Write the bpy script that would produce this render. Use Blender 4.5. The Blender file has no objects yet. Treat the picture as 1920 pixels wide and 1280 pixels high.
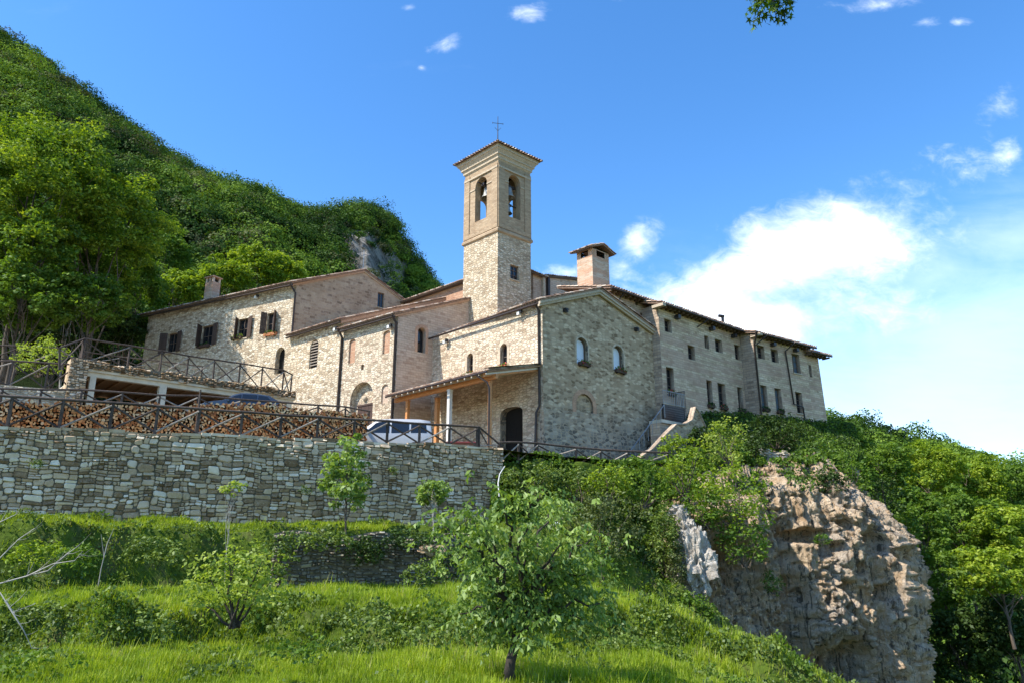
import bpy, bmesh, math, random
import numpy as np
from mathutils import Vector, Matrix, noise
from mathutils.geometry import tessellate_polygon
R = math.radians
SC = bpy.context.scene
COL = SC.collection
random.seed(7)
RNG = np.random.default_rng(11)

# ------------------------------------------------------------------ camera
FPX = 1387.0
PITCH = math.atan(400 / FPX)
cam_d = bpy.data.cameras.new("camera")
cam_d.sensor_width = 36
cam_d.lens = FPX / 1920 * 36
cam_d.clip_start = 0.1
cam_d.clip_end = 4000
cam = bpy.data.objects.new("camera", cam_d)
COL.objects.link(cam)
cam.location = (0, 0, 0)
cam.rotation_euler = (math.pi / 2 + PITCH, 0, 0)
SC.camera = cam

# ------------------------------------------------------------------ sun, sky, exposure
SUN_EL = R(50)
SDIR = Vector((-0.899 * math.cos(SUN_EL), -0.438 * math.cos(SUN_EL), math.sin(SUN_EL)))
sd = bpy.data.lights.new("sun", 'SUN')
sd.energy = 3.6
sd.angle = R(0.5)
sd.color = (1.0, 0.95, 0.86)
sun = bpy.data.objects.new("sun", sd)
COL.objects.link(sun)
sun.rotation_euler = SDIR.to_track_quat('Z', 'Y').to_euler()
SC.view_settings.view_transform = 'Standard'
SC.view_settings.look = 'None'
SC.view_settings.gamma = 1
SC.view_settings.exposure = 1.1

world = bpy.data.worlds.new("World")
SC.world = world
world.use_nodes = True
wt = world.node_tree
wt.nodes.clear()


def wn(t, **kw):
    n = wt.nodes.new(t)
    for k, v in kw.items():
        setattr(n, k, v)
    return n


def ray(px, py):
    xc = (px - 960) / FPX
    yc = (640 - py) / FPX
    Y = math.cos(PITCH) - yc * math.sin(PITCH)
    Z = math.sin(PITCH) + yc * math.cos(PITCH)
    return xc / Y, Z / Y


sky = wn('ShaderNodeTexSky', sky_type='NISHITA', sun_disc=False)
sky.sun_elevation = SUN_EL
sky.sun_rotation = math.atan2(SDIR.x, SDIR.y)
sky.air_density = 1.0
sky.dust_density = 0.25
sky.ozone_density = 3.0
tc = wn('ShaderNodeTexCoord')
sep = wn('ShaderNodeSeparateXYZ')
wt.links.new(tc.outputs['Generated'], sep.inputs[0])
ym = wn('ShaderNodeMath', operation='MAXIMUM')
wt.links.new(sep.outputs['Y'], ym.inputs[0])
ym.inputs[1].default_value = 0.02
dx = wn('ShaderNodeMath', operation='DIVIDE')
wt.links.new(sep.outputs['X'], dx.inputs[0])
wt.links.new(ym.outputs[0], dx.inputs[1])
dz = wn('ShaderNodeMath', operation='DIVIDE')
wt.links.new(sep.outputs['Z'], dz.inputs[0])
wt.links.new(ym.outputs[0], dz.inputs[1])
cmb = wn('ShaderNodeCombineXYZ')
wt.links.new(dx.outputs[0], cmb.inputs[0])
wt.links.new(dz.outputs[0], cmb.inputs[1])


def blobs(lst):
    """soft union of ellipses on the sky: (px, py, rx, ry, angle, strength)"""
    prev = None
    for (px, py, rx, ry, ang, st) in lst:
        a, e = ray(px, py)
        m = wn('ShaderNodeMapping', vector_type='TEXTURE')
        m.inputs['Location'].default_value = (a, e, 0)
        m.inputs['Rotation'].default_value = (0, 0, R(ang))
        m.inputs['Scale'].default_value = (rx * 1.42 / 1387, ry * 1.42 / 1387, 1)
        wt.links.new(cmb.outputs[0], m.inputs['Vector'])
        ln = wn('ShaderNodeVectorMath', operation='LENGTH')
        wt.links.new(m.outputs[0], ln.inputs[0])
        mr = wn('ShaderNodeMapRange')
        mr.inputs['From Min'].default_value = 0
        mr.inputs['From Max'].default_value = 1.6
        mr.inputs['To Min'].default_value = st * 1.12
        mr.inputs['To Max'].default_value = 0
        wt.links.new(ln.outputs['Value'], mr.inputs['Value'])
        if prev is None:
            prev = mr.outputs[0]
        else:
            mx = wn('ShaderNodeMath', operation='MAXIMUM')
            wt.links.new(prev, mx.inputs[0])
            wt.links.new(mr.outputs[0], mx.inputs[1])
            prev = mx.outputs[0]
    return prev


def cloud_layer(mask, scale, lo, hi, stretch=(1, 1, 1), dist=0.6, amp=0.9, ang=0, fine=5.0):
    mp = wn('ShaderNodeMapping')
    mp.inputs['Scale'].default_value = stretch
    mp.inputs['Rotation'].default_value = (0, 0, R(ang))
    wt.links.new(cmb.outputs[0], mp.inputs['Vector'])
    nz = wn('ShaderNodeTexNoise')
    nz.inputs['Scale'].default_value = scale
    nz.inputs['Detail'].default_value = 12
    nz.inputs['Roughness'].default_value = 0.62
    nz.inputs['Distortion'].default_value = dist
    wt.links.new(mp.outputs[0], nz.inputs['Vector'])
    nf = wn('ShaderNodeTexNoise')
    nf.inputs['Scale'].default_value = scale * fine
    nf.inputs['Detail'].default_value = 8
    nf.inputs['Roughness'].default_value = 0.65
    nf.inputs['Distortion'].default_value = 0.8
    wt.links.new(mp.outputs[0], nf.inputs['Vector'])
    ma = wn('ShaderNodeMath', operation='MULTIPLY_ADD')
    wt.links.new(nf.outputs['Fac'], ma.inputs[0])
    ma.inputs[1].default_value = 0.42
    wt.links.new(nz.outputs['Fac'], ma.inputs[2])
    s = wn('ShaderNodeMath', operation='SUBTRACT')
    wt.links.new(ma.outputs[0], s.inputs[0])
    s.inputs[1].default_value = 0.71
    k = wn('ShaderNodeMath', operation='MULTIPLY_ADD')
    wt.links.new(s.outputs[0], k.inputs[0])
    k.inputs[1].default_value = amp
    wt.links.new(mask, k.inputs[2])
    mr = wn('ShaderNodeMapRange', interpolation_type='SMOOTHSTEP')
    mr.inputs['From Min'].default_value = lo
    mr.inputs['From Max'].default_value = hi
    wt.links.new(k.outputs[0], mr.inputs['Value'])
    return mr.outputs[0], nz.outputs['Fac']


dense = blobs([(1500, 490, 290, 90, 24, 1.1), (1330, 560, 190, 70, 18, 1.05), (1640, 425, 150, 60, 38, 0.95),
               (1420, 590, 230, 60, 5, 1.0), (1195, 462, 30, 58, -25, 0.78), (1170, 500, 40, 30, 0, 0.7), (1060, 510, 45, 16, 0, .6),
               (1560, 370, 28, 20, 30, 0.62), (1690, 345, 45, 18, 40, 0.62), (1890, 290, 26, 50, -30, 0.7),
               (1880, 190, 70, 40, 50, 0.72), (1855, 235, 40, 26, 40, 0.66), (832, 82, 34, 22, 20, 0.68), (766, 14, 24, 14, 10, 0.66),
               (985, 22, 50, 20, 10, 0.72), (1650, 10, 100, 26, 12, 0.72), (1735, 42, 40, 18, 10, 0.7), (1797, 42, 26, 14, 10, 0.68), (1560, 12, 50, 14, 5, 0.6),
               (1160, 2, 30, 10, 0, 0.6), (790, 128, 14, 8, 0, 0.5), (1345, 430, 14, 26, 0, 0.5), (1812, 325, 18, 8, 0, 0.5)])
veil = blobs([(1830, 640, 430, 170, 12, 1.0), (1700, 760, 520, 140, 10, 1.0), (1900, 450, 160, 90, 20, 0.8), (1480, 660, 330, 90, 0, 0.75),
              (1750, 520, 200, 70, 10, .7)])
c1, cn1 = cloud_layer(dense, 5.0, 0.36, 1.25, (1, 1.45, 1), 0.3, 1.7, -20)
c2, cn2 = cloud_layer(veil, 2.6, 0.10, 1.25, (1, 3.0, 1), 0.6, 1.0, -12, 2.5)
huesat = wn('ShaderNodeHueSaturation')
huesat.inputs['Hue'].default_value = 0.502
huesat.inputs['Saturation'].default_value = 1.26
huesat.inputs['Value'].default_value = 0.97
wt.links.new(sky.outputs[0], huesat.inputs['Color'])
m2 = wn('ShaderNodeMix', data_type='RGBA')
m2f = wn('ShaderNodeMath', operation='MULTIPLY')
m2f.inputs[1].default_value = 0.50
wt.links.new(c2, m2f.inputs[0])
wt.links.new(m2f.outputs[0], m2.inputs['Factor'])
wt.links.new(huesat.outputs[0], m2.inputs[6])
m2.inputs[7].default_value = (4.1, 4.8, 5.7, 1)
m1 = wn('ShaderNodeMix', data_type='RGBA')
m1f = wn('ShaderNodeMath', operation='MULTIPLY')
m1f.inputs[1].default_value = 0.86
wt.links.new(c1, m1f.inputs[0])
wt.links.new(m1f.outputs[0], m1.inputs['Factor'])
wt.links.new(m2.outputs[2], m1.inputs[6])
shade = wn('ShaderNodeMix', data_type='RGBA')
shm = wn('ShaderNodeMapRange')
shm.inputs['From Min'].default_value = 0.36
shm.inputs['From Max'].default_value = 0.66
wt.links.new(cn1, shm.inputs['Value'])
wt.links.new(shm.outputs[0], shade.inputs['Factor'])
shade.inputs[6].default_value = (3.7, 4.3, 5.1, 1)
shade.inputs[7].default_value = (6.2, 6.4, 6.7, 1)
wt.links.new(shade.outputs[2], m1.inputs[7])
bg = wn('ShaderNodeBackground')
bg.inputs['Strength'].default_value = 0.15
wt.links.new(m1.outputs[2], bg.inputs['Color'])
wo = wn('ShaderNodeOutputWorld')
wt.links.new(bg.outputs[0], wo.inputs['Surface'])


# ------------------------------------------------------------------ measuring helpers
def at(px, py, Y):
    a, e = ray(px, py)
    return Vector((a * Y, Y, e * Y))


def vpd(x):
    v = Vector(((x - 960) / FPX / (math.cos(PITCH) + 0.2884 * math.sin(PITCH)), 1.0))
    return v.normalized()


def hit(P, vx, px, py):
    d = vpd(vx) if not isinstance(vx, Vector) else vx
    a, _ = ray(px, py)
    t = (a * P[1] - P[0]) / (d.x - a * d.y)
    return Vector((P[0] + t * d.x, P[1] + t * d.y))


def v3(p, z):
    return Vector((p[0], p[1], z))


# ------------------------------------------------------------------ materials
MATS = {}


class NT:
    def __init__(s, name):
        s.m = bpy.data.materials.new(name)
        s.m.use_nodes = True
        s.t = s.m.node_tree
        s.t.nodes.clear()
        s.out = s.t.nodes.new('ShaderNodeOutputMaterial')

    def n(s, t, ins=None, **kw):
        x = s.t.nodes.new(t)
        for k, v in kw.items():
            setattr(x, k, v)
        for k, v in (ins or {}).items():
            if isinstance(v, bpy.types.NodeSocket):
                s.t.links.new(v, x.inputs[k])
            else:
                x.inputs[k].default_value = v
        return x

    def math(s, op, a, b=0.0, c=None):
        x = s.n('ShaderNodeMath', {0: a, 1: b}, operation=op)
        if c is not None:
            if isinstance(c, bpy.types.NodeSocket):
                s.t.links.new(c, x.inputs[2])
            else:
                x.inputs[2].default_value = c
        return x.outputs[0]

    def mix(s, f, a, b, bt='MIX'):
        x = s.n('ShaderNodeMix', {0: f, 6: a, 7: b}, data_type='RGBA', blend_type=bt)
        return x.outputs[2]

    def ramp(s, f, stops, interp='LINEAR'):
        x = s.n('ShaderNodeValToRGB', {0: f})
        cr = x.color_ramp
        cr.interpolation = interp
        while len(cr.elements) > 1:
            cr.elements.remove(cr.elements[-1])
        cr.elements[0].position = stops[0][0]
        cr.elements[0].color = (*stops[0][1], 1)
        for p, c in stops[1:]:
            e = cr.elements.new(p)
            e.color = (*c, 1)
        return x.outputs[0]

    def noise(s, vec, scale, detail=4, rough=0.55, dist=0.0):
        return s.n('ShaderNodeTexNoise', {'Vector': vec, 'Scale': scale, 'Detail': detail, 'Roughness': rough, 'Distortion': dist})

    def mapr(s, v, a, b, c=0.0, d=1.0):
        return s.n('ShaderNodeMapRange', {'Value': v, 1: a, 2: b, 3: c, 4: d}).outputs[0]

    def obj(s):
        return s.n('ShaderNodeTexCoord').outputs['Object']

    def uv(s):
        return s.n('ShaderNodeTexCoord').outputs['UV']

    def rnd(s):
        return s.n('ShaderNodeAttribute', attribute_name='rnd').outputs['Fac']

    def mapping(s, v, scale=(1, 1, 1), rot=(0, 0, 0), loc=(0, 0, 0)):
        return s.n('ShaderNodeMapping', {'Vector': v, 'Scale': scale, 'Rotation': rot, 'Location': loc}).outputs[0]

    def bump(s, h, strength=0.5, dist=0.03, normal=None):
        x = s.n('ShaderNodeBump', {'Height': h, 'Strength': strength, 'Distance': dist})
        if normal is not None:
            s.t.links.new(normal, x.inputs['Normal'])
        return x.outputs[0]

    def done(s, color, rough=0.85, normal=None, metal=0.0, spec=0.3, alias=None):
        b = s.n('ShaderNodeBsdfPrincipled', {'Base Color': color, 'Roughness': rough, 'Metallic': metal, 'Specular IOR Level': spec})
        if normal is not None:
            s.t.links.new(normal, b.inputs['Normal'])
        s.t.links.new(b.outputs[0], s.out.inputs[0])
        MATS[s.m.name] = s.m
        return s.m


def c4(c):
    return (*c, 1)


def masonry(name, cols, mortar, sx=2.6, sy=5.2, joint=0.05, brick=False, low=None, stain=0.5, bands=None, bump=0.6, dist=0.09):
    """rubble or coursed stone on uv coordinates in metres"""
    m = NT(name)
    uv = m.uv()
    nz = m.noise(uv, 2.2, 4)
    wob = m.n('ShaderNodeVectorMath', {0: nz.outputs['Color'], 1: (0.5, 0.5, 0.5)}, operation='SUBTRACT').outputs[0]
    wob = m.n('ShaderNodeVectorMath', {0: wob, 3: dist * 2.2}, operation='SCALE').outputs[0]
    w = m.n('ShaderNodeVectorMath', {0: uv, 1: wob}, operation='ADD').outputs[0]
    fine = m.noise(uv, 14, 5, 0.65)
    big = m.noise(uv, 0.55, 4, 0.6)
    mid = m.noise(uv, 2.0, 4, 0.6, 0.4)
    if brick:
        b = m.n('ShaderNodeTexBrick', {'Vector': w, 'Color1': (0, 0, 0, 1), 'Color2': (1, 1, 1, 1), 'Mortar': (0.5, 0.5, 0.5, 1),
                                       'Scale': 1.0, 'Mortar Size': joint * 0.22, 'Mortar Smooth': 0.4, 'Bias': 0.0,
                                       'Brick Width': 1 / sx, 'Row Height': 1 / sy})
        b.offset = 0.5
        cell = m.n('ShaderNodeSeparateColor', {0: b.outputs['Color']}).outputs[0]
        edge = m.math('SUBTRACT', 1.0, b.outputs['Fac'])
        # further split by random dark/pale stones
        wv = m.n('ShaderNodeTexWhiteNoise', {'Vector': m.n('ShaderNodeVectorMath', {0: m.mapping(w, (sx * 0.5, sy, 1))}, operation='FLOOR').outputs[0]}).outputs['Value']
        cell = m.math('MULTIPLY_ADD', cell, 0.5, m.math('MULTIPLY', wv, 0.5))
    else:
        mp = m.mapping(w, (sx, sy, 1))
        v1 = m.n('ShaderNodeTexVoronoi', {'Vector': mp, 'Scale': 1.0, 'Randomness': 0.85}, voronoi_dimensions='2D', distance='CHEBYCHEV')
        v2 = m.n('ShaderNodeTexVoronoi', {'Vector': mp, 'Scale': 1.0, 'Randomness': 0.85}, voronoi_dimensions='2D', feature='DISTANCE_TO_EDGE')
        cell = m.n('ShaderNodeSeparateColor', {0: v1.outputs['Color']}).outputs[0]
        edge = m.mapr(v2.outputs['Distance'], joint * 0.5, joint * 2.2)
    col = m.ramp(m.math('MULTIPLY_ADD', m.math('SUBTRACT', fine.outputs['Fac'], 0.5), 0.5, cell), cols)
    if low:  # darker stone in the lower courses, ragged upper limit
        zz = m.n('ShaderNodeSeparateXYZ', {0: uv}).outputs[1]
        f = m.mapr(m.math('MULTIPLY_ADD', m.math('SUBTRACT', mid.outputs['Fac'], 0.5), 5.0, zz), low[0], low[1], 1.0, 0.0)
        col = m.mix(f, col, m.ramp(cell, low[2]))
    if bands:
        zz = m.n('ShaderNodeCombineXYZ', {1: m.n('ShaderNodeSeparateXYZ', {0: uv}).outputs[1], 0: m.math('MULTIPLY', m.n('ShaderNodeSeparateXYZ', {0: uv}).outputs[0], 0.06)}).outputs[0]
        bn = m.noise(zz, 1.7, 2, 0.7)
        f = m.mapr(bn.outputs['Fac'], 0.46, 0.54)
        col = m.mix(m.math('MULTIPLY', f, 0.9), col, m.mix(cell, c4(bands[0]), c4(bands[1])))
    col = m.mix(edge, c4(mortar), col)
    st = m.mapr(big.outputs['Fac'], 0.42, 0.68)
    col = m.mix(m.math('MULTIPLY', st, stain), col, m.mix(1.0, col, (0.66, 0.6, 0.55, 1), 'MULTIPLY'))
    col = m.mix(m.mapr(mid.outputs['Fac'], 0.5, 0.75, 0, 0.35), col, m.mix(1.0, col, (1.16, 1.05, 0.92, 1), 'MULTIPLY'))
    h = m.math('ADD', m.math('MULTIPLY', edge, 0.8), m.math('MULTIPLY', fine.outputs['Fac'], 0.55))
    h = m.math('ADD', h, m.math('MULTIPLY', cell, 0.5))
    return m.done(col, 0.9, m.bump(h, bump, 0.05), spec=0.15)


cream = [(0, (0.27, 0.20, 0.13)), (0.25, (0.52, 0.41, 0.28)), (0.55, (0.66, 0.56, 0.41)), (0.85, (0.76, 0.68, 0.53)), (1, (0.56, 0.44, 0.31))]
darkst = [(0, (0.10, 0.09, 0.075)), (0.35, (0.18, 0.16, 0.13)), (0.7, (0.29, 0.255, 0.20)), (1, (0.42, 0.36, 0.27))]
masonry('stone_house_wall', cream, (0.44, 0.36, 0.26), 2.8, 6.0, 0.07, bump=0.9)
masonry('stone_gable_left', [(0, (0.22, 0.155, 0.105)), (0.35, (0.42, 0.305, 0.205)), (0.7, (0.52, 0.40, 0.275)), (1, (0.28, 0.205, 0.15))], (0.52, 0.40, 0.30), 2.2, 4.6, 0.07, brick=True)
masonry('stone_chapel', [(0, (0.34, 0.25, 0.17)), (0.3, (0.60, 0.49, 0.35)), (0.7, (0.74, 0.64, 0.48)), (1, (0.60, 0.45, 0.33))], (0.46, 0.37, 0.27), 3.0, 6.5, 0.06, dist=0.06, bump=0.9)
masonry('stone_pink', [(0, (0.40, 0.27, 0.19)), (0.35, (0.56, 0.42, 0.31)), (0.7, (0.64, 0.50, 0.375)), (1, (0.48, 0.34, 0.25))], (0.40, 0.30, 0.22), 2.4, 6.0, 0.05, brick=True, dist=0.03)
masonry('stone_gable', [(0, (0.25, 0.17, 0.10)), (0.3, (0.45, 0.325, 0.205)), (0.7, (0.58, 0.435, 0.285)), (1, (0.72, 0.57, 0.39))], (0.47, 0.36, 0.235), 2.9, 6.2, 0.06,
        low=(6.2, 9.6, darkst), bump=0.7)
masonry('stone_buttress', darkst, (0.36, 0.34, 0.30), 2.2, 4.0, 0.09)
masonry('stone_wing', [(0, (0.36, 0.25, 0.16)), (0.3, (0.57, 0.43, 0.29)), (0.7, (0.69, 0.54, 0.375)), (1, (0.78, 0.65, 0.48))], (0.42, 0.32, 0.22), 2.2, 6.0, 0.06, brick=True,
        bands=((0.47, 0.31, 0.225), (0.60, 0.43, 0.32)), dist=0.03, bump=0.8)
masonry('stone_wing_return', [(0, (0.22, 0.165, 0.12)), (0.5, (0.42, 0.32, 0.23)), (1, (0.54, 0.43, 0.32))], (0.24, 0.2, 0.17), 2.0, 5.2, 0.08, brick=True, dist=0.02)  # darker copy of the wing stone; shade of the returns is in its colour
masonry('stone_tower', [(0, (0.36, 0.27, 0.18)), (0.3, (0.55, 0.44, 0.30)), (0.7, (0.65, 0.54, 0.39)), (1, (0.72, 0.62, 0.47))], (0.44, 0.36, 0.25), 3.0, 6.0, 0.07, bump=1.0)
masonry('brick_belfry', [(0, (0.30, 0.20, 0.125)), (0.5, (0.42, 0.30, 0.19)), (1, (0.53, 0.40, 0.265))], (0.36, 0.28, 0.19), 3.4, 10.0, 0.07, brick=True, dist=0.01, bump=0.3)
masonry('brick_red', [(0, (0.34, 0.15, 0.09)), (0.5, (0.47, 0.24, 0.14)), (1, (0.58, 0.36, 0.23))], (0.50, 0.40, 0.30), 4.2, 13.0, 0.05, brick=True, dist=0.01, bump=0.3)
masonry('brick_chimney', [(0, (0.42, 0.24, 0.15)), (0.5, (0.55, 0.40, 0.29)), (1, (0.64, 0.53, 0.41))], (0.56, 0.48, 0.38), 3.4, 11.0, 0.05, brick=True, dist=0.01, bump=0.4,
        bands=((0.48, 0.24, 0.14), (0.54, 0.32, 0.20)))
masonry('old_wall_stone', [(0, (0.20, 0.18, 0.14)), (0.5, (0.34, 0.30, 0.23)), (1, (0.48, 0.44, 0.34))], (0.07, 0.06, 0.05), 3.0, 6.0, 0.09)


def simple(name, col, rough=0.7, metal=0.0, var=0.25, scale=6, bump=0.15, spec=0.3, stretch=(1, 1, 1)):
    m = NT(name)
    o = m.mapping(m.obj(), stretch)
    n = m.noise(o, scale, 5, 0.6)
    f = m.mapr(n.outputs['Fac'], 0.3, 0.7)
    lo = tuple(c * (1 - var) for c in col)
    hi = tuple(min(1, c * (1 + var)) for c in col)
    r = m.rnd()
    f2 = m.math('MULTIPLY_ADD', m.math('SUBTRACT', r, 0.5), 0.7, f)
    return m.done(m.mix(f2, c4(lo), c4(hi)), rough, m.bump(n.outputs['Fac'], bump, 0.02), metal, spec)


def tile_mat():
    m = NT('roof_tile')
    r = m.rnd()
    n = m.noise(m.obj(), 5, 5, 0.65)
    f = m.math('MULTIPLY_ADD', m.math('SUBTRACT', n.outputs['Fac'], 0.5), 0.9, r)
    col = m.ramp(f, [(0, (0.10, 0.075, 0.06)), (0.25, (0.28, 0.18, 0.13)), (0.5, (0.45, 0.30, 0.21)), (0.75, (0.58, 0.46, 0.35)), (1, (0.66, 0.58, 0.48))])
    return m.done(col, 0.9, m.bump(n.outputs['Fac'], 0.3, 0.02), spec=0.1)


tile_mat()
simple('mortar_trim', (0.47, 0.375, 0.265), 0.85, var=0.3, scale=9)
simple('brick_trim', (0.50, 0.30, 0.19), 0.85, scale=12)
simple('terracotta', (0.50, 0.19, 0.09), 0.7)
simple('soffit_wood', (0.13, 0.085, 0.055), 0.8, scale=10)
simple('porch_wood', (0.55, 0.24, 0.085), 0.55, scale=4, stretch=(1, 1, 8))
simple('porch_white', (0.66, 0.61, 0.54), 0.6, var=0.1)
simple('shutter_wood', (0.075, 0.048, 0.036), 0.7, scale=8, stretch=(6, 6, 1))
simple('window_frame', (0.13, 0.09, 0.065), 0.6)
simple('pane_blue', (0.10, 0.13, 0.16), 0.15, var=0.1, bump=0.0, spec=0.6)
simple('fence_wood', (0.08, 0.058, 0.045), 0.8, var=0.45, scale=9, bump=0.5)
simple('fence_pale', (0.30, 0.25, 0.20), 0.8, var=0.35, scale=9, bump=0.5)
simple('pipe_dark', (0.055, 0.04, 0.035), 0.4, metal=0.3)
simple('metal_dark', (0.06, 0.055, 0.055), 0.45, metal=0.6)
simple('metal_grey', (0.30, 0.31, 0.32), 0.4, metal=0.7)
simple('pipe_white', (0.55, 0.54, 0.50), 0.6, var=0.25)
simple('white_plastic', (0.7, 0.7, 0.68), 0.4, var=0.08)
simple('bronze', (0.34, 0.33, 0.29), 0.42, metal=0.5)
simple('concrete', (0.60, 0.54, 0.42), 0.85, var=0.15, scale=2)
simple('garage_ceiling', (0.34, 0.19, 0.09), 0.8, scale=3, stretch=(8, 1, 1))
simple('interior_dark', (0.012, 0.010, 0.008), 0.95)
simple('door_wood', (0.075, 0.045, 0.035), 0.7, scale=5, stretch=(8, 8, 1))
simple('pane_pale', (0.70, 0.73, 0.78), 0.35, var=0.06, spec=0.6)  # even pale blue-white for the panes of the gable windows
simple('car_silver', (0.50, 0.49, 0.475), 0.42, metal=0.35, var=0.03, bump=0.0, spec=0.5)
simple('car_dark', (0.045, 0.06, 0.085), 0.22, metal=0.3, var=0.03, bump=0.0, spec=0.5)
simple('rubber', (0.02, 0.02, 0.02), 0.8)
simple('lamp_red', (0.45, 0.03, 0.02), 0.3)
simple('bark', (0.115, 0.088, 0.065), 0.9, var=0.5, scale=7, bump=0.8, stretch=(1, 1, 0.25))
simple('bark_pale', (0.36, 0.33, 0.29), 0.9, var=0.3, scale=7, bump=0.5, stretch=(1, 1, 0.25))
simple('bark_dark', (0.045, 0.036, 0.028), 0.9, var=0.4, scale=7, bump=0.8)
simple('dry_leaf', (0.40, 0.30, 0.15), 0.9)
simple('sign_white', (0.8, 0.78, 0.74), 0.5, var=0.05)
simple('maroon', (0.25, 0.05, 0.05), 0.6)
simple('flower_red', (0.42, 0.06, 0.05), 0.7, var=0.5)
simple('pole_pale', (0.50, 0.50, 0.47), 0.7, var=0.15)


def glass():
    m = NT('window_glass')
    n = m.noise(m.obj(), 1.3, 2)
    m.done((0.012, 0.014, 0.018, 1), 0.08, m.bump(n.outputs['Fac'], 0.05, 0.02), spec=0.6)


glass()


def stone_rnd(name, cols, sat=1.0, bump=0.6):
    m = NT(name)
    o = m.obj()
    n = m.noise(o, 5.0, 6, 0.65)
    n2 = m.noise(o, 1.1, 3, 0.6)
    f = m.math('MULTIPLY_ADD', m.math('SUBTRACT', n.outputs['Fac'], 0.5), 0.55, m.rnd())
    col = m.ramp(f, cols)
    col = m.mix(m.mapr(n2.outputs['Fac'], 0.52, 0.7, 0, 0.5), col, m.mix(1.0, col, (0.74, 0.72, 0.56, 1), 'MULTIPLY'))
    big = m.noise(m.mapping(o, (1, 1, 0.45)), 0.45, 5, 0.65, 0.4)
    col = m.mix(m.mapr(big.outputs['Fac'], 0.46, 0.66, 0, 0.75), col, m.mix(1.0, col, (0.55, 0.52, 0.47, 1), 'MULTIPLY'))
    lich = m.noise(o, 24, 3, 0.6)
    col = m.mix(m.mapr(lich.outputs['Fac'], 0.58, 0.7, 0, 0.45), col, (0.62, 0.60, 0.52, 1))
    m.done(col, 0.92, m.bump(n.outputs['Fac'], bump, 0.04), spec=0.12)


stone_rnd('rubble_stone', [(0, (0.20, 0.125, 0.065)), (0.22, (0.40, 0.275, 0.165)), (0.5, (0.57, 0.415, 0.265)), (0.75, (0.68, 0.52, 0.36)), (1, (0.82, 0.68, 0.51))])
stone_rnd('rubble_dark', [(0, (0.10, 0.09, 0.065)), (0.5, (0.23, 0.20, 0.145)), (1, (0.38, 0.34, 0.25))])
stone_rnd('rubble_pale', [(0, (0.28, 0.245, 0.18)), (0.5, (0.47, 0.41, 0.31)), (1, (0.62, 0.56, 0.44))])
simple('mortar_dark', (0.15, 0.13, 0.09), 0.95)


def wood_end():
    m = NT('log_end')
    n = m.noise(m.obj(), 14, 4, 0.6)
    f = m.math('MULTIPLY_ADD', m.math('SUBTRACT', n.outputs['Fac'], 0.5), 0.5, m.rnd())
    col = m.ramp(f, [(0, (0.26, 0.09, 0.035)), (0.25, (0.60, 0.21, 0.07)), (0.55, (0.80, 0.34, 0.12)), (0.85, (0.84, 0.46, 0.20)), (1, (0.88, 0.62, 0.36))])
    m.done(col, 0.85, m.bump(n.outputs['Fac'], 0.4, 0.02), spec=0.1)


wood_end()
simple('log_bark', (0.17, 0.10, 0.065), 0.9, var=0.5, scale=16)


def log_single():
    m = NT('log_end_varied')
    r = m.n('ShaderNodeObjectInfo').outputs['Random']
    n = m.noise(m.obj(), 14, 4, 0.6)
    f = m.math('MULTIPLY_ADD', m.math('SUBTRACT', n.outputs['Fac'], 0.5), 0.5, r)
    col = m.ramp(f, [(0, (0.26, 0.09, 0.035)), (0.25, (0.60, 0.21, 0.07)), (0.55, (0.80, 0.34, 0.12)), (0.85, (0.84, 0.46, 0.20)), (1, (0.88, 0.62, 0.36))])
    m.done(col, 0.85, m.bump(n.outputs['Fac'], 0.4, 0.02), spec=0.1)


log_single()


def leaf_mat(name, dark, mid, light, trans=0.35, gloss=0.06, scale=0.6):
    m = NT(name)
    n = m.noise(m.obj(), scale, 3, 0.6)
    f = m.math('MULTIPLY_ADD', m.math('SUBTRACT', n.outputs['Fac'], 0.5), 1.1, m.rnd())
    col = m.ramp(f, [(0.0, dark), (0.5, mid), (1.0, light)])
    tcol = m.mix(1.0, col, (1.35, 1.35, 0.55, 1), 'MULTIPLY')
    gloss = gloss * 0.35
    d = m.n('ShaderNodeBsdfDiffuse', {'Color': col})
    t = m.n('ShaderNodeBsdfTranslucent', {'Color': tcol})
    g = m.n('ShaderNodeBsdfGlossy', {'Color': (0.8, 0.85, 0.8, 1), 'Roughness': 0.55})
    a = m.n('ShaderNodeMixShader', {0: trans, 1: d.outputs[0], 2: t.outputs[0]})
    b = m.n('ShaderNodeMixShader', {0: gloss, 1: a.outputs[0], 2: g.outputs[0]})
    m.t.links.new(b.outputs[0], m.out.inputs[0])
    MATS[name] = m.m


leaf_mat('leaf_bright', (0.08, 0.145, 0.010), (0.19, 0.28, 0.018), (0.34, 0.41, 0.035), 0.40)
leaf_mat('leaf_mid', (0.045, 0.095, 0.010), (0.10, 0.18, 0.018), (0.17, 0.26, 0.03), 0.38)
leaf_mat('leaf_dark', (0.016, 0.035, 0.007), (0.035, 0.068, 0.012), (0.07, 0.115, 0.02), 0.25)  # darkest greens; shaded trees and bushes have their shade in this colour
leaf_mat('leaf_hill', (0.016, 0.040, 0.008), (0.055, 0.11, 0.016), (0.17, 0.26, 0.03), 0.25, 0.03, scale=0.045)
leaf_mat('leaf_hill_sparse', (0.06, 0.06, 0.03), (0.085, 0.095, 0.04), (0.12, 0.14, 0.05), 0.25, 0.03, scale=0.1)
leaf_mat('leaf_walnut', (0.08, 0.145, 0.024), (0.17, 0.26, 0.045), (0.30, 0.40, 0.08), 0.38, 0.10, scale=1.2)
leaf_mat('leaf_yellow', (0.16, 0.24, 0.03), (0.26, 0.34, 0.05), (0.38, 0.44, 0.09), 0.45, scale=1.2)
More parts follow.
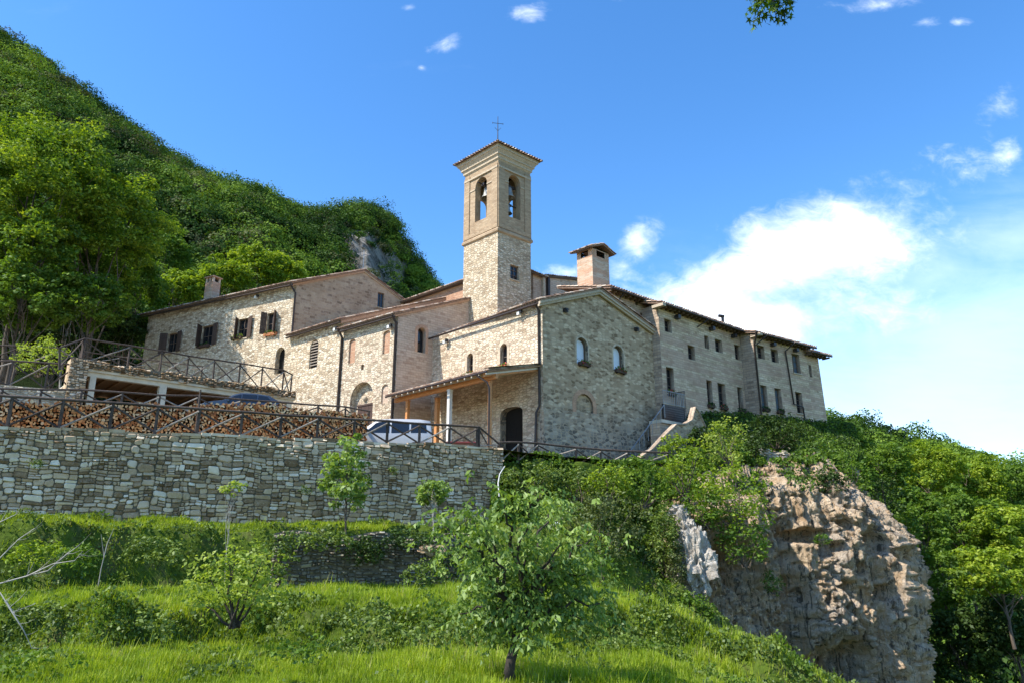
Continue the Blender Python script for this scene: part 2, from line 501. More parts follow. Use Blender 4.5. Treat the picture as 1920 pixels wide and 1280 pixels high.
leaf_mat('leaf_olive', (0.06, 0.085, 0.025), (0.11, 0.14, 0.04), (0.17, 0.20, 0.06), 0.3, 0.08)
leaf_mat('leaf_ivy', (0.04, 0.075, 0.012), (0.11, 0.165, 0.025), (0.22, 0.29, 0.05), 0.28, 0.09, scale=1.2)
leaf_mat('grass_blade', (0.11, 0.165, 0.008), (0.24, 0.33, 0.016), (0.40, 0.46, 0.032), 0.40, 0.05, scale=0.9)
leaf_mat('grass_dry', (0.26, 0.26, 0.08), (0.36, 0.34, 0.12), (0.44, 0.40, 0.18), 0.4, 0.03)


def soil():
    m = NT('soil')
    o = m.obj()
    n = m.noise(o, 0.9, 6, 0.65)
    n2 = m.noise(o, 9, 4, 0.6)
    col = m.ramp(n.outputs['Fac'], [(0.3, (0.045, 0.07, 0.012)), (0.5, (0.08, 0.12, 0.016)), (0.7, (0.11, 0.095, 0.05))])
    col = m.mix(m.mapr(n2.outputs['Fac'], 0.4, 0.7), col, m.mix(1.0, col, (0.6, 0.6, 0.6, 1), 'MULTIPLY'))
    m.done(col, 0.95, m.bump(n2.outputs['Fac'], 0.8, 0.06), spec=0.05)
    m = NT('yard_gravel')
    n = m.noise(m.obj(), 8, 6, 0.7)
    m.done(m.ramp(n.outputs['Fac'], [(0.3, (0.17, 0.145, 0.105)), (0.7, (0.27, 0.235, 0.18))]), 0.95, m.bump(n.outputs['Fac'], 0.5, 0.03), spec=0.1)
    m = NT('hill_ground')
    o = m.obj()
    n = m.noise(o, 0.35, 6, 0.7)
    g = m.ramp(n.outputs['Fac'], [(0.3, (0.012, 0.03, 0.006)), (0.7, (0.045, 0.065, 0.02))])
    st = m.noise(m.mapping(o, (1, 1, 0.45)), 0.42, 12, 0.82, 1.2)
    st2 = m.noise(m.mapping(o, (1, 1, 0.22)), 0.16, 6, 0.7, 0.8)
    rk = m.ramp(m.math('MULTIPLY_ADD', m.math('SUBTRACT', st2.outputs['Fac'], 0.5), 0.8, st.outputs['Fac']), [(0.30, (0.03, 0.05, 0.02)), (0.40, (0.16, 0.14, 0.11)), (0.48, (0.36, 0.33, 0.28)), (0.6, (0.60, 0.53, 0.44)), (0.72, (0.46, 0.35, 0.24))])
    rr = m.n('ShaderNodeAttribute', attribute_name='rock').outputs['Fac']
    m.done(m.mix(rr, g, rk), 0.95, m.bump(st.outputs['Fac'], 1.0, 3.5), spec=0.05)
    m = NT('cliff_rock')
    o = m.obj()
    wv = m.noise(o, 0.6, 3, 0.6)
    ow = m.n('ShaderNodeVectorMath', {0: o, 1: m.n('ShaderNodeVectorMath', {0: wv.outputs['Color'], 3: 1.6}, operation='SCALE').outputs[0]}, operation='ADD').outputs[0]
    a = m.noise(m.mapping(ow, (1, 1, 0.20)), 1.1, 12, 0.76, 0.7)
    b = m.noise(o, 0.30, 6, 0.65, 0.7)
    c = m.noise(ow, 4.2, 10, 0.78, 0.4)
    d = m.noise(m.mapping(o, (1, 1, 0.09)), 3.0, 8, 0.72, 0.5)
    pit = m.n('ShaderNodeTexVoronoi', {'Vector': m.mapping(ow, (1, 1, 1.5)), 'Scale': 1.15, 'Randomness': 1.0})
    pit2 = m.n('ShaderNodeTexVoronoi', {'Vector': m.mapping(ow, (1, 1, 1.2)), 'Scale': 3.4, 'Randomness': 1.0})
    col = m.ramp(a.outputs['Fac'], [(0.26, (0.18, 0.12, 0.07)), (0.35, (0.54, 0.34, 0.18)), (0.44, (0.76, 0.53, 0.32)), (0.56, (0.84, 0.64, 0.43)), (0.78, (0.84, 0.75, 0.60))])
    col = m.mix(m.mapr(b.outputs['Fac'], 0.50, 0.64, 0, 0.55), col, m.ramp(c.outputs['Fac'], [(0.32, (0.24, 0.20, 0.16)), (0.5, (0.60, 0.53, 0.45)), (0.7, (0.84, 0.78, 0.69))]))
    col = m.mix(m.mapr(d.outputs['Fac'], 0.53, 0.60, 0, 0.85), col, (0.12, 0.095, 0.07, 1))
    col = m.mix(m.mapr(d.outputs['Fac'], 0.45, 0.36, 0, 0.7), col, (0.66, 0.38, 0.17, 1))
    col = m.mix(m.mapr(c.outputs['Fac'], 0.42, 0.33, 0, 0.75), col, (0.08, 0.065, 0.05, 1))
    h = m.math('ADD', m.math('MULTIPLY', a.outputs['Fac'], 1.0), m.math('MULTIPLY', c.outputs['Fac'], 0.7))
    h = m.math('ADD', h, m.math('MULTIPLY', m.mapr(pit.outputs['Distance'], 0.05, 0.42), 0.45))
    h = m.math('ADD', h, m.math('MULTIPLY', m.mapr(pit2.outputs['Distance'], 0.05, 0.4), 0.18))
    m.done(col, 0.95, m.bump(h, 1.0, 0.55), spec=0.06)
    m = NT('grey_rock')
    a = m.noise(m.obj(), 1.6, 10, 0.7, 0.6)
    m.done(m.ramp(a.outputs['Fac'], [(0.3, (0.14, 0.12, 0.09)), (0.5, (0.46, 0.41, 0.34)), (0.7, (0.70, 0.65, 0.57))]), 0.95, m.bump(a.outputs['Fac'], 1.0, 0.3), spec=0.08)


soil()

# ------------------------------------------------------------------ object helpers
ORG = {}


def tag(o, label=None, cat=None, group=None, kind=None):
    for k, v in (('label', label), ('category', cat), ('group', group), ('kind', kind)):
        if v:
            o[k] = v
    return o


def empty(name, loc, label, cat, group=None, rz=0.0):
    o = bpy.data.objects.new(name, None)
    COL.objects.link(o)
    o.location = loc
    o.rotation_euler = (0, 0, rz)
    o.empty_display_size = 0.5
    ORG[o.name] = Vector(loc)
    tag(o, label, cat, group)
    return o


def link_mesh(name, me, parent=None, loc=None):
    o = bpy.data.objects.new(name, me)
    COL.objects.link(o)
    if parent is not None:
        o.parent = parent
        ORG[o.name] = ORG.get(parent.name, Vector((0, 0, 0)))
    elif loc is not None:
        o.location = loc
        ORG[o.name] = Vector(loc)
    return o


class MB:
    def __init__(s):
        s.v = []
        s.f = []
        s.m = []
        s.uv = []
        s.r = []
        s.names = []
        s.sm = []

    def mi(s, mat):
        if mat not in s.names:
            s.names.append(mat)
        return s.names.index(mat)

    def face(s, pts, mat, uv=None, rnd=0.5, smooth=False):
        b = len(s.v)
        s.v.extend([tuple(p) for p in pts])
        s.f.append(tuple(range(b, b + len(pts))))
        s.m.append(s.mi(mat))
        s.uv.append(uv if uv else [(p[0] + p[1], p[2]) for p in pts])
        s.r.append(rnd)
        s.sm.append(smooth)

    def mesh(s, verts, faces, mat, rnd=0.5, uvf=None, smooth=False):
        b = len(s.v)
        s.v.extend([tuple(p) for p in verts])
        mi = s.mi(mat)
        for f in faces:
            s.f.append(tuple(b + i for i in f))
            s.m.append(mi)
            s.r.append(rnd)
            s.sm.append(smooth)
            if uvf:
                s.uv.append([uvf(verts[i]) for i in f])
            else:
                s.uv.append([(verts[i][0] + verts[i][1], verts[i][2]) for i in f])

    def box(s, o, ax, ay, az, mat, rnd=0.5):
        """o corner, three edge vectors"""
        o = Vector(o)
        ax, ay, az = Vector(ax), Vector(ay), Vector(az)
        if ax.cross(ay).dot(az) < 0:
            ax, ay = ay, ax
        p = [o, o + ax, o + ax + ay, o + ay, o + az, o + ax + az, o + ax + ay + az, o + ay + az]
        lx, ly, lz = ax.length, ay.length, az.length
        for f, w, h in (((0, 3, 2, 1), ly, lx), ((4, 5, 6, 7), lx, ly), ((0, 1, 5, 4), lx, lz), ((1, 2, 6, 5), ly, lz), ((2, 3, 7, 6), lx, lz), ((3, 0, 4, 7), ly, lz)):
            q = [p[i] for i in f]
            s.face(q, mat, [(0, q[0].z), (w, q[0].z), (w, q[0].z + h), (0, q[0].z + h)], rnd)

    def cbox(s, c, sx, sy, sz, mat, rz=0.0, rnd=0.5):
        c = Vector(c)
        X = Vector((math.cos(rz), math.sin(rz), 0)) * sx
        Y = Vector((-math.sin(rz), math.cos(rz), 0)) * sy
        Z = Vector((0, 0, sz))
        s.box(c - X / 2 - Y / 2 - Z / 2, X, Y, Z, mat, rnd)

    def tube(s, pts, radii, mat, n=7, rnd=0.5, cap=True, smooth=True, wob=0.0):
        pts = [Vector(p) for p in pts]
        if not isinstance(radii, (list, tuple)):
            radii = [radii] * len(pts)
        vs = []
        prev = None
        for i, p in enumerate(pts):
            d = (pts[min(i + 1, len(pts) - 1)] - pts[max(i - 1, 0)])
            if d.length < 1e-6:
                d = Vector((0, 0, 1))
            d.normalize()
            if prev is None:
                a = d.orthogonal().normalized()
            else:
                a = (prev - d * prev.dot(d))
                a = a.normalized() if a.length > 1e-5 else d.orthogonal().normalized()
            prev = a
            b = d.cross(a)
            for k in range(n):
                t = 2 * math.pi * k / n
                r = radii[i] * (1 + (random.uniform(-wob, wob) if wob else 0))
                vs.append(p + (a * math.cos(t) + b * math.sin(t)) * r)
        fs = []
        for i in range(len(pts) - 1):
            for k in range(n):
                k2 = (k + 1) % n
                fs.append((i * n + k, i * n + k2, (i + 1) * n + k2, (i + 1) * n + k))
        s.mesh(vs, fs, mat, rnd, smooth=smooth)
        if cap:
            s.face([vs[k] for k in range(n - 1, -1, -1)], mat, rnd=rnd)
            s.face([vs[(len(pts) - 1) * n + k] for k in range(n)], mat, rnd=rnd)

    def lathe(s, c, prof, mat, n=20, rnd=0.5):
        c = Vector(c)
        vs = []
        for (r, z) in prof:
            for k in range(n):
                t = 2 * math.pi * k / n
                vs.append(c + Vector((r * math.cos(t), r * math.sin(t), z)))
        fs = []
        for i in range(len(prof) - 1):
            for k in range(n):
                k2 = (k + 1) % n
                fs.append((i * n + k, i * n + k2, (i + 1) * n + k2, (i + 1) * n + k))
        s.mesh(vs, fs, mat, rnd, smooth=True)

    def build(s, name, parent=None, loc=None):
        if parent is not None:
            L = ORG.get(parent.name, Vector((0, 0, 0)))
        else:
            L = Vector(loc) if loc is not None else Vector((0, 0, 0))
        me = bpy.data.meshes.new(name)
        me.from_pydata([(v[0] - L[0], v[1] - L[1], v[2] - L[2]) for v in s.v], [], s.f)
        for nm in s.names:
            me.materials.append(MATS[nm])
        me.polygons.foreach_set('material_index', s.m)
        me.polygons.foreach_set('use_smooth', s.sm)
        ul = me.uv_layers.new(name='UVMap')
        flat = []
        for u in s.uv:
            for a in u:
                flat.extend((a[0], a[1]))
        ul.data.foreach_set('uv', flat)
        at_ = me.attributes.new('rnd', 'FLOAT', 'FACE')
        at_.data.foreach_set('value', s.r)
        me.update()
        return link_mesh(name, me, parent, loc)


def quads_mesh(name, V, mat, rnd, parent=None, loc=None, tris=False, smooth=False):
    """V (N,4,3) or (N,3,3) numpy -> one mesh"""
    L = ORG.get(parent.name, Vector((0, 0, 0))) if parent is not None else (Vector(loc) if loc is not None else Vector((0, 0, 0)))
    k = V.shape[1]
    N = V.shape[0]
    co = (V.reshape(-1, 3) - np.array(L[:])[None, :]).astype(np.float32)
    me = bpy.data.meshes.new(name)
    me.vertices.add(N * k)
    me.vertices.foreach_set('co', co.ravel())
    me.loops.add(N * k)
    me.loops.foreach_set('vertex_index', np.arange(N * k, dtype=np.int32))
    me.polygons.add(N)
    me.polygons.foreach_set('loop_start', np.arange(0, N * k, k, dtype=np.int32))
    me.polygons.foreach_set('loop_total', np.full(N, k, dtype=np.int32))
    if isinstance(mat, (list, tuple)):
        for m in mat[0]:
            me.materials.append(MATS[m])
        me.polygons.foreach_set('material_index', mat[1].astype(np.int32))
    else:
        me.materials.append(MATS[mat])
    a = me.attributes.new('rnd', 'FLOAT', 'FACE')
    a.data.foreach_set('value', rnd.astype(np.float32))
    me.update(calc_edges=True)
    return link_mesh(name, me, parent, loc)


def grid_mesh(name, P, mat, parent=None, loc=None, smooth=True, rock=None):
    """P (n,m,3) array"""
    n, m = P.shape[:2]
    L = np.array((loc if loc is not None else (ORG.get(parent.name, Vector((0, 0, 0))) if parent is not None else (0, 0, 0)))[:])
    me = bpy.data.meshes.new(name)
    idx = np.arange(n * m).reshape(n, m)
    F = np.stack([idx[:-1, :-1], idx[:-1, 1:], idx[1:, 1:], idx[1:, :-1]], -1).reshape(-1, 4)
    me.vertices.add(n * m)
    me.vertices.foreach_set('co', (P.reshape(-1, 3) - L).astype(np.float32).ravel())
    me.loops.add(F.size)
    me.loops.foreach_set('vertex_index', F.ravel().astype(np.int32))
    me.polygons.add(len(F))
    me.polygons.foreach_set('loop_start', np.arange(0, F.size, 4, dtype=np.int32))
    me.polygons.foreach_set('loop_total', np.full(len(F), 4, dtype=np.int32))
    me.polygons.foreach_set('use_smooth', np.full(len(F), smooth))
    me.materials.append(MATS[mat])
    if rock is not None:
        a = me.attributes.new('rock', 'FLOAT', 'POINT')
        a.data.foreach_set('value', rock.ravel().astype(np.float32))
    me.update(calc_edges=True)
    return link_mesh(name, me, parent, loc)


def fb(x, y, z=0.0, octv=5, h=0.8):
    return noise.fractal(Vector((x, y, z)), h, 2.1, octv)


# ------------------------------------------------------------------ foliage
def unit(a):
    return a / np.maximum(np.linalg.norm(a, axis=-1, keepdims=True), 1e-6)


def leaves(C, D, size, asp=0.5, fold=0.25, rng=None, nrm=None):
    """C centres (N,3), D leaf axis, size (N,) -> quads (N,4,3); nrm = preferred facing"""
    rng = rng or RNG
    N = len(C)
    D = unit(D)
    S = unit(np.cross(D, unit(rng.normal(size=(N, 3))) if nrm is None else nrm))
    U = np.cross(S, D)
    s = size[:, None]
    b = C - D * s * 0.5
    t = C + D * s * 0.5 - U * s * fold * 0.5
    mid = C + U * s * fold * 0.35
    l = mid - S * s * asp * 0.5
    r = mid + S * s * asp * 0.5
    return np.stack([b, r, t, l], 1)


def clump_leaves(CC, CR, n, ls, flat=0.65, droop=0.3, asp=0.55, rng=None, hollow=0.35):
    """CC clump centres (K,3), CR radius (K,), n leaves per clump"""
    rng = rng or RNG
    K = len(CC)
    d = unit(rng.normal(size=(K, n, 3)))
    r = rng.random((K, n, 1)) ** 0.45
    r = hollow + (1 - hollow) * r
    off = d * r * CR[:, None, None]
    off[..., 2] *= flat
    C = (CC[:, None, :] + off).reshape(-1, 3)
    D = (d + rng.normal(size=d.shape) * 0.7).reshape(-1, 3)
    D[:, 2] = D[:, 2] * 0.5 - droop
    sz = ls * rng.uniform(0.6, 1.35, len(C))
    nrm = unit((d + rng.normal(size=d.shape) * 0.45 + np.array([0, 0, 0.35])).reshape(-1, 3))
    rn = (np.repeat(rng.random(K), n) * 0.5 + rng.random(len(C)) * 0.6)
    return leaves(C, D, sz, asp, rng=rng, nrm=nrm), np.clip(rn, 0, 1)


def crown_clumps(c, rad, K, cr, rng, shell=0.55, bottom=-0.75):
    d = unit(rng.normal(size=(K * 2, 3)))
    d = d[d[:, 2] > bottom][:K]
    r = shell + (1 - shell) * rng.random((len(d), 1)) ** 0.6
    # uneven outline
    lob = 1 + 0.22 * np.sin(d[:, :1] * 5 + rng.random() * 6) * np.cos(d[:, 2:3] * 4 + d[:, 1:2] * 5 + rng.random() * 6)
    P = np.array(c)[None] + d * r * lob * np.array(rad)[None]
    CR = cr * rng.uniform(0.6, 1.3, len(P))
    return P, CR


def limb(mb, a, b, r0, r1, mat, n=6, seg=5, sag=0.0, wig=0.08):
    a, b = Vector(a), Vector(b)
    L = (b - a).length
    pts, rad = [], []
    for i in range(seg + 1):
        t = i / seg
        p = a.lerp(b, t)
        if 0 < i < seg:
            p = p + Vector((random.uniform(-1, 1), random.uniform(-1, 1), random.uniform(-1, 1))) * L * wig
        p.z += math.sin(t * math.pi) * sag * L
        pts.append(p)
        rad.append(r0 + (r1 - r0) * t)
    mb.tube(pts, rad, mat, n)
    return pts


def tree(name, label, cat, base, top, rad, K=60, n=90, cr=1.2, ls=0.28, mat='leaf_mid', bark='bark', r0=0.3, group=None, seed=1, shell=0.5,
         crown_c=None, flat=0.65, limbs=14, mats=None, lean=(0, 0), droop=0.3, bottom=-0.75):
    """base Vector, crown centre height from top & radii"""
    rng = np.random.default_rng(seed)
    random.seed(seed)
    base = Vector(base)
    c = Vector(crown_c) if crown_c is not None else Vector((base.x + lean[0], base.y + lean[1], top - rad[2]))
    e = empty(name, base, label, cat, group)
    P, CR = crown_clumps(c, rad, K, cr, rng, shell, bottom)
    mb = MB()
    fork = base.lerp(c, 0.55)
    tp = limb(mb, base, fork, r0, r0 * 0.62, bark, 9, 6, 0, 0.02)
    tp2 = limb(mb, tp[-1], c + Vector((0, 0, rad[2] * 0.5)), r0 * 0.62, r0 * 0.12, bark, 7, 6, 0, 0.04)
    idx = rng.choice(len(P), min(limbs, len(P)), replace=False)
    for i in idx:
        st = random.choice(tp[-3:] + tp2[:4])
        limb(mb, st, Vector(P[i]), r0 * 0.34, r0 * 0.05, bark, 5, 5, 0.05, 0.05)
    mb.build('trunk', e)
    V, rn = clump_leaves(P, CR, n, ls, flat, rng=rng, droop=droop)
    if mats:
        sel = (rng.random(len(V)) < 0.35).astype(int)
        quads_mesh('crown', V, (mats, sel), rn, e)
    else:
        quads_mesh('crown', V, mat, rn, e)
    return e


def bush(name, label, cat, px, py, Y, rx, ry, mat='leaf_mid', ls=0.16, dens=1.0, depth=1.0, group=None, seed=1, flat=0.8, cr=0.32, stems=True, bark='bark', asp=0.55, droop=0.2, shell=0.45):
    rng = np.random.default_rng(seed)
    random.seed(seed)
    c = at(px, py, Y)
    k = Y / FPX * 1.02
    rx, rz = rx * k, ry * k
    ry_ = max(rx, rz) * 0.8 * depth
    base = c - Vector((0, 0, rz * 1.05))
    e = empty(name, base, label, cat, group)
    crr = cr * min(rx, rz) if min(rx, rz) > 0 else cr
    crr = max(0.18, min(crr, 0.9))
    K = int(max(10, dens * 1.5 * (rx * ry_ * rz) ** (2 / 3) / crr ** 2 * 4))
    P, CR = crown_clumps(c, (rx, ry_, rz), K, crr, rng, shell, -0.95)
    n = int(max(14, min(120, 3.2 * (crr / ls) ** 2)))
    if stems:
        mb = MB()
        for i in rng.choice(len(P), min(9, len(P)), replace=False):
            limb(mb, base + Vector((random.uniform(-.15, .15) * rx, random.uniform(-.15, .15) * rx, 0)), Vector(P[i]), min(0.035, 0.03 * rx), 0.006, bark, 5, 4, 0.03, 0.05)
        mb.build('stem', e)
    V, rn = clump_leaves(P, CR, n, ls, flat, rng=rng, droop=droop, asp=asp)
    quads_mesh('foliage', V, mat, rn, e)
    return e


# ------------------------------------------------------------------ walls, windows, roofs
class Wall:
    def __init__(s, p0, p1, face_cam=True, u0=0.0):
        s.p0, s.p1 = Vector(p0[:2]), Vector(p1[:2])
        s.d = (s.p1 - s.p0)
        s.L = s.d.length
        s.d.normalize()
        n = Vector((s.d.y, -s.d.x))
        if (n.dot(-s.p0) < 0) == face_cam:
            n = -n
        s.n = n
        s.u0 = u0 if u0 else random.uniform(0, 50)

    def uv(s, px, py):
        a, e = ray(px, py)
        t = (a * s.p0.y - s.p0.x) / (s.d.x - a * s.d.y)
        y = s.p0.y + t * s.d.y
        return t, e * y

    def pt(s, u, z, off=0.0):
        q = s.p0 + s.d * u + s.n * off
        return Vector((q.x, q.y, z))

    def box_uv(s, x0, y0, x1, y1):
        xm, ym = (x0 + x1) / 2, (y0 + y1) / 2
        u0 = s.uv(x0, ym)[0]
        u1 = s.uv(x1, ym)[0]
        z1 = s.uv(xm, y0)[1]
        z0 = s.uv(xm, y1)[1]
        return min(u0, u1), z0, max(u0, u1), z1

    def orient(s, pts):
        a, b, c = Vector(pts[0]), Vector(pts[1]), Vector(pts[2])
        nn = Vector((0, 0, 0))
        for i in range(len(pts)):
            nn += Vector(pts[i]).cross(Vector(pts[(i + 1) % len(pts)]))
        return nn.dot(Vector((s.n.x, s.n.y, 0))) > 0

    def sheet(s, mb, outline, holes, mat, off=0.0):
        loops = [outline] + [h for h in holes]
        vs = [q for l in loops for q in l]
        tri = tessellate_polygon([[Vector((q[0], q[1], 0)) for q in l] for l in loops])
        for t in tri:
            pts = [s.pt(vs[i][0], vs[i][1], off) for i in t]
            uv = [(vs[i][0] + s.u0, vs[i][1]) for i in t]
            if not s.orient(pts):
                pts.reverse()
                uv.reverse()
            mb.face(pts, mat, uv)

    def reveal(s, mb, loop, depth, mat, off=0.0):
        m = len(loop)
        for i in range(m):
            a, b = loop[i], loop[(i + 1) % m]
            pts = [s.pt(a[0], a[1], off), s.pt(b[0], b[1], off), s.pt(b[0], b[1], off - depth), s.pt(a[0], a[1], off - depth)]
            mb.face(pts, mat, [(a[0] + a[1] + s.u0, 0), (b[0] + b[1] + s.u0, 0), (b[0] + b[1] + s.u0, depth), (a[0] + a[1] + s.u0, depth)])


def rect_loop(b):
    return [(b[0], b[1]), (b[2], b[1]), (b[2], b[3]), (b[0], b[3])]


def arch_loop(b, n=8, rise=1.0):
    u0, z0, u1, z1 = b
    r = (u1 - u0) / 2
    zc = z1 - r * rise
    out = [(u0, z0), (u1, z0)]
    for i in range(n + 1):
        t = math.pi * i / n
        out.append((u0 + r + r * math.cos(t), zc + r * rise * math.sin(t)))
    return out


def scale_loop(l, k, dz=0):
    cu = sum(p[0] for p in l) / len(l)
    cz = sum(p[1] for p in l) / len(l)
    return [(cu + (p[0] - cu) * k, cz + (p[1] - cz) * k) for p in l]


def inset_loop(l, d):
    us = [p[0] for p in l]
    zs = [p[1] for p in l]
    cu, cz = (min(us) + max(us)) / 2, (min(zs) + max(zs)) / 2
    hw, hh = (max(us) - min(us)) / 2, (max(zs) - min(zs)) / 2
    return [(cu + (p[0] - cu) * (hw - d) / hw, cz + (p[1] - cz) * (hh - d) / hh) for p in l]


def window(parent, w, loop, depth=0.22, pane='window_glass', frame='window_frame', bars=(1, 1), fw=0.07, sill=None, name='window', grille=False, trim=None, trimw=0.16, label=None):
    """pane + frame set back in the opening; the wall sheet itself has the hole"""
    mb = MB()
    w.sheet(mb, loop, [], pane, -depth)
    o = mb.build(name, parent)
    if label:
        o['label'] = label
    us = [p[0] for p in loop]
    zs = [p[1] for p in loop]
    u0, u1, z0, z1 = min(us), max(us), min(zs), max(zs)
    if frame:
        f = MB()
        inn = inset_loop(loop, fw)
        m = len(loop)
        d0 = -depth + 0.05
        for i in range(m):
            a, b = loop[i], loop[(i + 1) % m]
            c, d = inn[(i + 1) % m], inn[i]
            f.face([w.pt(a[0], a[1], d0), w.pt(b[0], b[1], d0), w.pt(c[0], c[1], d0), w.pt(d[0], d[1], d0)], frame)
            f.face([w.pt(d[0], d[1], d0), w.pt(c[0], c[1], d0), w.pt(c[0], c[1], d0 - 0.048), w.pt(d[0], d[1], d0 - 0.048)], frame)
        for k in range(bars[0]):
            uu = u0 + (u1 - u0) * (k + 1) / (bars[0] + 1)
            f.box(w.pt(uu - 0.025, z0 + fw, -depth + 0.005), v3(w.d * 0.05, 0), v3(w.n * 0.04, 0), (0, 0, z1 - z0 - fw * 2), frame)
        for k in range(bars[1]):
            zz = z0 + (z1 - z0) * (k + 1) / (bars[1] + 1)
            f.box(w.pt(u0 + fw, zz - 0.02, -depth + 0.007), v3(w.d * (u1 - u0 - 2 * fw), 0), v3(w.n * 0.036, 0), (0, 0, 0.04), frame)
        f.build('frame', o)
    if grille:
        g = MB()
        k = int((z1 - z0) / 0.22)
        for i in range(1, k + 1):
            zz = z0 + (z1 - z0) * i / (k + 1)
            g.box(w.pt(u0 + 0.01, zz, -0.1), v3(w.d * (u1 - u0 - 0.02), 0), v3(w.n * 0.05, 0), (0, 0, 0.07), 'fence_pale')
        g.build('grille', o)
    if sill:
        sb = MB()
        sb.box(w.pt(u0 - 0.1, z0 - 0.09, -0.05), v3(w.d * (u1 - u0 + 0.2), 0), v3(w.n * 0.13, 0), (0, 0, 0.086), sill)
        sb.build('sill', o)
    if trim:
        tb = MB()
        m = len(loop)
        out = inset_loop(loop, -trimw)
        for i in range(1, m):
            a, b = loop[i], loop[(i + 1) % m]
            c, d = out[(i + 1) % m], out[i]
            c = (c[0], max(c[1], z0))
            d = (d[0], max(d[1], z0))
            nn = 0.02
            tb.face([w.pt(a[0], a[1], nn), w.pt(b[0], b[1], nn), w.pt(c[0], c[1], nn), w.pt(d[0], d[1], nn)], trim, rnd=random.random())
            tb.face([w.pt(d[0], d[1], nn), w.pt(c[0], c[1], nn), w.pt(c[0], c[1], -0.01), w.pt(d[0], d[1], -0.01)], trim, rnd=random.random())
            tb.face([w.pt(a[0], a[1], nn), w.pt(b[0], b[1], nn), w.pt(b[0], b[1], -0.01), w.pt(a[0], a[1], -0.01)], trim, rnd=random.random())
        tb.build('surround', o)
    return o


def roof_plane(mb, a, b, c, d, thick=0.14, sp=0.24, r=0.10, soffit='soffit_wood', tiles=True):
    """a,b eave ends, c above b, d above a. slab with pan-tile rows running up the slope"""
    a, b, c, d = [Vector(p) for p in (a, b, c, d)]
    n = (b - a).cross(d - a).normalized()
    if n.z < 0:
        n = -n
    t = n * thick
    top = [a, b, c, d]
    bot = [p - t for p in top]
    mb.face(top, 'roof_tile', rnd=0.4)
    mb.face(bot[::-1], soffit)
    for i in range(4):
        j = (i + 1) % 4
        mb.face([top[i], top[j], bot[j], bot[i]], 'roof_tile' if i != 0 else soffit, rnd=0.3)
    if not tiles:
        return
    L = (b - a).length
    k = max(2, int(L / sp))
    for i in range(k + 1):
        s = i / k
        e = a.lerp(b, s)
        u = d.lerp(c, s)
        D = (u - e)
        LL = D.length
        if LL < 0.2:
            continue
        D.normalize()
        S = (b - a).normalized()
        S = (S - D * S.dot(D)).normalized()
        q = max(1, int(LL / 0.42))
        rowr = random.random()
        for j in range(q):
            p0 = e + D * (LL * j / q - (0.07 if j == 0 else 0.04)) + n * (0.02 + random.uniform(0, 0.012))
            p1 = e + D * (LL * (j + 1) / q) + n * 0.0
            ra = r * random.uniform(0.92, 1.08)
            rb = ra * 0.82
            vs = []
            for (p, rr) in ((p0, ra), (p1, rb)):
                for m in range(6):
                    an = math.pi * m / 5
                    vs.append(p + S * math.cos(an) * rr + n * math.sin(an) * rr * 0.8)
            fs = [(m, m + 1, m + 7, m + 6) for m in range(5)]
            rn = min(1, max(0, rowr * 0.2 + random.random() * 0.8))
            mb.mesh(vs, fs, 'roof_tile', rn, smooth=True)
            if j == 0:
                mb.face(vs[:6], 'roof_tile', rnd=rn)


def pipe(parent, pts, r=0.055, mat='pipe_dark', name='downpipe'):
    mb = MB()
    mb.tube(pts, r, mat, 8)
    return mb.build(name, parent)


def gutter(parent, a, b, r=0.07):
    mb = MB()
    mb.tube([a, b], r, 'pipe_dark', 8)
    return mb.build('gutter', parent)


def spot(parent, w, px, py, mat='white_plastic'):
    u, z = w.uv(px, py)
    mb = MB()
    mb.box(w.pt(u - 0.03, z - 0.03, 0.0), v3(w.d * 0.06, 0), v3(w.n * 0.14, 0), (0, 0, 0.06), 'metal_dark')
    mb.cbox(w.pt(u, z - 0.1, 0.24), 0.2, 0.2, 0.2, mat, math.atan2(w.d.y, w.d.x))
    mb.box(w.pt(u + 0.11, z - 0.09, 0.16), v3(w.d * 0.16, 0), v3(w.n * 0.17, 0), (0, 0, 0.18), 'metal_dark')
    return mb.build('floodlight', parent)


FB = []


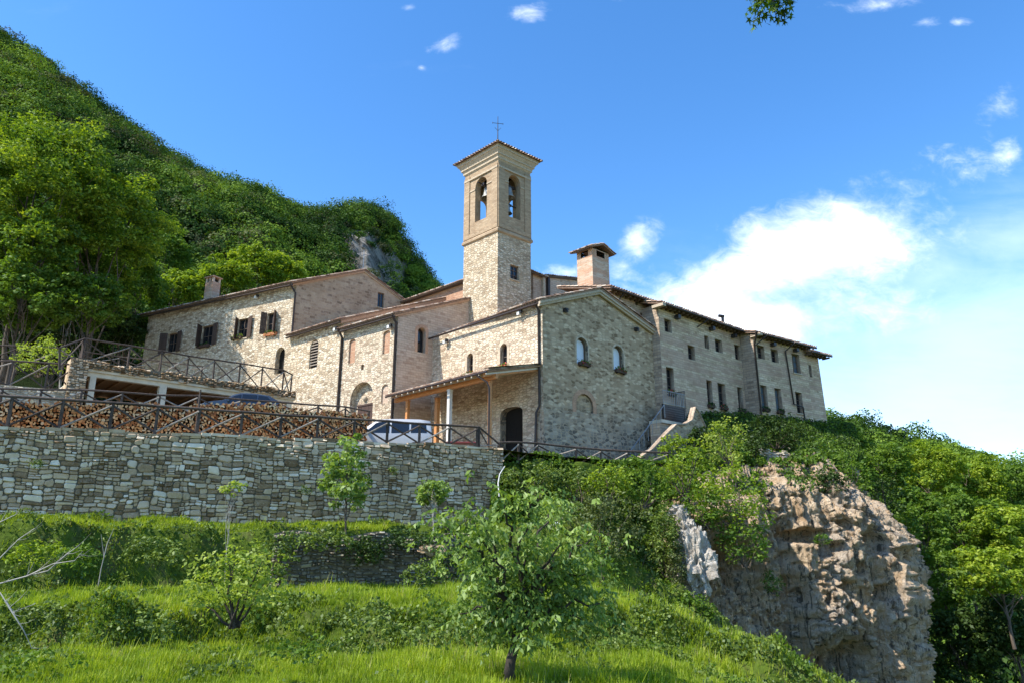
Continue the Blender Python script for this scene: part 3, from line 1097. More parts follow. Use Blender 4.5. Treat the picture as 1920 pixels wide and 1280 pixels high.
def flower_box(w, px, py, label, width=0.8, mat='terracotta', flower='flower_red', plant='leaf_mid', seed=0, droop=0.2):
    """planter hung under a window"""
    u, z = w.uv(px, py)
    random.seed(seed + 50)
    rng = np.random.default_rng(seed + 900)
    e = empty('flower_box', w.pt(u, z - 0.1, 0.15), label, 'flower box', 'flower boxes under the windows')
    mb = MB()
    o = w.pt(u - width / 2, z - 0.12, 0.02)
    a = v3(w.d * width, 0)
    b = v3(w.n * 0.24, 0)
    ins = v3(w.d * 0.03, 0)
    lo = [o + ins, o + a - ins, o + a - ins + b * 0.85, o + ins + b * 0.85]
    hi = [p + Vector((0, 0, 0.2)) for p in (o, o + a, o + a + b, o + b)]
    mb.face(lo[::-1], mat)
    for i in range(4):
        j = (i + 1) % 4
        mb.face([lo[i], lo[j], hi[j], hi[i]], mat)
    mb.face([p - Vector((0, 0, 0.03)) for p in hi], 'mortar_dark')
    mb.box(w.pt(u - width * .35, z - 0.18, 0.0), v3(w.d * 0.03, 0), v3(w.n * 0.2, 0), (0, 0, 0.05), 'metal_dark')
    mb.box(w.pt(u + width * .32, z - 0.18, 0.0), v3(w.d * 0.03, 0), v3(w.n * 0.2, 0), (0, 0, 0.05), 'metal_dark')
    mb.build('planter', e)
    N = 90
    C = np.stack([rng.uniform(-.5, .5, N) * width, rng.uniform(0.03, .30, N), rng.uniform(0.05, 0.28, N)], 1)
    C[:, 2] -= droop * rng.random(N) * (C[:, 1] > 0.2)
    base = np.array(w.pt(u, z, 0))
    W = base[None] + C[:, :1] * np.array([w.d.x, w.d.y, 0]) + C[:, 1:2] * np.array([w.n.x, w.n.y, 0]) + C[:, 2:] * np.array([0, 0, 1])
    V = leaves(W, rng.normal(size=(N, 3)), rng.uniform(0.08, 0.16, N), 0.7, rng=rng)
    quads_mesh('plant', V, ([plant, flower], (rng.random(N) < 0.3).astype(int)), rng.random(N), e)
    return e


def prism_back(mb, pts, z0, z1s, mat):
    """plain closing walls along open polyline pts with top heights z1s"""
    for i in range(len(pts) - 1):
        a, b = pts[i], pts[i + 1]
        L = (Vector(b[:2]) - Vector(a[:2])).length
        mb.face([v3(a, z0), v3(b, z0), v3(b, z1s[i + 1]), v3(a, z1s[i])], mat, [(0, z0), (L, z0), (L, z1s[i + 1]), (0, z1s[i])])


def rubble(mb, w, outline, mat, mortar='mortar_dark', maxw=0.62, maxh=0.34, minw=0.14, minh=0.09, holes=(), thick=0.07, gap=0.012, back=True, seed=3, topcap=None, relief=1.0):
    """individual irregular stones laid in a wall plane; outline gives z0(u), z1(u)"""
    random.seed(seed)
    u0, u1, z0f, z1f = outline
    if back:
        N = 24
        for i in range(N):
            a = u0 + (u1 - u0) * i / N
            b = u0 + (u1 - u0) * (i + 1) / N
            mb.face([w.pt(a, z0f(a), 0), w.pt(b, z0f(b), 0), w.pt(b, z1f(b), 0), w.pt(a, z1f(a), 0)], mortar)
    zmin = min(z0f(u0), z0f(u1))
    H = max(z1f(u0), z1f(u1)) - zmin
    todo = []
    x = u0
    while x < u1:
        ww = random.uniform(1.6, 3.0)
        todo.append((x, -0.05, min(x + ww, u1), H + 0.1))
        x += ww
    cells = []
    while todo:
        a, b, c, d = todo.pop()
        wd, ht = c - a, d - b
        th = random.uniform(minh * 1.3, maxh)
        tw = min(maxw, max(minw * 1.6, th * random.uniform(1.1, 3.0)))
        if ht > th and (ht / th >= wd / tw or ht > maxh * 2):
            s = b + ht * random.uniform(0.35, 0.65)
            todo += [(a, b, c, s), (a, s, c, d)]
        elif wd > tw:
            s = a + wd * random.uniform(0.32, 0.68)
            todo += [(a, b, s, d), (s, b, c, d)]
        else:
            cells.append((a, b, c, d))
    for (a, b, c, d) in cells:
        cu = (a + c) / 2
        zc0 = z0f(cu)
        zt = z1f(cu)
        h = b + (zt - zc0) / H * 0  # rows follow the footing
        lo, hi = zc0 + b, zc0 + d
        if hi > zt:
            hi = zt + random.uniform(-0.02, 0.02)
        if hi - lo < 0.05 or c - a < 0.06:
            continue
        bad = False
        for (hu0, hz0, hu1, hz1) in holes:
            if a < hu1 and c > hu0 and lo < hz1 and hi > hz0:
                bad = True
        if bad:
            continue
        g = gap * random.uniform(0.7, 1.6)
        wd, ht = (c - a) / 2 - g, (hi - lo) / 2 - g
        if wd < .02 or ht < .02:
            continue
        cz = (lo + hi) / 2
        k = min(wd, ht) * random.uniform(0.35, 0.8)
        ring = [(-wd + k, -ht), (wd - k * random.uniform(.5, 1.2), -ht), (wd, -ht + k * random.uniform(.4, 1.2)), (wd, ht - k * random.uniform(.4, 1.2)), (wd - k * random.uniform(.5, 1.2), ht), (-wd + k * random.uniform(.5, 1.2), ht),
                (-wd, ht - k * random.uniform(.4, 1.2)), (-wd, -ht + k * random.uniform(.4, 1.2))]
        j = min(wd, ht) * 0.16
        ring = [(p[0] + random.uniform(-j, j), p[1] + random.uniform(-j, j)) for p in ring]
        t0 = thick * random.uniform(0.55, 1.25)
        sk = random.uniform(-0.25, 0.25) * t0
        st = random.uniform(-0.4, 0.3) * t0
        def wp(x, y, o):
            ed = min(1.0, max(0.0, (zt - y) / 0.5))
            q = Vector((x * 1.1, y * 1.6, seed))
            return w.pt(x + 0.10 * noise.noise(q), y + 0.11 * noise.noise(q + Vector((7, 3, 0))) * ed, o)
        vs = [wp(cu + p[0], cz + p[1], -0.01) for p in ring]
        vs += [wp(cu + p[0] * 0.97, cz + p[1] * 0.96, t0 * 0.62 * relief + sk * p[0] / wd) for p in ring]
        vs += [wp(cu + p[0] * 0.74, cz + p[1] * 0.70, (t0 + sk * p[0] / wd + st * p[1] / ht) * relief) for p in ring]
        fs = []
        for L_ in (0, 8):
            for i in range(8):
                fs.append((L_ + i, L_ + (i + 1) % 8, L_ + 8 + (i + 1) % 8, L_ + 8 + i))
        fs.append(tuple(range(16, 24)))
        mb.mesh(vs, fs, mat, random.random(), smooth=False)


def fence(label, bases, h=1.05, group='rustic wooden fences', r=0.055, pale=0.35, seed=0, brace=True, tops=None, midrail=False):
    """bases: list of Vector post feet; X braces between posts"""
    random.seed(seed + 77)
    e = empty('wooden_fence', bases[0], label, 'fence', group)
    T = [b + Vector((0, 0, (h if not isinstance(h, (list, tuple)) else h[i]))) for i, b in enumerate(bases)] if tops is None else tops
    for i, b in enumerate(bases):
        mb = MB()
        mb.tube([b - Vector((0, 0, 0.1)), b.lerp(T[i], 0.5) + Vector((random.uniform(-.01, .01), 0, 0)), T[i] - Vector((0, 0, 0.02))], [r * 1.12, r * 1.05, r], 'fence_wood', 8, random.random())
        mb.build('post', e)
    for i in range(len(bases) - 1):
        mb = MB()
        a, b = T[i], T[i + 1]
        d = (b - a).normalized() * 0.08
        m = a.lerp(b, 0.5) + Vector((0, 0, random.uniform(-.02, .015)))
        mb.tube([a - d + Vector((0, 0, 0.03)), m + Vector((0, 0, 0.03)), b + d + Vector((0, 0, 0.03))], [r * 1.0, r * 0.95, r * 0.9], 'fence_wood', 8, random.random())
        mb.build('rail', e)
        if brace:
            fw = Vector((0, 0, 0))
            nrm = Vector(((b - a).y, -(b - a).x, 0)).normalized() * (r * 0.9)
            if nrm.dot(-a) < 0:
                nrm = -nrm
            lo0 = bases[i] + Vector((0, 0, 0.08))
            lo1 = bases[i + 1] + Vector((0, 0, 0.08))
            hi0 = a - Vector((0, 0, 0.08))
            hi1 = b - Vector((0, 0, 0.08))
            for k, (p, q, o) in enumerate(((lo0, hi1, 1.0), (hi0, lo1, -0.35))):
                mb = MB()
                dd = (q - p)
                mm = 'fence_pale' if (k == 0 and random.random() < pale + .3) or random.random() < pale * 0.3 else 'fence_wood'
                mb.tube([p + dd * 0.02 + nrm * o, p + dd * 0.5 + nrm * o, p + dd * 0.98 + nrm * o], r * 0.72, mm, 7, random.random())
                mb.build('brace', e)
        if midrail:
            mb = MB()
            mb.tube([bases[i].lerp(T[i], .5), bases[i + 1].lerp(T[i + 1], .5)], r * .8, 'fence_wood', 7, random.random())
            mb.build('rail', e)
    return e

# ================================================================== PLAN OF THE MONASTERY
VB, VA = 2600, -450
G1 = Vector((1.81, 42.0))
G2 = hit(G1, VB, 1222, 620)
G3 = hit(G1, VA, 812, 640)
dA = vpd(VA)            # away to the left
dB = vpd(VB)            # away to the right
dAv, dBv = v3(dA, 0), v3(dB, 0)
C1 = hit(G3, VB, 745, 640)
CE = hit(C1, VB, 880, 563)
C2 = hit(C1, -850, 643, 640)
C3 = hit(C2, -850, 547, 640)
T1 = hit(CE, VA, 933, 500)
T0 = hit(T1, VA, 870, 450)
T2 = hit(T1, VB, 995, 450)
L1 = C3
L2 = hit(L1, -1793, 275, 620)
LE = hit(L1, VB, 757, 560)
RC = G2 - dA * 0.63
R2 = hit(RC, VB, 1393, 700)
R3 = hit(R2, VA, 1413, 650)
R4 = hit(R3, 3040, 1515, 700)
R5 = hit(R4, 3040, 1537, 700)
UZ = Vector((0, 0, 1))

# ---------------------------------------------------------------- gable house (front wing)
gh = empty('gable_house', v3(G1, 5.2), 'grey stone house with a broad gable end, two arched windows and a lean-to porch', 'building')
wGA = Wall(G3, G1)
wGB = Wall(G1, G2)
zeL, zpk = 14.65, 16.45
zeR = 15.0
upk = (wGB.uv(1120, 545)[0])
mb = MB()
LA = wGA.L
ga_w = [arch_loop(wGA.box_uv(876, 662, 887, 703)), arch_loop(wGA.box_uv(938, 644, 951, 690))]
door = [(p[0], max(p[1], 5.0)) for p in arch_loop(wGA.box_uv(938, 762, 980, 850), rise=0.35)]
wGA.sheet(mb, [(0, 4.6), (LA, 4.6), (LA, zeL), (0, zeL)], ga_w + [door], 'stone_chapel')
for l in ga_w:
    wGA.reveal(mb, l, 0.35, 'stone_chapel')
wGA.reveal(mb, door, 0.5, 'stone_gable')
gb_w = [arch_loop(wGB.box_uv(1081, 633, 1102, 683)), arch_loop(wGB.box_uv(1150, 648, 1169, 695))]
niche = arch_loop(wGB.box_uv(1080, 738, 1112, 785), rise=0.9)
wGB.sheet(mb, [(0, 4.6), (wGB.L, 4.6), (wGB.L, zeR), (upk, zpk), (0, zeL)], gb_w + [niche], 'stone_gable')
for l in gb_w:
    wGB.reveal(mb, l, 0.32, 'stone_gable')
wGB.reveal(mb, niche, 0.14, 'stone_gable')
wGB.sheet(mb, niche, [], 'stone_gable', -0.14)
G2b = G2 + dA * 10.4
prism_back(mb, [G2, G2b, G3], 4.6, [zeR, zeR, zeL], 'stone_gable')
mb.build('wall', gh)
# battered foot of the corner
bt = MB()
u1 = 3.6
for (w_, ua, ub) in ((wGB, 0.0, 1.0), ):
    pass
k0 = wGB.pt(-0.42, 4.6, 0.42)
ptsL = [wGB.pt(-0.50, 4.6, 0.55), wGB.pt(8.9, 4.6, 0.55)]
ptsH = [wGB.pt(0.0, 8.1, 0.03), wGB.pt(8.9, 8.6, 0.03)]
segs = 14
for i in range(segs):
    t0, t1 = i / segs, (i + 1) / segs
    a, b = ptsL[0].lerp(ptsL[1], t0), ptsL[0].lerp(ptsL[1], t1)
    c, d = ptsH[0].lerp(ptsH[1], t1), ptsH[0].lerp(ptsH[1], t0)
    hz = 8.1 - 1.3 * abs(math.sin(i * 1.1)) * (0.4 if i else 0)
    bt.face([a, b, c, d], 'stone_gable', [(t0 * 9, 4.6), (t1 * 9, 4.6), (t1 * 9, 8.2), (t0 * 9, 8.2)])
lA = wGA.pt(LA + 0.50, 4.6, 0.12)
bt.face([ptsL[0], ptsH[0], wGA.pt(LA - 0.55, 8.0, 0.02), wGA.pt(LA - 0.75, 4.6, 0.16)], 'stone_gable', [(0, 4.6), (0, 8.1), (1.2, 8), (1.2, 4.6)])
bt.build('buttress', gh)
for l, bx in zip(ga_w, (1, 2)):
    window(gh, wGA, l, 0.3, 'window_glass', 'window_frame', (0, 1), 0.06, trim='mortar_trim', trimw=0.2)
for l in gb_w:
    o = window(gh, wGB, l, 0.28, 'pane_pale', 'window_frame', (0, 0), 0.10, trim='mortar_trim', trimw=0.12, label='arched window with a pale pane')
# door: dark recess with planked leaf
db = MB()
wGA.sheet(db, door, [], 'interior_dark', -0.48)
du0, du1 = min(p[0] for p in door), max(p[0] for p in door)
for i in range(4):
    a = du0 + 0.06 + i * (du1 - du0 - 0.12) / 4
    db.box(wGA.pt(a, 5.05, -0.47), v3(wGA.d * ((du1 - du0 - 0.12) / 4 - 0.015), 0), v3(wGA.n * 0.05, 0), (0, 0, 2.3), 'interior_dark')
db.build('door', gh)
# blind arch surround
tb = MB()
out = inset_loop(niche, -0.3)
for i in range(1, len(niche)):
    j = (i + 1) % len(niche)
    a, b, c, d = niche[i], niche[j], out[j], out[i]
    c = (c[0], max(c[1], niche[0][1]))
    d = (d[0], max(d[1], niche[0][1]))
    tb.face([wGB.pt(*a, 0.03), wGB.pt(*b, 0.03), wGB.pt(*c, 0.03), wGB.pt(*d, 0.03)], 'brick_trim', rnd=random.random())
    tb.face([wGB.pt(*a, 0.03), wGB.pt(*b, 0.03), wGB.pt(*b, -0.05), wGB.pt(*a, -0.05)], 'brick_trim')
    tb.face([wGB.pt(*d, 0.03), wGB.pt(*c, 0.03), wGB.pt(*c, 0.0), wGB.pt(*d, 0.0)], 'brick_trim')
tb.build('blind_arch', gh, )
rf = MB()
ov = 0.30
eL0 = wGB.pt(-0.42, zeL - 0.05, ov)
eL1 = wGB.pt(-0.42, zeL - 0.05, -10.6)
rk0 = wGB.pt(upk, zpk + 0.16, ov)
rk1 = wGB.pt(upk, zpk + 0.16, -10.6)
eR0 = wGB.pt(wGB.L + 0.2, zeR - 0.05, ov)
eR1 = wGB.pt(wGB.L + 0.2, zeR - 0.05, -10.6)
roof_plane(rf, eL0, eL1, rk1, rk0, 0.12)
roof_plane(rf, eR0, eR1, rk1, rk0, 0.12)
ro = rf.build('roof', gh)
# pale moulded verge
vg = MB()
for a, b in ((eL0, rk0), (rk0, eR0)):
    a2, b2 = a - UZ * 0.13, b - UZ * 0.13
    q = v3(wGB.n * -0.16, 0)
    vg.box(a2 - UZ * 0.16 + q * 0.1, b2 - a2, q, UZ * 0.155, 'mortar_trim')
    vg.box(a2 - UZ * 0.30 + q * 0.6, b2 - a2, q * 0.9, UZ * 0.138, 'mortar_trim')
vg.build('verge', gh)
gutter(gh, wGA.pt(-0.3, zeL - 0.26, 0.36), wGA.pt(LA + 0.1, zeL - 0.26, 0.36))
x_, z_ = wGA.uv(1012, 700)
pipe(gh, [wGA.pt(LA - 0.22, 14.5, 0.42), wGA.pt(LA - 0.22, 14.1, 0.1), wGA.pt(LA - 0.22, 8.3, 0.1), wGA.pt(LA - 0.35, 7.9, 0.24), wGA.pt(LA - 0.4, 5.0, 0.34)], 0.07)
spot(gh, wGA, 839, 640)
spot(gh, wGA, 978, 587)
for (x, y) in ((1058, 583), (1191, 618)):
    u, z = wGB.uv(x, y)
    mb = MB()
    mb.cbox(wGB.pt(u, z, 0.12), 0.24, 0.24, 0.24, 'metal_dark', math.atan2(wGB.d.y, wGB.d.x))
    mb.tube([wGB.pt(u, z, 0.0), wGB.pt(u, z, 0.3)], 0.08, 'metal_dark', 10)
    mb.build('floodlight', gh)

flower_box(wGA, 879, 704, 'long terracotta flower box under the small arched window above the porch roof', 0.95, seed=1)
flower_box(wGA, 945, 690, 'flower box with trailing pale green plants under the arched window nearest the corner pipe', 0.8, plant='leaf_yellow', seed=2)
flower_box(wGB, 1093, 683, 'dark flower box under the left arched window of the gable end', 1.0, 'door_wood', seed=3)
flower_box(wGB, 1161, 696, 'dark flower box under the right arched window of the gable end', 1.0, 'door_wood', seed=4)

# porch on the A side
PW = wGB.n  # unused
pdir = -dBv      # outwards from the GA wall roughly
Pe1 = G1 - dB * 4.05 - dA * 0.05
Pe1 = hit(Pe1, VA, 915, 705)
Pe0 = hit(Pe1, VA, 725, 750)
pze = 9.75
pzt = 10.72
W1 = hit(G1, VA, 1010, 700)
W0 = Pe0 + dB * ((Vector(G1) - Pe1).length)
W0 = W0
nA = Vector((wGA.n.x, wGA.n.y))
off = 0.03
pr = MB()
a, b = v3(Pe1, pze), v3(Pe0, pze)
dw = (Vector(W1) - Pe1)
t_ = (Vector(G1) + nA * off - Pe1).dot(nA) / dB.dot(nA)
b1 = Pe1 + dB * t_
b0 = Pe0 + dB * t_
roof_plane(pr, a, b, v3(b0, pzt), v3(b1, pzt), 0.09, soffit='porch_wood')
po = pr.build('porch_roof', gh)
ph = MB()
for i in range(16):
    s = (i + 0.3) / 16
    q = Pe1.lerp(Pe0, s)
    q2 = b1.lerp(b0, s)
    p0 = v3(q, pze - 0.22) + v3(dB * 0.03, 0)
    p1 = v3(q2, pzt - 0.22)
    ph.box(p0, v3(dA * 0.1, 0), p1 - p0, (0, 0, 0.115), 'porch_white')
ph.build('rafter_ends', po)
bm_ = MB()
q0 = Pe1 + dB * 0.55
q1 = Pe0 + dB * 0.55
zb = pze + (pzt - pze) * 0.55 / t_ - 0.24 - 0.26
bm_.box(v3(q0, zb), v3(q1 - q0, 0), v3(dB * 0.18, 0), (0, 0, 0.26), 'porch_wood')
bm_.build('beam', po)
b2_ = MB()
b2_.box(v3(Pe1 + dA * 0.25, pze - 0.32), v3((b1 - Pe1), pzt - pze), v3(dA * 0.16, 0), (0, 0, 0.2), 'porch_wood')
b2_.build('beam', po)


def porch_post(px, mat, off, s=0.2):
    base = Pe1 + dB * off
    h_ = hit(base, VA, px, 800)
    mb = MB()
    mb.cbox(v3(h_, 4.9 + (zb - 4.9) / 2), s, s, zb - 4.9, mat, math.atan2(dA.y, dA.x))
    mb.cbox(v3(h_, 5.0), s * 1.25, s * 1.25, 0.2, 'concrete', math.atan2(dA.y, dA.x))
    mb.cbox(v3(h_, zb - 0.05), s * 1.3, s * 1.15, 0.08, mat, math.atan2(dA.y, dA.x))
    mb.build('porch_post', gh)


porch_post(842, 'porch_white', 0.60, 0.22)
porch_post(819, 'porch_wood', 1.6, 0.24)
porch_post(763, 'porch_wood', 0.75, 0.2)
porch_post(918, 'porch_wood', 0.75, 0.16)
gutter(gh, v3(Pe1 - dB * 0.1, pze - 0.1), v3(Pe0 - dB * 0.1, pze - 0.1), 0.06)
pp = Pe1 + dB * 0.35 + dA * 0.2
pipe(gh, [v3(Pe1 - dB * 0.1 + dA * 0.9, pze - 0.12), v3(Pe1 + dA * 0.3 + dB * 0.2, pze - 0.6), v3(Pe1 + dA * 0.25 + dB * 0.3, pze - 0.9), v3(Pe1 + dA * 0.25 + dB * 0.3, 5.0)], 0.055)
# flat lead cover at the right end of the porch
fl = MB()
fl.face([v3(Pe1 - dA * 0.25 - dB * 0.1, pze + 0.12), v3(Pe1 + dA * 0.6, pze + 0.14), v3(b1 + dA * 0.6, pzt + 0.1), v3(b1 - dA * 0.2, pzt + 0.08)], 'metal_dark')
fl.build('flashing', po)

# ---------------------------------------------------------------- chapel: two lean-to aisles
ch = empty('chapel', v3(C1, 6.5), 'pale stone chapel aisle with bricked-up arched windows and a blind round arch', 'building')
wC1 = Wall(C2, C1)
wCB = Wall(C1, CE)
mb = MB()
zc1 = 15.62
zce = 18.05
L_ = wC1.L
n1 = arch_loop(wC1.box_uv(654, 636, 666, 680), rise=0.6)
n2 = arch_loop(wC1.box_uv(718, 620, 731, 662), rise=0.6)
n3 = arch_loop(wC1.box_uv(715, 720, 728, 755), rise=0.9)
n4 = [(p[0], p[1]) for p in arch_loop(wC1.box_uv(656, 716, 699, 800), 14)]
n5 = rect_loop(wC1.box_uv(677, 683, 682, 693))
wC1.sheet(mb, [(0, 5.0), (L_, 5.0), (L_, zc1), (0, zc1)], [n1, n2, n3, n4, n5], 'stone_chapel')
for l, d in ((n1, 0.12), (n2, 0.12), (n3, 0.1), (n4, 0.45), (n5, 0.25)):
    wC1.reveal(mb, l, d, 'stone_chapel')
wC1.sheet(mb, n1, [], 'brick_red', -0.12)
wC1.sheet(mb, n2, [], 'brick_red', -0.12)
wC1.sheet(mb, n3, [], 'stone_pink', -0.10)
wC1.sheet(mb, n4, [], 'stone_chapel', -0.45)
wC1.sheet(mb, n5, [], 'interior_dark', -0.25)
cw = arch_loop(wCB.box_uv(783, 614, 798, 661))
wCB.sheet(mb, [(0, 5.0), (wCB.L, 5.0), (wCB.L, zce), (0, zc1)], [cw], 'stone_pink')
wCB.reveal(mb, cw, 0.4, 'stone_pink')
CEb = CE + dA * 6
prism_back(mb, [CE, CEb], 5.0, [zce, zce], 'stone_pink')
mb.build('wall', ch)
window(ch, wCB, cw, 0.36, 'window_glass', 'window_frame', (0, 0), 0.05, trim='brick_trim', trimw=0.22)
dr = MB()
dl = rect_loop(wC1.box_uv(662, 758, 697, 800))
for i in range(5):
    a = dl[0][0] + (dl[1][0] - dl[0][0]) * i / 5
    dr.box(wC1.pt(a, dl[0][1], -0.44), v3(wC1.d * ((dl[1][0] - dl[0][0]) / 5 - 0.02), 0), v3(wC1.n * 0.08, 0), (0, 0, dl[2][1] - dl[0][1]), 'door_wood')
dr.box(wC1.pt(dl[0][0] - 0.05, dl[2][1], -0.44), v3(wC1.d * (dl[1][0] - dl[0][0] + 0.1), 0), v3(wC1.n * 0.12, 0), (0, 0, 0.12), 'door_wood')
dr.build('door', ch)
# small crest in the arch
u, z = wC1.uv(676, 745)
cr_ = MB()
cr_.lathe(wC1.pt(u, z, -0.42), [(0.02, -0.22), (0.16, -0.1), (0.2, 0.05), (0.14, 0.2), (0.02, 0.22)], 'mortar_trim', 12)
cr_.build('crest', ch)
rf = MB()
e0 = wC1.pt(-0.05, zc1 - 0.03, 0.45)
e1 = wC1.pt(L_ + 0.1, zc1 - 0.03, 0.45)
t0 = wCB.pt(wCB.L, zce + 0.14, 0.12)
t1 = t0 + v3(-wC1.d * (L_ + 0.2), 0)
roof_plane(rf, e1, e0, t1, t0, 0.12)
rf.build('roof', ch)
vg = MB()
vg.box(wCB.pt(-0.4, zc1 - 0.28, 0.0), v3(wCB.d * (wCB.L + 0.4), zce - zc1 + 0.2), v3(wCB.n * 0.1, 0), (0, 0, 0.12), 'brick_trim')
vg.build('verge', ch)
gutter(ch, wC1.pt(0, zc1 - 0.26, 0.4), wC1.pt(L_ + 0.05, zc1 - 0.26, 0.4))
pipe(ch, [wC1.pt(L_ - 0.1, zc1 - 0.15, 0.5), wC1.pt(L_ - 0.1, zc1 - 0.6, 0.1), wC1.pt(L_ - 0.1, 5.2, 0.1)], 0.09)
pipe(ch, [wC1.pt(0.0, zc1 - 0.1, 0.5), wC1.pt(0.0, zc1 - 0.6, 0.1), wC1.pt(0.0, 5.2, 0.1)], 0.09)
spot(ch, wC1, 734, 612)

# second aisle block, further left and a little higher
c2 = empty('chapel_annex', v3(C3, 6.5), 'pale stone annex with one tall barred arched window beside the shuttered house', 'building')
wD = Wall(C3, C2)
zd = 16.35
mb = MB()
dwn = arch_loop(wD.box_uv(581, 637, 596, 689))
wD.sheet(mb, [(0, 5.0), (wD.L, 5.0), (wD.L, zd), (0, zd)], [dwn], 'stone_house_wall')
wD.reveal(mb, dwn, 0.3, 'stone_house_wall')
C2e = hit(C2, VB, 835, 560)
wDB = Wall(C2, C2e)
zde = 20.05
lb = wDB.L
mb.face([wDB.pt(0, 12, 0), wDB.pt(lb, 12, 0), wDB.pt(lb, zde, 0), wDB.pt(0, zd, 0)], 'stone_pink', [(0, 12), (lb, 12), (lb, zde), (0, zd)])
prism_back(mb, [C2e, C2e + dA * 7], 8, [zde, zde], 'stone_pink')
mb.build('wall', c2)
window(c2, wD, dwn, 0.25, 'window_glass', 'window_frame', (0, 0), 0.05, grille=True)
rf = MB()
e0 = wD.pt(-0.25, zd - 0.03, 0.45)
e1 = wD.pt(wD.L + 0.12, zd - 0.03, 0.45)
t0 = wDB.pt(lb, zde + 0.12, 0.1)
t1 = t0 - v3(wD.d * (wD.L + .4), 0)
roof_plane(rf, e1, e0, t1, t0, 0.12)
rf.build('roof', c2)
vg = MB()
vg.box(wDB.pt(-0.3, zd - 0.34, 0.02), v3(wDB.d * (lb + 0.3), zde - zd + 0.17), v3(wDB.n * 0.12, 0), (0, 0, 0.22), 'brick_trim')
vg.build('verge', c2)
gutter(c2, wD.pt(-0.2, zd - 0.26, 0.4), wD.pt(wD.L + 0.05, zd - 0.26, 0.4))
spot(c2, wD, 633, 617)

# ---------------------------------------------------------------- nave behind
nv = empty('nave', v3(CE, 8), 'nave roof edge and warm pink wall rising between the chapel and the bell tower', 'building')
NR = CE + dB * 3.2
N0 = hit(NR, -612, 735, 575)
nz0 = ray(735, 575)[1] * N0.y
nz1 = ray(870, 531)[1] * hit(NR, -612, 870, 531).y
NQ = hit(NR, -612, 885, 531)
mb = MB()
wN = Wall(N0, NQ)
nzt = (nz0 + nz1) / 2
wN.sheet(mb, [(0, 8), (wN.L, 8), (wN.L, nzt - 0.1), (0, nzt - 0.1)], [], 'brick_red')
prism_back(mb, [NQ, NQ + dB * 9, N0 + dB * 9, N0], 8, [nzt] * 4, 'stone_pink')
mb.build('wall', nv)
rf = MB()
roof_plane(rf, wN.pt(-0.3, nzt, 0.45), wN.pt(wN.L, nzt, 0.45), wN.pt(wN.L, nzt + 1.2, -4.5), wN.pt(-0.3, nzt + 1.2, -4.5), 0.12)
rf.build('roof', nv)

# ---------------------------------------------------------------- shuttered house at left
lh = empty('stone_house', v3(L2, 8), 'long stone house with brown wooden shutters and a brick chimney at the left', 'building')
wL = Wall(L2, L1)
zl = 20.7
LL = wL.L
mb = MB()
lw = [rect_loop(wL.box_uv(*b)) for b in ((313, 625, 331, 660), (377, 611, 398, 648), (445, 598, 464, 634), (500, 587, 516, 625))]
ld = arch_loop(wL.box_uv(516, 651, 533, 700))
wL.sheet(mb, [(0, 8), (LL, 8), (LL, zl), (0, zl)], lw + [ld], 'stone_house_wall')
for l in lw:
    wL.reveal(mb, l, 0.3, 'stone_house_wall')
wL.reveal(mb, ld, 0.45, 'stone_house_wall')
wL.sheet(mb, ld, [], 'interior_dark', -0.45)
wLG = Wall(L1, LE)
ul, zlp = wLG.uv(683, 509)
_, zle = wLG.uv(757, 563)
gw = rect_loop(wLG.box_uv(708, 549, 720, 577))
wLG.sheet(mb, [(0, 9), (wLG.L, 9), (wLG.L, zle), (ul, zlp), (0, zl)], [gw], 'stone_gable_left')
wLG.reveal(mb, gw, 0.2, 'stone_gable_left')
bk = v3(wL.d * -1, 0)
Lb = Vector(LE) - wL.d * LL
prism_back(mb, [LE, Lb, L2], 8, [zle, zle, zl], 'stone_gable_left')
mb.build('wall', lh)
window(lh, wLG, gw, 0.16, 'window_glass', 'window_frame', (1, 0), 0.08, sill='mortar_trim')
for k, l in enumerate(lw):
    o = window(lh, wL, l, 0.24, 'window_glass', 'window_frame', (1, 1), 0.06, sill='mortar_trim')
    u0, z0, u1, z1 = l[0][0], l[0][1], l[1][0], l[2][1]
    wd = (u1 - u0) / 2 + 0.02
    # angles of the two leaves: fully open against the wall, or standing half open
    for side, ang in ((0, (150, 70, 62, 120)[k]), (1, (168, 165, 165, 120)[k])):
        sb = MB()
        hinge = wL.pt(u0 if side == 0 else u1, z0 - 0.05, 0.03)
        sgn = 1 if side == 0 else -1
        dirv = v3(wL.d * (math.cos(R(ang)) * sgn), 0) + v3(wL.n * math.sin(R(ang)), 0)
        thick = Vector((-dirv.y, dirv.x, 0)) * 0.045
        W_ = wd * 1.0
        for j in range(4):
            sb.box(hinge + dirv * (W_ * j / 4 + 0.005), dirv * (W_ / 4 - 0.012), thick, (0, 0, z1 - z0 + 0.1), 'shutter_wood', random.random())
        for zz in (0.2, 0.78):
            sb.box(hinge + dirv * 0.01 + thick * 1.0 + UZ * (z1 - z0) * zz, dirv * (W_ - 0.03), thick * 0.5, (0, 0, 0.1), 'shutter_wood', random.random())
        sb.build('shutter', o)
rf = MB()
ov = 0.62
A0 = wL.pt(-0.6, zl - 0.12, ov)
A1 = wL.pt(LL + 0.12, zl - 0.12, ov)
pk1 = wLG.pt(ul, zlp + 0.14, 0.12)
pk0 = pk1 - v3(wL.d * (LL + 0.8), 0)
B1 = wLG.pt(wLG.L + 0.1, zle - 0.02, 0.12)
B0 = B1 - v3(wL.d * (LL + 0.8), 0)
roof_plane(rf, A1, A0, pk0, pk1, 0.13)
roof_plane(rf, B1, B0, pk0, pk1, 0.13)
rfo = rf.build('roof', lh)
vg = MB()
a, b = wLG.pt(-0.5, zl - 0.42, 0), wLG.pt(ul, zlp - 0.1, 0)
vg.box(a, b - a, v3(wLG.n * 0.1, 0), (0, 0, 0.16), 'brick_trim')
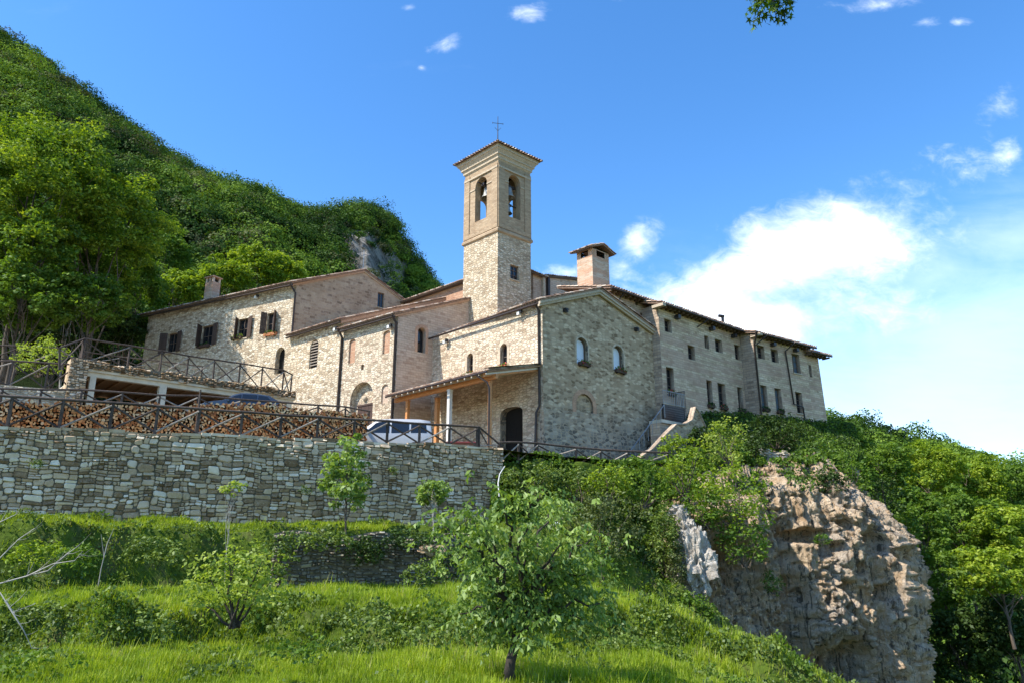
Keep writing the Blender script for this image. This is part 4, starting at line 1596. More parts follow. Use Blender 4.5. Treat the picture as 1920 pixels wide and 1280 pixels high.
a, b = wLG.pt(ul, zlp - 0.1, 0), wLG.pt(wLG.L + 0.1, zle - 0.22, 0)
vg.box(a, b - a, v3(wLG.n * 0.1, 0), (0, 0, 0.16), 'mortar_trim')
vg.build('verge', lh)
gutter(lh, wL.pt(-0.5, zl - 0.36, ov - 0.08), wL.pt(LL + 0.1, zl - 0.36, ov - 0.08))
pipe(lh, [wL.pt(LL - 0.06, zl - 0.3, ov), wL.pt(LL + 0.06, zl - 0.9, 0.12), wL.pt(LL + 0.06, 16.6, 0.12)], 0.08)
spot(lh, wL, 484, 557)
# brick chimney
cpos = wL.pt(wL.uv(374, 560)[0], 0, -1.2)
rzL = math.atan2(wL.d.y, wL.d.x)
cm = MB()
zc0, zc1_ = 20.6, 23.0
cm.cbox((cpos.x, cpos.y, (zc0 + zc1_) / 2), 0.95, 0.8, zc1_ - zc0, 'brick_chimney', rzL)
for sx in (-1, 1):
    for sy in (-1, 1):
        q = Vector((cpos.x, cpos.y, 0)) + v3(wL.d * 0.38 * sx, 0) + v3(wL.n * 0.31 * sy, 0)
        cm.cbox((q.x, q.y, zc1_ + 0.2), 0.18, 0.17, 0.4, 'brick_chimney', rzL)
q = Vector((cpos.x, cpos.y, 0))
cm.cbox((q.x, q.y, zc1_ + 0.2), 0.14, 0.74, 0.4, 'brick_chimney', rzL)
cm.cbox((q.x, q.y, zc1_ + 0.15), 0.6, 0.5, 0.28, 'interior_dark', rzL)
cm.cbox((q.x, q.y, zc1_ + 0.45), 1.15, 1.0, 0.1, 'brick_red', rzL)
cm.build('chimney', rfo)
# antenna on the ridge
pa = wLG.pt(ul - 0.05, 0, -0.15)
an = empty('antenna', (pa.x, pa.y, zlp), 'thin metal antenna mast on the ridge of the shuttered house', 'antenna')
mb = MB()
mb.tube([(pa.x, pa.y, zlp - 0.2), (pa.x, pa.y, zlp + 2.0)], 0.03, 'metal_grey', 6)
mb.build('mast', an)
mb = MB()
for zz, L_ in ((1.9, 0.6), (1.3, 0.9)):
    pass
for zz, L_ in ((1.6, 0.8),):
    for k in range(5):
        o_ = pa + dBv * ((k - 2) * 0.16)
        mb.tube([(o_.x - wL.d.x * L_ / 2, o_.y - wL.d.y * L_ / 2, zlp + zz), (o_.x + wL.d.x * L_ / 2, o_.y + wL.d.y * L_ / 2, zlp + zz)], 0.012, 'metal_grey', 4)
    mb.tube([pa + dBv * -0.45 + UZ * (zlp + zz), pa + dBv * 0.45 + UZ * (zlp + zz)], 0.015, 'metal_grey', 5)
mb.build('aerial', an)
flower_box(wL, 509, 627, 'bright terracotta flower box under the shuttered window nearest the gable corner', 1.3, seed=5, flower='leaf_mid')
flower_box(wL, 446, 634, 'flower box with bushy yellow-green plants under the third shuttered window', 1.2, 'door_wood', flower='leaf_yellow', plant='leaf_yellow', seed=6)
flower_box(wL, 384, 649, 'dark flower box under the second shuttered window from the left', 1.5, 'door_wood', flower='leaf_dark', plant='leaf_dark', seed=7)

# ---------------------------------------------------------------- bell tower
tw = empty('bell_tower', v3(T1, 14), 'tall square stone bell tower with a brick belfry and a cross on top', 'tower')
wTA = Wall(T0, T1)
wTB = Wall(T1, T2)
sA, sB = wTA.L, wTB.L
zl_, zc_ = 22.6, 28.35
T3 = Vector(T2) + (Vector(T0) - Vector(T1))
wTC = Wall(T2, T3, False)
wTD = Wall(T3, T0, False)
mb = MB()
tb_w = rect_loop(wTB.box_uv(957, 498, 973, 525))
wTA.sheet(mb, [(0, 12), (sA, 12), (sA, zl_), (0, zl_)], [], 'stone_tower')
wTB.sheet(mb, [(0, 12), (sB, 12), (sB, zl_), (0, zl_)], [tb_w], 'stone_tower')
wTB.reveal(mb, tb_w, 0.25, 'stone_tower')
prism_back(mb, [T2, T3, T0], 12, [zl_] * 3, 'stone_tower')
mb.build('wall', tw)
o = window(tw, wTB, tb_w, 0.2, 'window_glass', 'window_frame', (1, 2), 0.09, sill='mortar_trim')
bf = MB()
zb0, zb1 = ray(903, 409)[1] * 50.4, ray(903, 329)[1] * 50.4
for w_, S in ((wTA, sA), (wTB, sB), (wTC, wTC.L), (wTD, wTD.L)):
    hw_ = 0.66 if S > 3.5 else 0.60
    op = arch_loop((S / 2 - hw_, zb0, S / 2 + hw_, zb1) if w_ in (wTA, wTB) else (S / 2 - 0.5, zb0 + 0.3, S / 2 + 0.5, zb0 + 2.75), 12)
    w_.sheet(bf, [(0, zl_), (S, zl_), (S, zc_), (0, zc_)], [op], 'brick_belfry')
    w_.reveal(bf, op, 0.55, 'brick_belfry')
    w_.sheet(bf, [(0.0, zl_), (S, zl_), (S, zc_), (0.0, zc_)], [op], 'brick_belfry', -0.55)
    # corner pilasters and head band leaving a sunk panel
    for a, b in ((0, 0.62), (S - 0.62, S)):
        bf.box(w_.pt(a, zl_ + 0.3, 0.0), v3(w_.d * (b - a), 0), v3(w_.n * 0.075, 0), (0, 0, zc_ - zl_ - 0.55), 'brick_belfry')
    for a, b in ((0.62, S / 2 - hw_ - .01), (S / 2 + hw_ + .01, S - 0.62)):
        if b > a + .05:
            bf.box(w_.pt(a, zb1 - 0.85, 0.0), v3(w_.d * (b - a), 0), v3(w_.n * 0.05, 0), (0, 0, 0.1), 'mortar_trim')
    bf.box(w_.pt(0.0, 27.75, 0.0), v3(w_.d * S, 0), v3(w_.n * 0.11, 0), (0, 0, 0.14), 'mortar_trim')
    bf.box(w_.pt(0.62, zl_ + 0.30, 0.0), v3(w_.d * (S - 1.24), 0), v3(w_.n * 0.072, 0), (0, 0, 0.35), 'brick_belfry')
bf.build('belfry', tw)
fl = MB()
cT = (Vector(T0) + Vector(T2)) / 2
fl.face([v3(T0, zb0 - 0.2), v3(T1, zb0 - 0.2), v3(T2, zb0 - 0.2), v3(T3, zb0 - 0.2)], 'interior_dark')
fl.face([v3(T0, 28.2), v3(T1, 28.2), v3(T2, 28.2), v3(T3, 28.2)], 'interior_dark')
fl.build('floor', tw)


def ring(mb, z0, z1, o0, o1, mat):
    c = [Vector(T0), Vector(T1), Vector(T2), Vector(T3)]
    ct = sum(c, Vector((0, 0))) / 4

    def ex(o):
        out = []
        for i in range(4):
            p = c[i]
            e1 = (p - c[i - 1]).normalized()
            e2 = (p - c[(i + 1) % 4]).normalized()
            s_ = abs(e1.x * e2.y - e1.y * e2.x)
            out.append(p + (e1 + e2) * o / s_)
        return out
    a, b = ex(o0), ex(o1)
    for i in range(4):
        j = (i + 1) % 4
        mb.face([v3(a[i], z0), v3(a[j], z0), v3(b[j], z1), v3(b[i], z1)], mat, [(0, z0), (3.6, z0), (3.6, z1 + 0.01), (0, z1 + 0.01)])
    return a, b


cb = MB()
ring(cb, zl_ - 0.12, zl_ - 0.02, 0.0, 0.12, 'brick_belfry')
ring(cb, zl_ - 0.02, zl_ + 0.14, 0.12, 0.12, 'brick_belfry')
ring(cb, zl_ + 0.14, zl_ + 0.30, 0.12, 0.02, 'brick_belfry')
cb.build('string_course', tw)
cb = MB()
prev = 0.0
z = zc_
for (dz, o) in ((0.12, 0.08), (0.0001, 0.11), (0.14, 0.11), (0.16, 0.20), (0.0001, 0.24), (0.12, 0.24), (0.26, 0.40), (0.0001, 0.44), (0.16, 0.46), (0.0001, 0.5), (0.10, 0.5)):
    ring(cb, z, z + dz, prev, o, 'mortar_trim')
    z += dz
    prev = o
cb.build('cornice', tw)
rf = MB()
zt_ = z + 0.02
ap = v3(cT, zt_ + 1.25)
crn = []
c = [Vector(T0), Vector(T1), Vector(T2), Vector(T3)]
for i in range(4):
    p = c[i]
    e1 = (p - c[i - 1]).normalized()
    e2 = (p - c[(i + 1) % 4]).normalized()
    s_ = abs(e1.x * e2.y - e1.y * e2.x)
    crn.append(v3(p + (e1 + e2) * 0.60 / s_, zt_))
for i in range(4):
    a, b = crn[i], crn[(i + 1) % 4]
    rf.face([a, b, ap], 'roof_tile', rnd=0.4)
    rf.face([b - UZ * 0.07, a - UZ * 0.07, ap - UZ * 0.07], 'roof_tile', rnd=0.3)
    n_ = (b - a).cross(ap - a).normalized()
    if n_.z < 0:
        n_ = -n_
    S = (b - a).normalized()
    k = 17
    for q in range(k + 1):
        s = q / k
        e = a.lerp(b, s)
        # rows run up to the hip lines
        f = 1 - abs(2 * s - 1)
        up = ((ap - (a + b) / 2)) * f
        if up.length < 0.15:
            up = up.normalized() * 0.15 if up.length > 1e-3 else (ap - (a + b) / 2).normalized() * 0.15
        D = up.normalized()
        m_ = max(1, int(up.length / 0.42))
        for j in range(m_):
            p0 = e + up * (j / m_) - D * 0.08 + n_ * 0.02
            p1 = e + up * ((j + 1) / m_) + n_ * 0.01
            vs = []
            for (p, rr) in ((p0, 0.10), (p1, 0.08)):
                for m in range(6):
                    an_ = math.pi * m / 5
                    vs.append(p + S * math.cos(an_) * rr + n_ * math.sin(an_) * rr)
            rf.mesh(vs, [(m, m + 1, m + 7, m + 6) for m in range(5)], 'roof_tile', random.random(), smooth=True)
            if j == 0:
                rf.face(vs[:6], 'roof_tile', rnd=0.1)
    rf.tube([a + n_ * 0.03, ap + n_ * 0.03], 0.09, 'roof_tile', 7, 0.6)
rf.build('roof', tw)
# cross
cx = MB()
zx = zt_ + 1.2
yb = cT.y
ztop = ray(932, 219)[1] * yb
cx.tube([v3(cT, zx - 0.3), v3(cT, ztop)], [0.05, 0.022], 'metal_dark', 7)
cx.lathe(v3(cT, zx + 0.35), [(0.01, -0.16), (0.12, -0.08), (0.15, 0), (0.12, 0.08), (0.01, 0.16)], 'metal_dark', 10)
hc = ztop - 0.62
dd = (dAv * 0.2 + Vector((0.85, 0, 0))).normalized()
cx.tube([v3(cT, hc) - dd * 0.42, v3(cT, hc) + dd * 0.42], 0.022, 'metal_dark', 6)
for s in (-1, 1):
    cx.tube([v3(cT, hc) + dd * 0.42 * s - UZ * 0.07, v3(cT, hc) + dd * 0.42 * s + UZ * 0.07], 0.02, 'metal_dark', 5)
    cx.tube([v3(cT, ztop - 1.3) + dd * 0.0, v3(cT, ztop - 1.0) + dd * 0.25 * s], 0.014, 'metal_dark', 5)
cx.build('cross', tw)


def bell(x, y, z, s, label):
    e = empty('bell', (x, y, z), label, 'bell')
    mb = MB()
    mb.lathe((x, y, z), [(0.02 * s, 1.02 * s), (0.24 * s, 1.0 * s), (0.31 * s, 0.88 * s), (0.34 * s, 0.6 * s), (0.41 * s, 0.3 * s), (0.52 * s, 0.1 * s), (0.60 * s, 0.0), (0.55 * s, 0.0), (0.36 * s, 0.3 * s), (0.28 * s, 0.8 * s)], 'bronze', 22)
    mb.build('bell_body', e)
    mb = MB()
    mb.tube([(x, y, z + 0.7 * s), (x, y, z - 0.05 * s)], 0.03 * s, 'metal_dark', 6)
    mb.lathe((x, y, z), [(0.01, -0.14 * s), (0.08 * s, -0.05 * s), (0.01, 0.04 * s)], 'metal_dark', 8)
    mb.build('clapper', e)
    mb = MB()
    mb.cbox((x, y, z + 1.12 * s), 0.3 * s, 1.2 * s, 0.22 * s, 'metal_dark', math.atan2(dA.y, dA.x))
    mb.cbox((x, y, z + 1.12 * s), 2.0, 0.08, 0.08, 'metal_dark', math.atan2(dB.y, dB.x))
    mb.build('headstock', e)
    return e


mA = wTA.pt(sA / 2 + 0.1, 0, -0.62)
mB_ = wTB.pt(sB / 2 - 0.05, 0, -0.62)
bell(mA.x, mA.y, ray(903, 373)[1] * mA.y, 0.92, 'largest pale bronze bell, hanging in the left opening of the belfry')
bell(mB_.x, mB_.y, ray(960, 372)[1] * mB_.y, 0.85, 'upper dark bell in the right opening of the belfry')
mB2 = wTB.pt(sB / 2 - 0.28, 0, -0.55)
bell(mB2.x, mB2.y, ray(958, 401)[1] * mB2.y, 0.68, 'small lower bell in the right opening of the belfry')

# ---------------------------------------------------------------- connecting block behind the gable roof
M0 = hit(Vector(T2) + dB * 0.15 + dA * 0.8, VB, 1000, 540)
M1 = hit(M0, VB, 1095, 540)
mz0 = ray(1022, 519)[1] * hit(M0, VB, 1022, 519).y
mz1 = ray(1083, 523)[1] * hit(M0, VB, 1083, 523).y
bl = empty('link_building', v3(M0, 12), 'low reddish stone block with a dark eave between bell tower and big chimney', 'building')
wM = Wall(M0, M1)
mb = MB()
wM.sheet(mb, [(0, 12), (wM.L, 12), (wM.L, mz1), (0, mz0)], [], 'stone_pink')
prism_back(mb, [M0, M0 + dA * 6, M1 + dA * 6, M1], 12, [mz0, mz0, mz1, mz1], 'stone_pink')
for px in (1017, 1026):
    u, _ = wM.uv(px, 540)
    mb.box(wM.pt(u - 0.12, 12, 0.0), v3(wM.d * 0.2, 0), v3(wM.n * 0.25, 0), (0, 0, mz0 - 12.1), 'mortar_trim' if px < 1020 else 'pipe_dark')
mb.build('wall', bl)
rf = MB()
roof_plane(rf, wM.pt(-0.9, mz0 - 0.05, 0.35), wM.pt(1.1, mz0 - 0.15, 0.35), wM.pt(1.1, mz0 + 0.65, -1.4), wM.pt(-0.9, mz0 + 0.75, -1.4), 0.12)
roof_plane(rf, wM.pt(1.15, mz0 + 0.05, 0.18), wM.pt(wM.L, mz1 + 0.1, 0.18), wM.pt(wM.L, mz1 + 0.25, -3.4), wM.pt(1.15, mz0 + 0.25, -3.4), 0.12)
rf.build('roof', bl)

# ---------------------------------------------------------------- big banded chimney
K1 = Vector((ray(1111, 500)[0] * 48.6, 48.6))
kA0 = hit(K1, VA, 1082, 500)
kB1 = hit(K1, VB, 1142, 500)
bc = empty('chimney_stack', v3(K1, 15.5), 'large square chimney of banded brick and stone with a tiled cap behind the gable', 'chimney')
wKA = Wall(kA0, K1)
wKB = Wall(K1, kB1)
kz = ray(1111, 480)[1] * 48.6
mb = MB()
wKA.sheet(mb, [(0, 15), (wKA.L, 15), (wKA.L, kz), (0, kz)], [], 'brick_chimney')
wKB.sheet(mb, [(0, 15), (wKB.L, 15), (wKB.L, kz), (0, kz)], [], 'brick_chimney')
K3 = kB1 + (kA0 - K1)
prism_back(mb, [kB1, K3, kA0], 15, [kz] * 3, 'brick_chimney')
mb.face([v3(kA0, kz), v3(K1, kz), v3(kB1, kz), v3(K3, kz)], 'interior_dark')
mb.build('stack', bc)
mb = MB()
kc = (K1 + K3) / 2
hz = kz + 0.62
for w_ in (wKA, wKB, Wall(kB1, K3, False), Wall(K3, kA0, False)):
    S = w_.L
    op = rect_loop((S * 0.26, kz + 0.12, S * 0.74, kz + 0.56))
    w_.sheet(mb, [(0, kz), (S, kz), (S, hz), (0, hz)], [op], 'brick_chimney')
    w_.reveal(mb, op, 0.22, 'interior_dark')
    w_.sheet(mb, [(0, kz), (S, kz), (S, hz), (0, hz)], [op], 'interior_dark', -0.22)
mb.build('vent', bc)
rf = MB()
ex_ = [kc + (p - kc) * 1.42 for p in (kA0, K1, kB1, K3)]
mA0, mA1 = (ex_[0] + ex_[3]) / 2, (ex_[1] + ex_[2]) / 2
# ridge runs along A, gable towards B viewer
r0, r1 = (ex_[0] + ex_[3]) / 2, (ex_[1] + ex_[2]) / 2
roof_plane(rf, v3(ex_[0], hz), v3(ex_[1], hz), v3(r1, hz + 0.48), v3(r0, hz + 0.48), 0.1, 0.2, 0.09)
roof_plane(rf, v3(ex_[3], hz), v3(ex_[2], hz), v3(r1, hz + 0.48), v3(r0, hz + 0.48), 0.1, 0.2, 0.09)
rf.build('cap', bc)

# ---------------------------------------------------------------- long wing on the rock
lg = empty('long_wing', v3(RC, 8), 'long banded stone wing with many small windows, standing along the cliff edge', 'building')
wR1 = Wall(hit(G2 + dA * 0.75, VB, 1130, 540), hit(G2 + dA * 0.75, VB, 1216, 560))
wRs = Wall(RC, RC + dA * 1.4)
wR2 = Wall(RC, R2)
wR2s = Wall(R2, R3)
wR3 = Wall(R3, R4)
wR4 = Wall(R4, R5)
zr1 = 17.25
zr = 16.62
zr3 = 16.30
zr4 = 15.75
mb = MB()
r1h = [rect_loop(wR1.box_uv(*b)) for b in ((1191, 565, 1197, 573), (1176, 574, 1183, 582), (1201, 589, 1215, 607))]
wR1.sheet(mb, [(0, 9), (wR1.L, 9), (wR1.L, zr1), (0, zr1)], r1h, 'stone_wing')
r2h = [rect_loop(wR2.box_uv(*b)) for b in ((1246, 599, 1259, 623), (1290, 648, 1303, 674), (1321, 630, 1329, 653), (1341, 637, 1354, 660), (1378, 647, 1389, 674),
                                          (1250, 689, 1264, 737), (1326, 713, 1336, 760), (1347, 719, 1361, 764), (1384, 726, 1393, 770))]
wR2.sheet(mb, [(0, 7), (wR2.L, 7), (wR2.L, zr), (0, zr)], r2h, 'stone_wing')
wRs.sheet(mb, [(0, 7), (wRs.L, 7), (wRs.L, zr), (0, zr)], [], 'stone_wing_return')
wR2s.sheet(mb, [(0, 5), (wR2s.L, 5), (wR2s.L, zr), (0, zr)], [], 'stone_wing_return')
r3h = [rect_loop(wR3.box_uv(*b)) for b in ((1420, 648, 1433, 672), (1446, 655, 1459, 679), (1486, 664, 1500, 699), (1427, 722, 1439, 766), (1454, 728, 1466, 770), (1493, 735, 1505, 774))]
wR3.sheet(mb, [(0, 5), (wR3.L, 5), (wR3.L, zr3), (0, zr3)], r3h, 'stone_wing')
r4h = [rect_loop(wR4.box_uv(1517, 684, 1522, 706))]
# end wall leans out a little towards its foot
wR4.sheet(mb, [(0, 5), (wR4.L + 0.55, 5), (wR4.L, zr4), (0, zr4)], r4h, 'stone_wing')
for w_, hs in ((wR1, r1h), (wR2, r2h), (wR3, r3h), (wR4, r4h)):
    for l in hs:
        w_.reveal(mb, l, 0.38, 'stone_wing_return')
for l in r1h[:2]:
    wR1.sheet(mb, l, [], 'interior_dark', -0.38)
back = dA * 9
R5b = Vector(R5)
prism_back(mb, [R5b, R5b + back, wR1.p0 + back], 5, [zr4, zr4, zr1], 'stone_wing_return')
mb.build('wall', lg)
window(lg, wR1, r1h[2], 0.3, 'window_glass', 'window_frame', (0, 1), 0.08)
for w_, hs in ((wR2, r2h), (wR3, r3h), (wR4, r4h)):
    for l in hs:
        tall = (l[2][1] - l[1][1]) > 1.3
        window(lg, w_, l, 0.32, 'pane_blue' if hs is r3h and tall and l is not hs[5] else 'window_glass', 'window_frame', (0 if (l[1][0] - l[0][0]) < .5 else 1, 2 if tall else 1), 0.06, sill='mortar_trim' if tall else None)


def eave(w, z, ua, ub, ov, rise=0.9, run=4.5, name='roof', thick=0.13, brk=True):
    rf = MB()
    roof_plane(rf, w.pt(ua, z - 0.02, ov), w.pt(ub, z - 0.02, ov), w.pt(ub, z + run * 0.3, -run), w.pt(ua, z + run * 0.3, -run), thick, 0.25)
    o = rf.build(name, lg)
    br = MB()
    n_ = int((ub - ua) / 0.5)
    for i in range(n_ + 1):
        u = ua + 0.1 + (ub - ua - 0.3) * i / n_
        br.box(w.pt(u, z - 0.29, -0.02), v3(w.d * 0.1, 0), v3(w.n * (ov - 0.05), 0), (0, 0, 0.13), 'soffit_wood')
    br.build('rafter_ends', o)
    g = MB()
    g.tube([w.pt(ua, z - 0.13, ov + 0.07), w.pt(ub, z - 0.13, ov + 0.07)], 0.075, 'pipe_dark', 8)
    g.build('gutter', o)
    return o


eave(wR1, zr1, 0.2, wR1.L + 1.0, 0.55)
eave(wR2, zr, -0.35, wR2.L + 0.3, 0.55)
eave(wR3, zr3, -0.4, wR3.L + 0.6, 0.55)
eave(wR4, zr4 + 0.1, -0.3, wR4.L + 0.8, 0.7, thick=0.12)
lb_ = MB()
for w_, z, us in ((wR2, zr, (1.9, 6.1, 9.0)), (wR3, zr3, (2.2, 5.1)), ):
    for u in us:
        lb_.cbox(w_.pt(u, z - 0.55, 0.22), 0.3, 0.36, 0.26, 'metal_dark', math.atan2(w_.d.y, w_.d.x))
        lb_.box(w_.pt(u - 0.05, z - 0.5, 0.0), v3(w_.d * 0.1, 0), v3(w_.n * 0.1, 0), (0, 0, 0.1), 'metal_dark')
lb_.build('floodlight', lg)
bb = MB()
bb.box(wR2.pt(-0.1, zr - 0.34, -0.2), v3(wR2.d * -0.35, 0), v3(wR2.n * 0.95, 0), (0, 0, 0.2), 'mortar_trim')
bb.build('eave_bracket', lg)
bb = MB()
bb.box(wR3.pt(0.0, zr3 - 0.36, 0.0), v3(wR3.d * -0.3, 0), v3(wR3.n * 0.9, 0), (0, 0, 0.2), 'mortar_trim')
bb.build('eave_bracket', lg)
pipe(lg, [wR3.pt(-0.5, zr3 - 0.1, 0.8), wR3.pt(-0.02, zr3 - 0.9, 0.1), wR3.pt(0.06, 8.5, 0.12)], 0.08)
pipe(lg, [wR3.pt(0.9, zr3 - 0.1, 0.75), wR3.pt(0.06, zr3 - 0.95, 0.12)], 0.05)
u, _ = wR3.uv(1475, 700)
pipe(lg, [wR3.pt(u + 0.5, zr3 - 0.1, 0.8), wR3.pt(u, zr3 - 0.8, 0.1), wR3.pt(u + 0.35, 11.3, 0.12), wR3.pt(u + 1.5, 11.2, 0.12), wR3.pt(u + 1.6, 10, 0.12)], 0.06)
pipe(lg, [wR2.pt(5.0, zr - 0.15, 0.78), wR2.pt(4.4, zr - 0.75, 0.08)], 0.045)
pipe(lg, [wR1.pt(1.6, zr1 - 0.12, 0.6), wR1.pt(1.35, zr1 - 0.7, 0.12), wR1.pt(1.3, zr1 - 1.3, 0.1)], 0.05)
# flue pipe on the roof
fpu, _ = wR2.uv(1369, 610)
fp = wR2.pt(fpu, 0, -0.6)
mb = MB()
zf = ray(1369, 601)[1] * fp.y + 0.3
mb.tube([(fp.x, fp.y, zf - 2.2), (fp.x, fp.y, zf), ], 0.11, 'metal_dark', 10)
mb.tube([(fp.x + 0.1, fp.y, zf + 0.02), (fp.x - 0.32, fp.y - 0.1, zf + 0.05)], 0.12, 'metal_dark', 10)
mb.build('flue', lg)
for i, (w_, px, py, lab) in enumerate(((wR2, 1257, 738, 'small flower box under the tall window above the stair landing'),
                                       (wR2, 1331, 761, 'flower box under the narrow tall window, first right of the stair landing'),
                                       (wR2, 1355, 765, 'flower box under the tall window next to the narrow one on the long wing'),
                                       (wR2, 1389, 772, 'dark overflowing flower box beside the shadowed wall return of the long wing'),
                                       (wR3, 1434, 768, 'flower box under the first blue-grey tall window right of the drainpipe'),
                                       (wR3, 1461, 772, 'flower box under the second tall window right of the drainpipe'))):
    flower_box(w_, px, py, lab, (0.75, 0.7, 0.85, 0.9, 0.8, 0.8)[i], 'door_wood', flower=('flower_red', 'leaf_dark', 'flower_red', 'leaf_dark', 'leaf_dark', 'leaf_dark')[i], plant='leaf_dark' if i else 'leaf_mid', seed=20 + i)

# ================================================================== GROUND
WL0 = Vector((-18.96, 27.2))
WL1 = Vector((-0.8, 37.0))
wdir = (WL1 - WL0).normalized()


def sst(x, a, b):
    t = min(1, max(0, (x - a) / (b - a)))
    return t * t * (3 - 2 * t)


def wall_top(x):
    return 4.56 + (5.18 - 4.56) * (x - WL0.x) / (WL1.x - WL0.x)


def low_ground(x, y):
    """terraced slope in front of the big wall, falling away to the right"""
    n1 = fb(x * 0.35, y * 0.35, 1.7, 4)
    n2 = fb(x * 1.1, y * 1.1, 5.2, 4)
    wob = 1.0 * fb(x * 0.30, 3.3, 0, 4)
    yw = WL0.y + (x - WL0.x) * (wdir.y / wdir.x)       # wall foot
    e1 = yw - 3.9 - 0.02 * x + wob * 0.8                              # lip of first terrace
    e1 = min(e1, 31.5)
    e2 = 15.6 + 0.05 * x + wob * 1.4                   # lip of the second
    z = -1.72 + 0.10 * n1
    z += sst(y, e2 - 0.7, e2 + 0.15) * (0.66 + 0.12 * n1)
    z -= sst(y, e2 + 0.3, e1 - 1) * 0.10
    z += sst(y, e1 - 0.6, e1 + 0.15) * (2.12 + 0.12 * n1)
    z += sst(y, e1 + 0.2, yw) * 0.25
    bank = sst(y, e2 - 1.2, e2 - .2) * (1 - sst(y, e2, e2 + .7)) + sst(y, e1 - 1.0, e1 - .2) * (1 - sst(y, e1, e1 + .5))
    z += 0.42 * n2 * bank + 0.07 * n2
    # falls away on the right-hand side, towards the foot of the cliff
    xr = 2.6 + 0.05 * (y - 20)
    if x > xr:
        d = x - xr
        z -= d * 0.30 + 0.018 * d * d * (1 + 0.1 * n1)
        up = sst(y, e1 - .75, e1 + .25) * 1.9 * sst(x, xr, xr + 4)
        z -= up * 0.8
        z += 0.35 * n2 * sst(x, xr, xr + 3)
    return max(z, -26 + n1)


def make_ground():
    xs = np.concatenate([np.arange(-42, -20, 0.7), np.arange(-20, 13, 0.22), np.arange(13, 60, 0.8), np.arange(60, 140, 5)])
    ys = np.concatenate([np.arange(-8, 8, 1.0), np.arange(8, 36, 0.2), np.arange(36, 60, 0.8), np.arange(60, 130, 4)])
    P = np.zeros((len(ys), len(xs), 3))
    for j, y in enumerate(ys):
        for i, x in enumerate(xs):
            P[j, i] = (x, y, low_ground(x, y) if y < 60 else max(-26, low_ground(x, 60)))
    o = grid_mesh('ground', P, 'soil')
    o['kind'] = 'structure'
    return xs, ys, P[:, :, 2]


GX, GY, GZ = make_ground()
mbg = MB()
S_ = 3000
mbg.face([(-S_, -S_, -27), (S_, -S_, -27), (S_, S_, -27), (-S_, S_, -27)], 'soil')
o = mbg.build('valley_ground')
o['kind'] = 'structure'

# upper yard behind the big wall, rising to the second level
front = [Vector((-45, 14.0)), WL0 + Vector((-9, -4.86)), WL0, WL0.lerp(WL1, .5), WL1, Vector((2.2, 38.6)), Vector((6.5, 40.6)), Vector((9.5, 42.2)), Vector((12.0, 44.5)), Vector((15.0, 46.2)), Vector((19.5, 48.4)), Vector((24.0, 52.5)), Vector((26.8, 56.5))]
zf_ = [4.0, 4.3, 4.52, 4.85, 5.12, 4.95, 4.9, 5.0, 5.6, 5.6, 5.8, 6.4, 7.2]
backp = [Vector((-60, 60)), Vector((-45, 60)), Vector((-36, 64)), Vector((-22, 62)), Vector((-6, 60)), Vector((0, 58)), Vector((5, 58)), Vector((9, 58)), Vector((13, 62)), Vector((18, 66)), Vector((22, 68)), Vector((27, 70)), Vector((31, 68))]
zb_ = [8.0, 7.7, 7.6, 7.4, 6.5, 6.0, 6.0, 6.0, 9.8, 10.0, 10.2, 10.3, 10.2]


def yard_point(i, t):
    k = min(int(i), len(front) - 2)
    f = i - k
    a = front[k].lerp(front[k + 1], f)
    b = backp[k].lerp(backp[k + 1], f)
    za = zf_[k] * (1 - f) + zf_[k + 1] * f
    zb = zb_[k] * (1 - f) + zb_[k + 1] * f
    if i > 7.2:
        tt = sst(t, 0.0, 0.45)
    elif i > 3.6:
        tt = t
    else:
        tt = sst(t, 0.10, 0.13) * 0.45 + t * 0.55
    p = a.lerp(b, t)
    z = za + (zb - za) * tt
    return p.x, p.y, z


NI, NJ = 150, 60
P = np.zeros((NJ, NI, 3))
for j in range(NJ):
    for i in range(NI):
        ii = i / (NI - 1) * (len(front) - 1)
        x, y, z = yard_point(ii, j / (NJ - 1))
        r_ = sst(ii, 7.5, 9)
        P[j, i] = (x, y, z + 0.25 * r_ * fb(x * .5, y * .5, 9, 4))
o = grid_mesh('yard', P, 'yard_gravel')
o['kind'] = 'structure'

# ------------------------------------------------------------------ big retaining wall of rough stone
wW = Wall(WL0 - wdir * 8, WL1 + wdir * 0.4)
rw = empty('retaining_wall', v3(WL0, 1.4), 'tall dry-laid wall of rough grey stones below the firewood stack, grass at its foot', 'wall')


def rw_top(u):
    p = wW.p0 + wW.d * u
    return wall_top(p.x) + 0.05 * math.sin(u * 1.3) - 0.02


def rw_bot(u):
    p = wW.p0 + wW.d * u
    return min(1.2, low_ground(p.x, p.y - 0.3)) - 0.25


mb = MB()
rubble(mb, wW, (0, wW.L, rw_bot, rw_top), 'rubble_stone', maxw=0.7, maxh=0.36, minw=0.13, minh=0.10, thick=0.08, gap=0.007, seed=5)
# return face at the right-hand end and coping
mb.build('stone_face', rw)
wWe = Wall(WL1 + wdir * 0.4, WL1 + wdir * 0.4 + Vector((-wdir.y, wdir.x)) * 3.2, True)
mb = MB()
rubble(mb, wWe, (0, 3.2, lambda u: -1.2, lambda u: 5.2), 'rubble_stone', maxw=0.5, maxh=0.26, thick=0.07, seed=6)
mb.build('end_face', rw)
mb = MB()
random.seed(4)
u = 0.0
while u < wW.L - 0.2:
    l_ = random.uniform(0.35, 0.8)
    z0 = rw_top(u + l_ / 2) - 0.04
    mb.box(wW.pt(u + 0.01, z0, -0.55), v3(wW.d * (l_ - 0.02), random.uniform(-.015, .015)), v3(wW.n * random.uniform(0.58, 0.66), 0), (0, 0, random.uniform(0.07, 0.13)), 'rubble_stone', random.random())
    u += l_
mb.build('coping', rw)

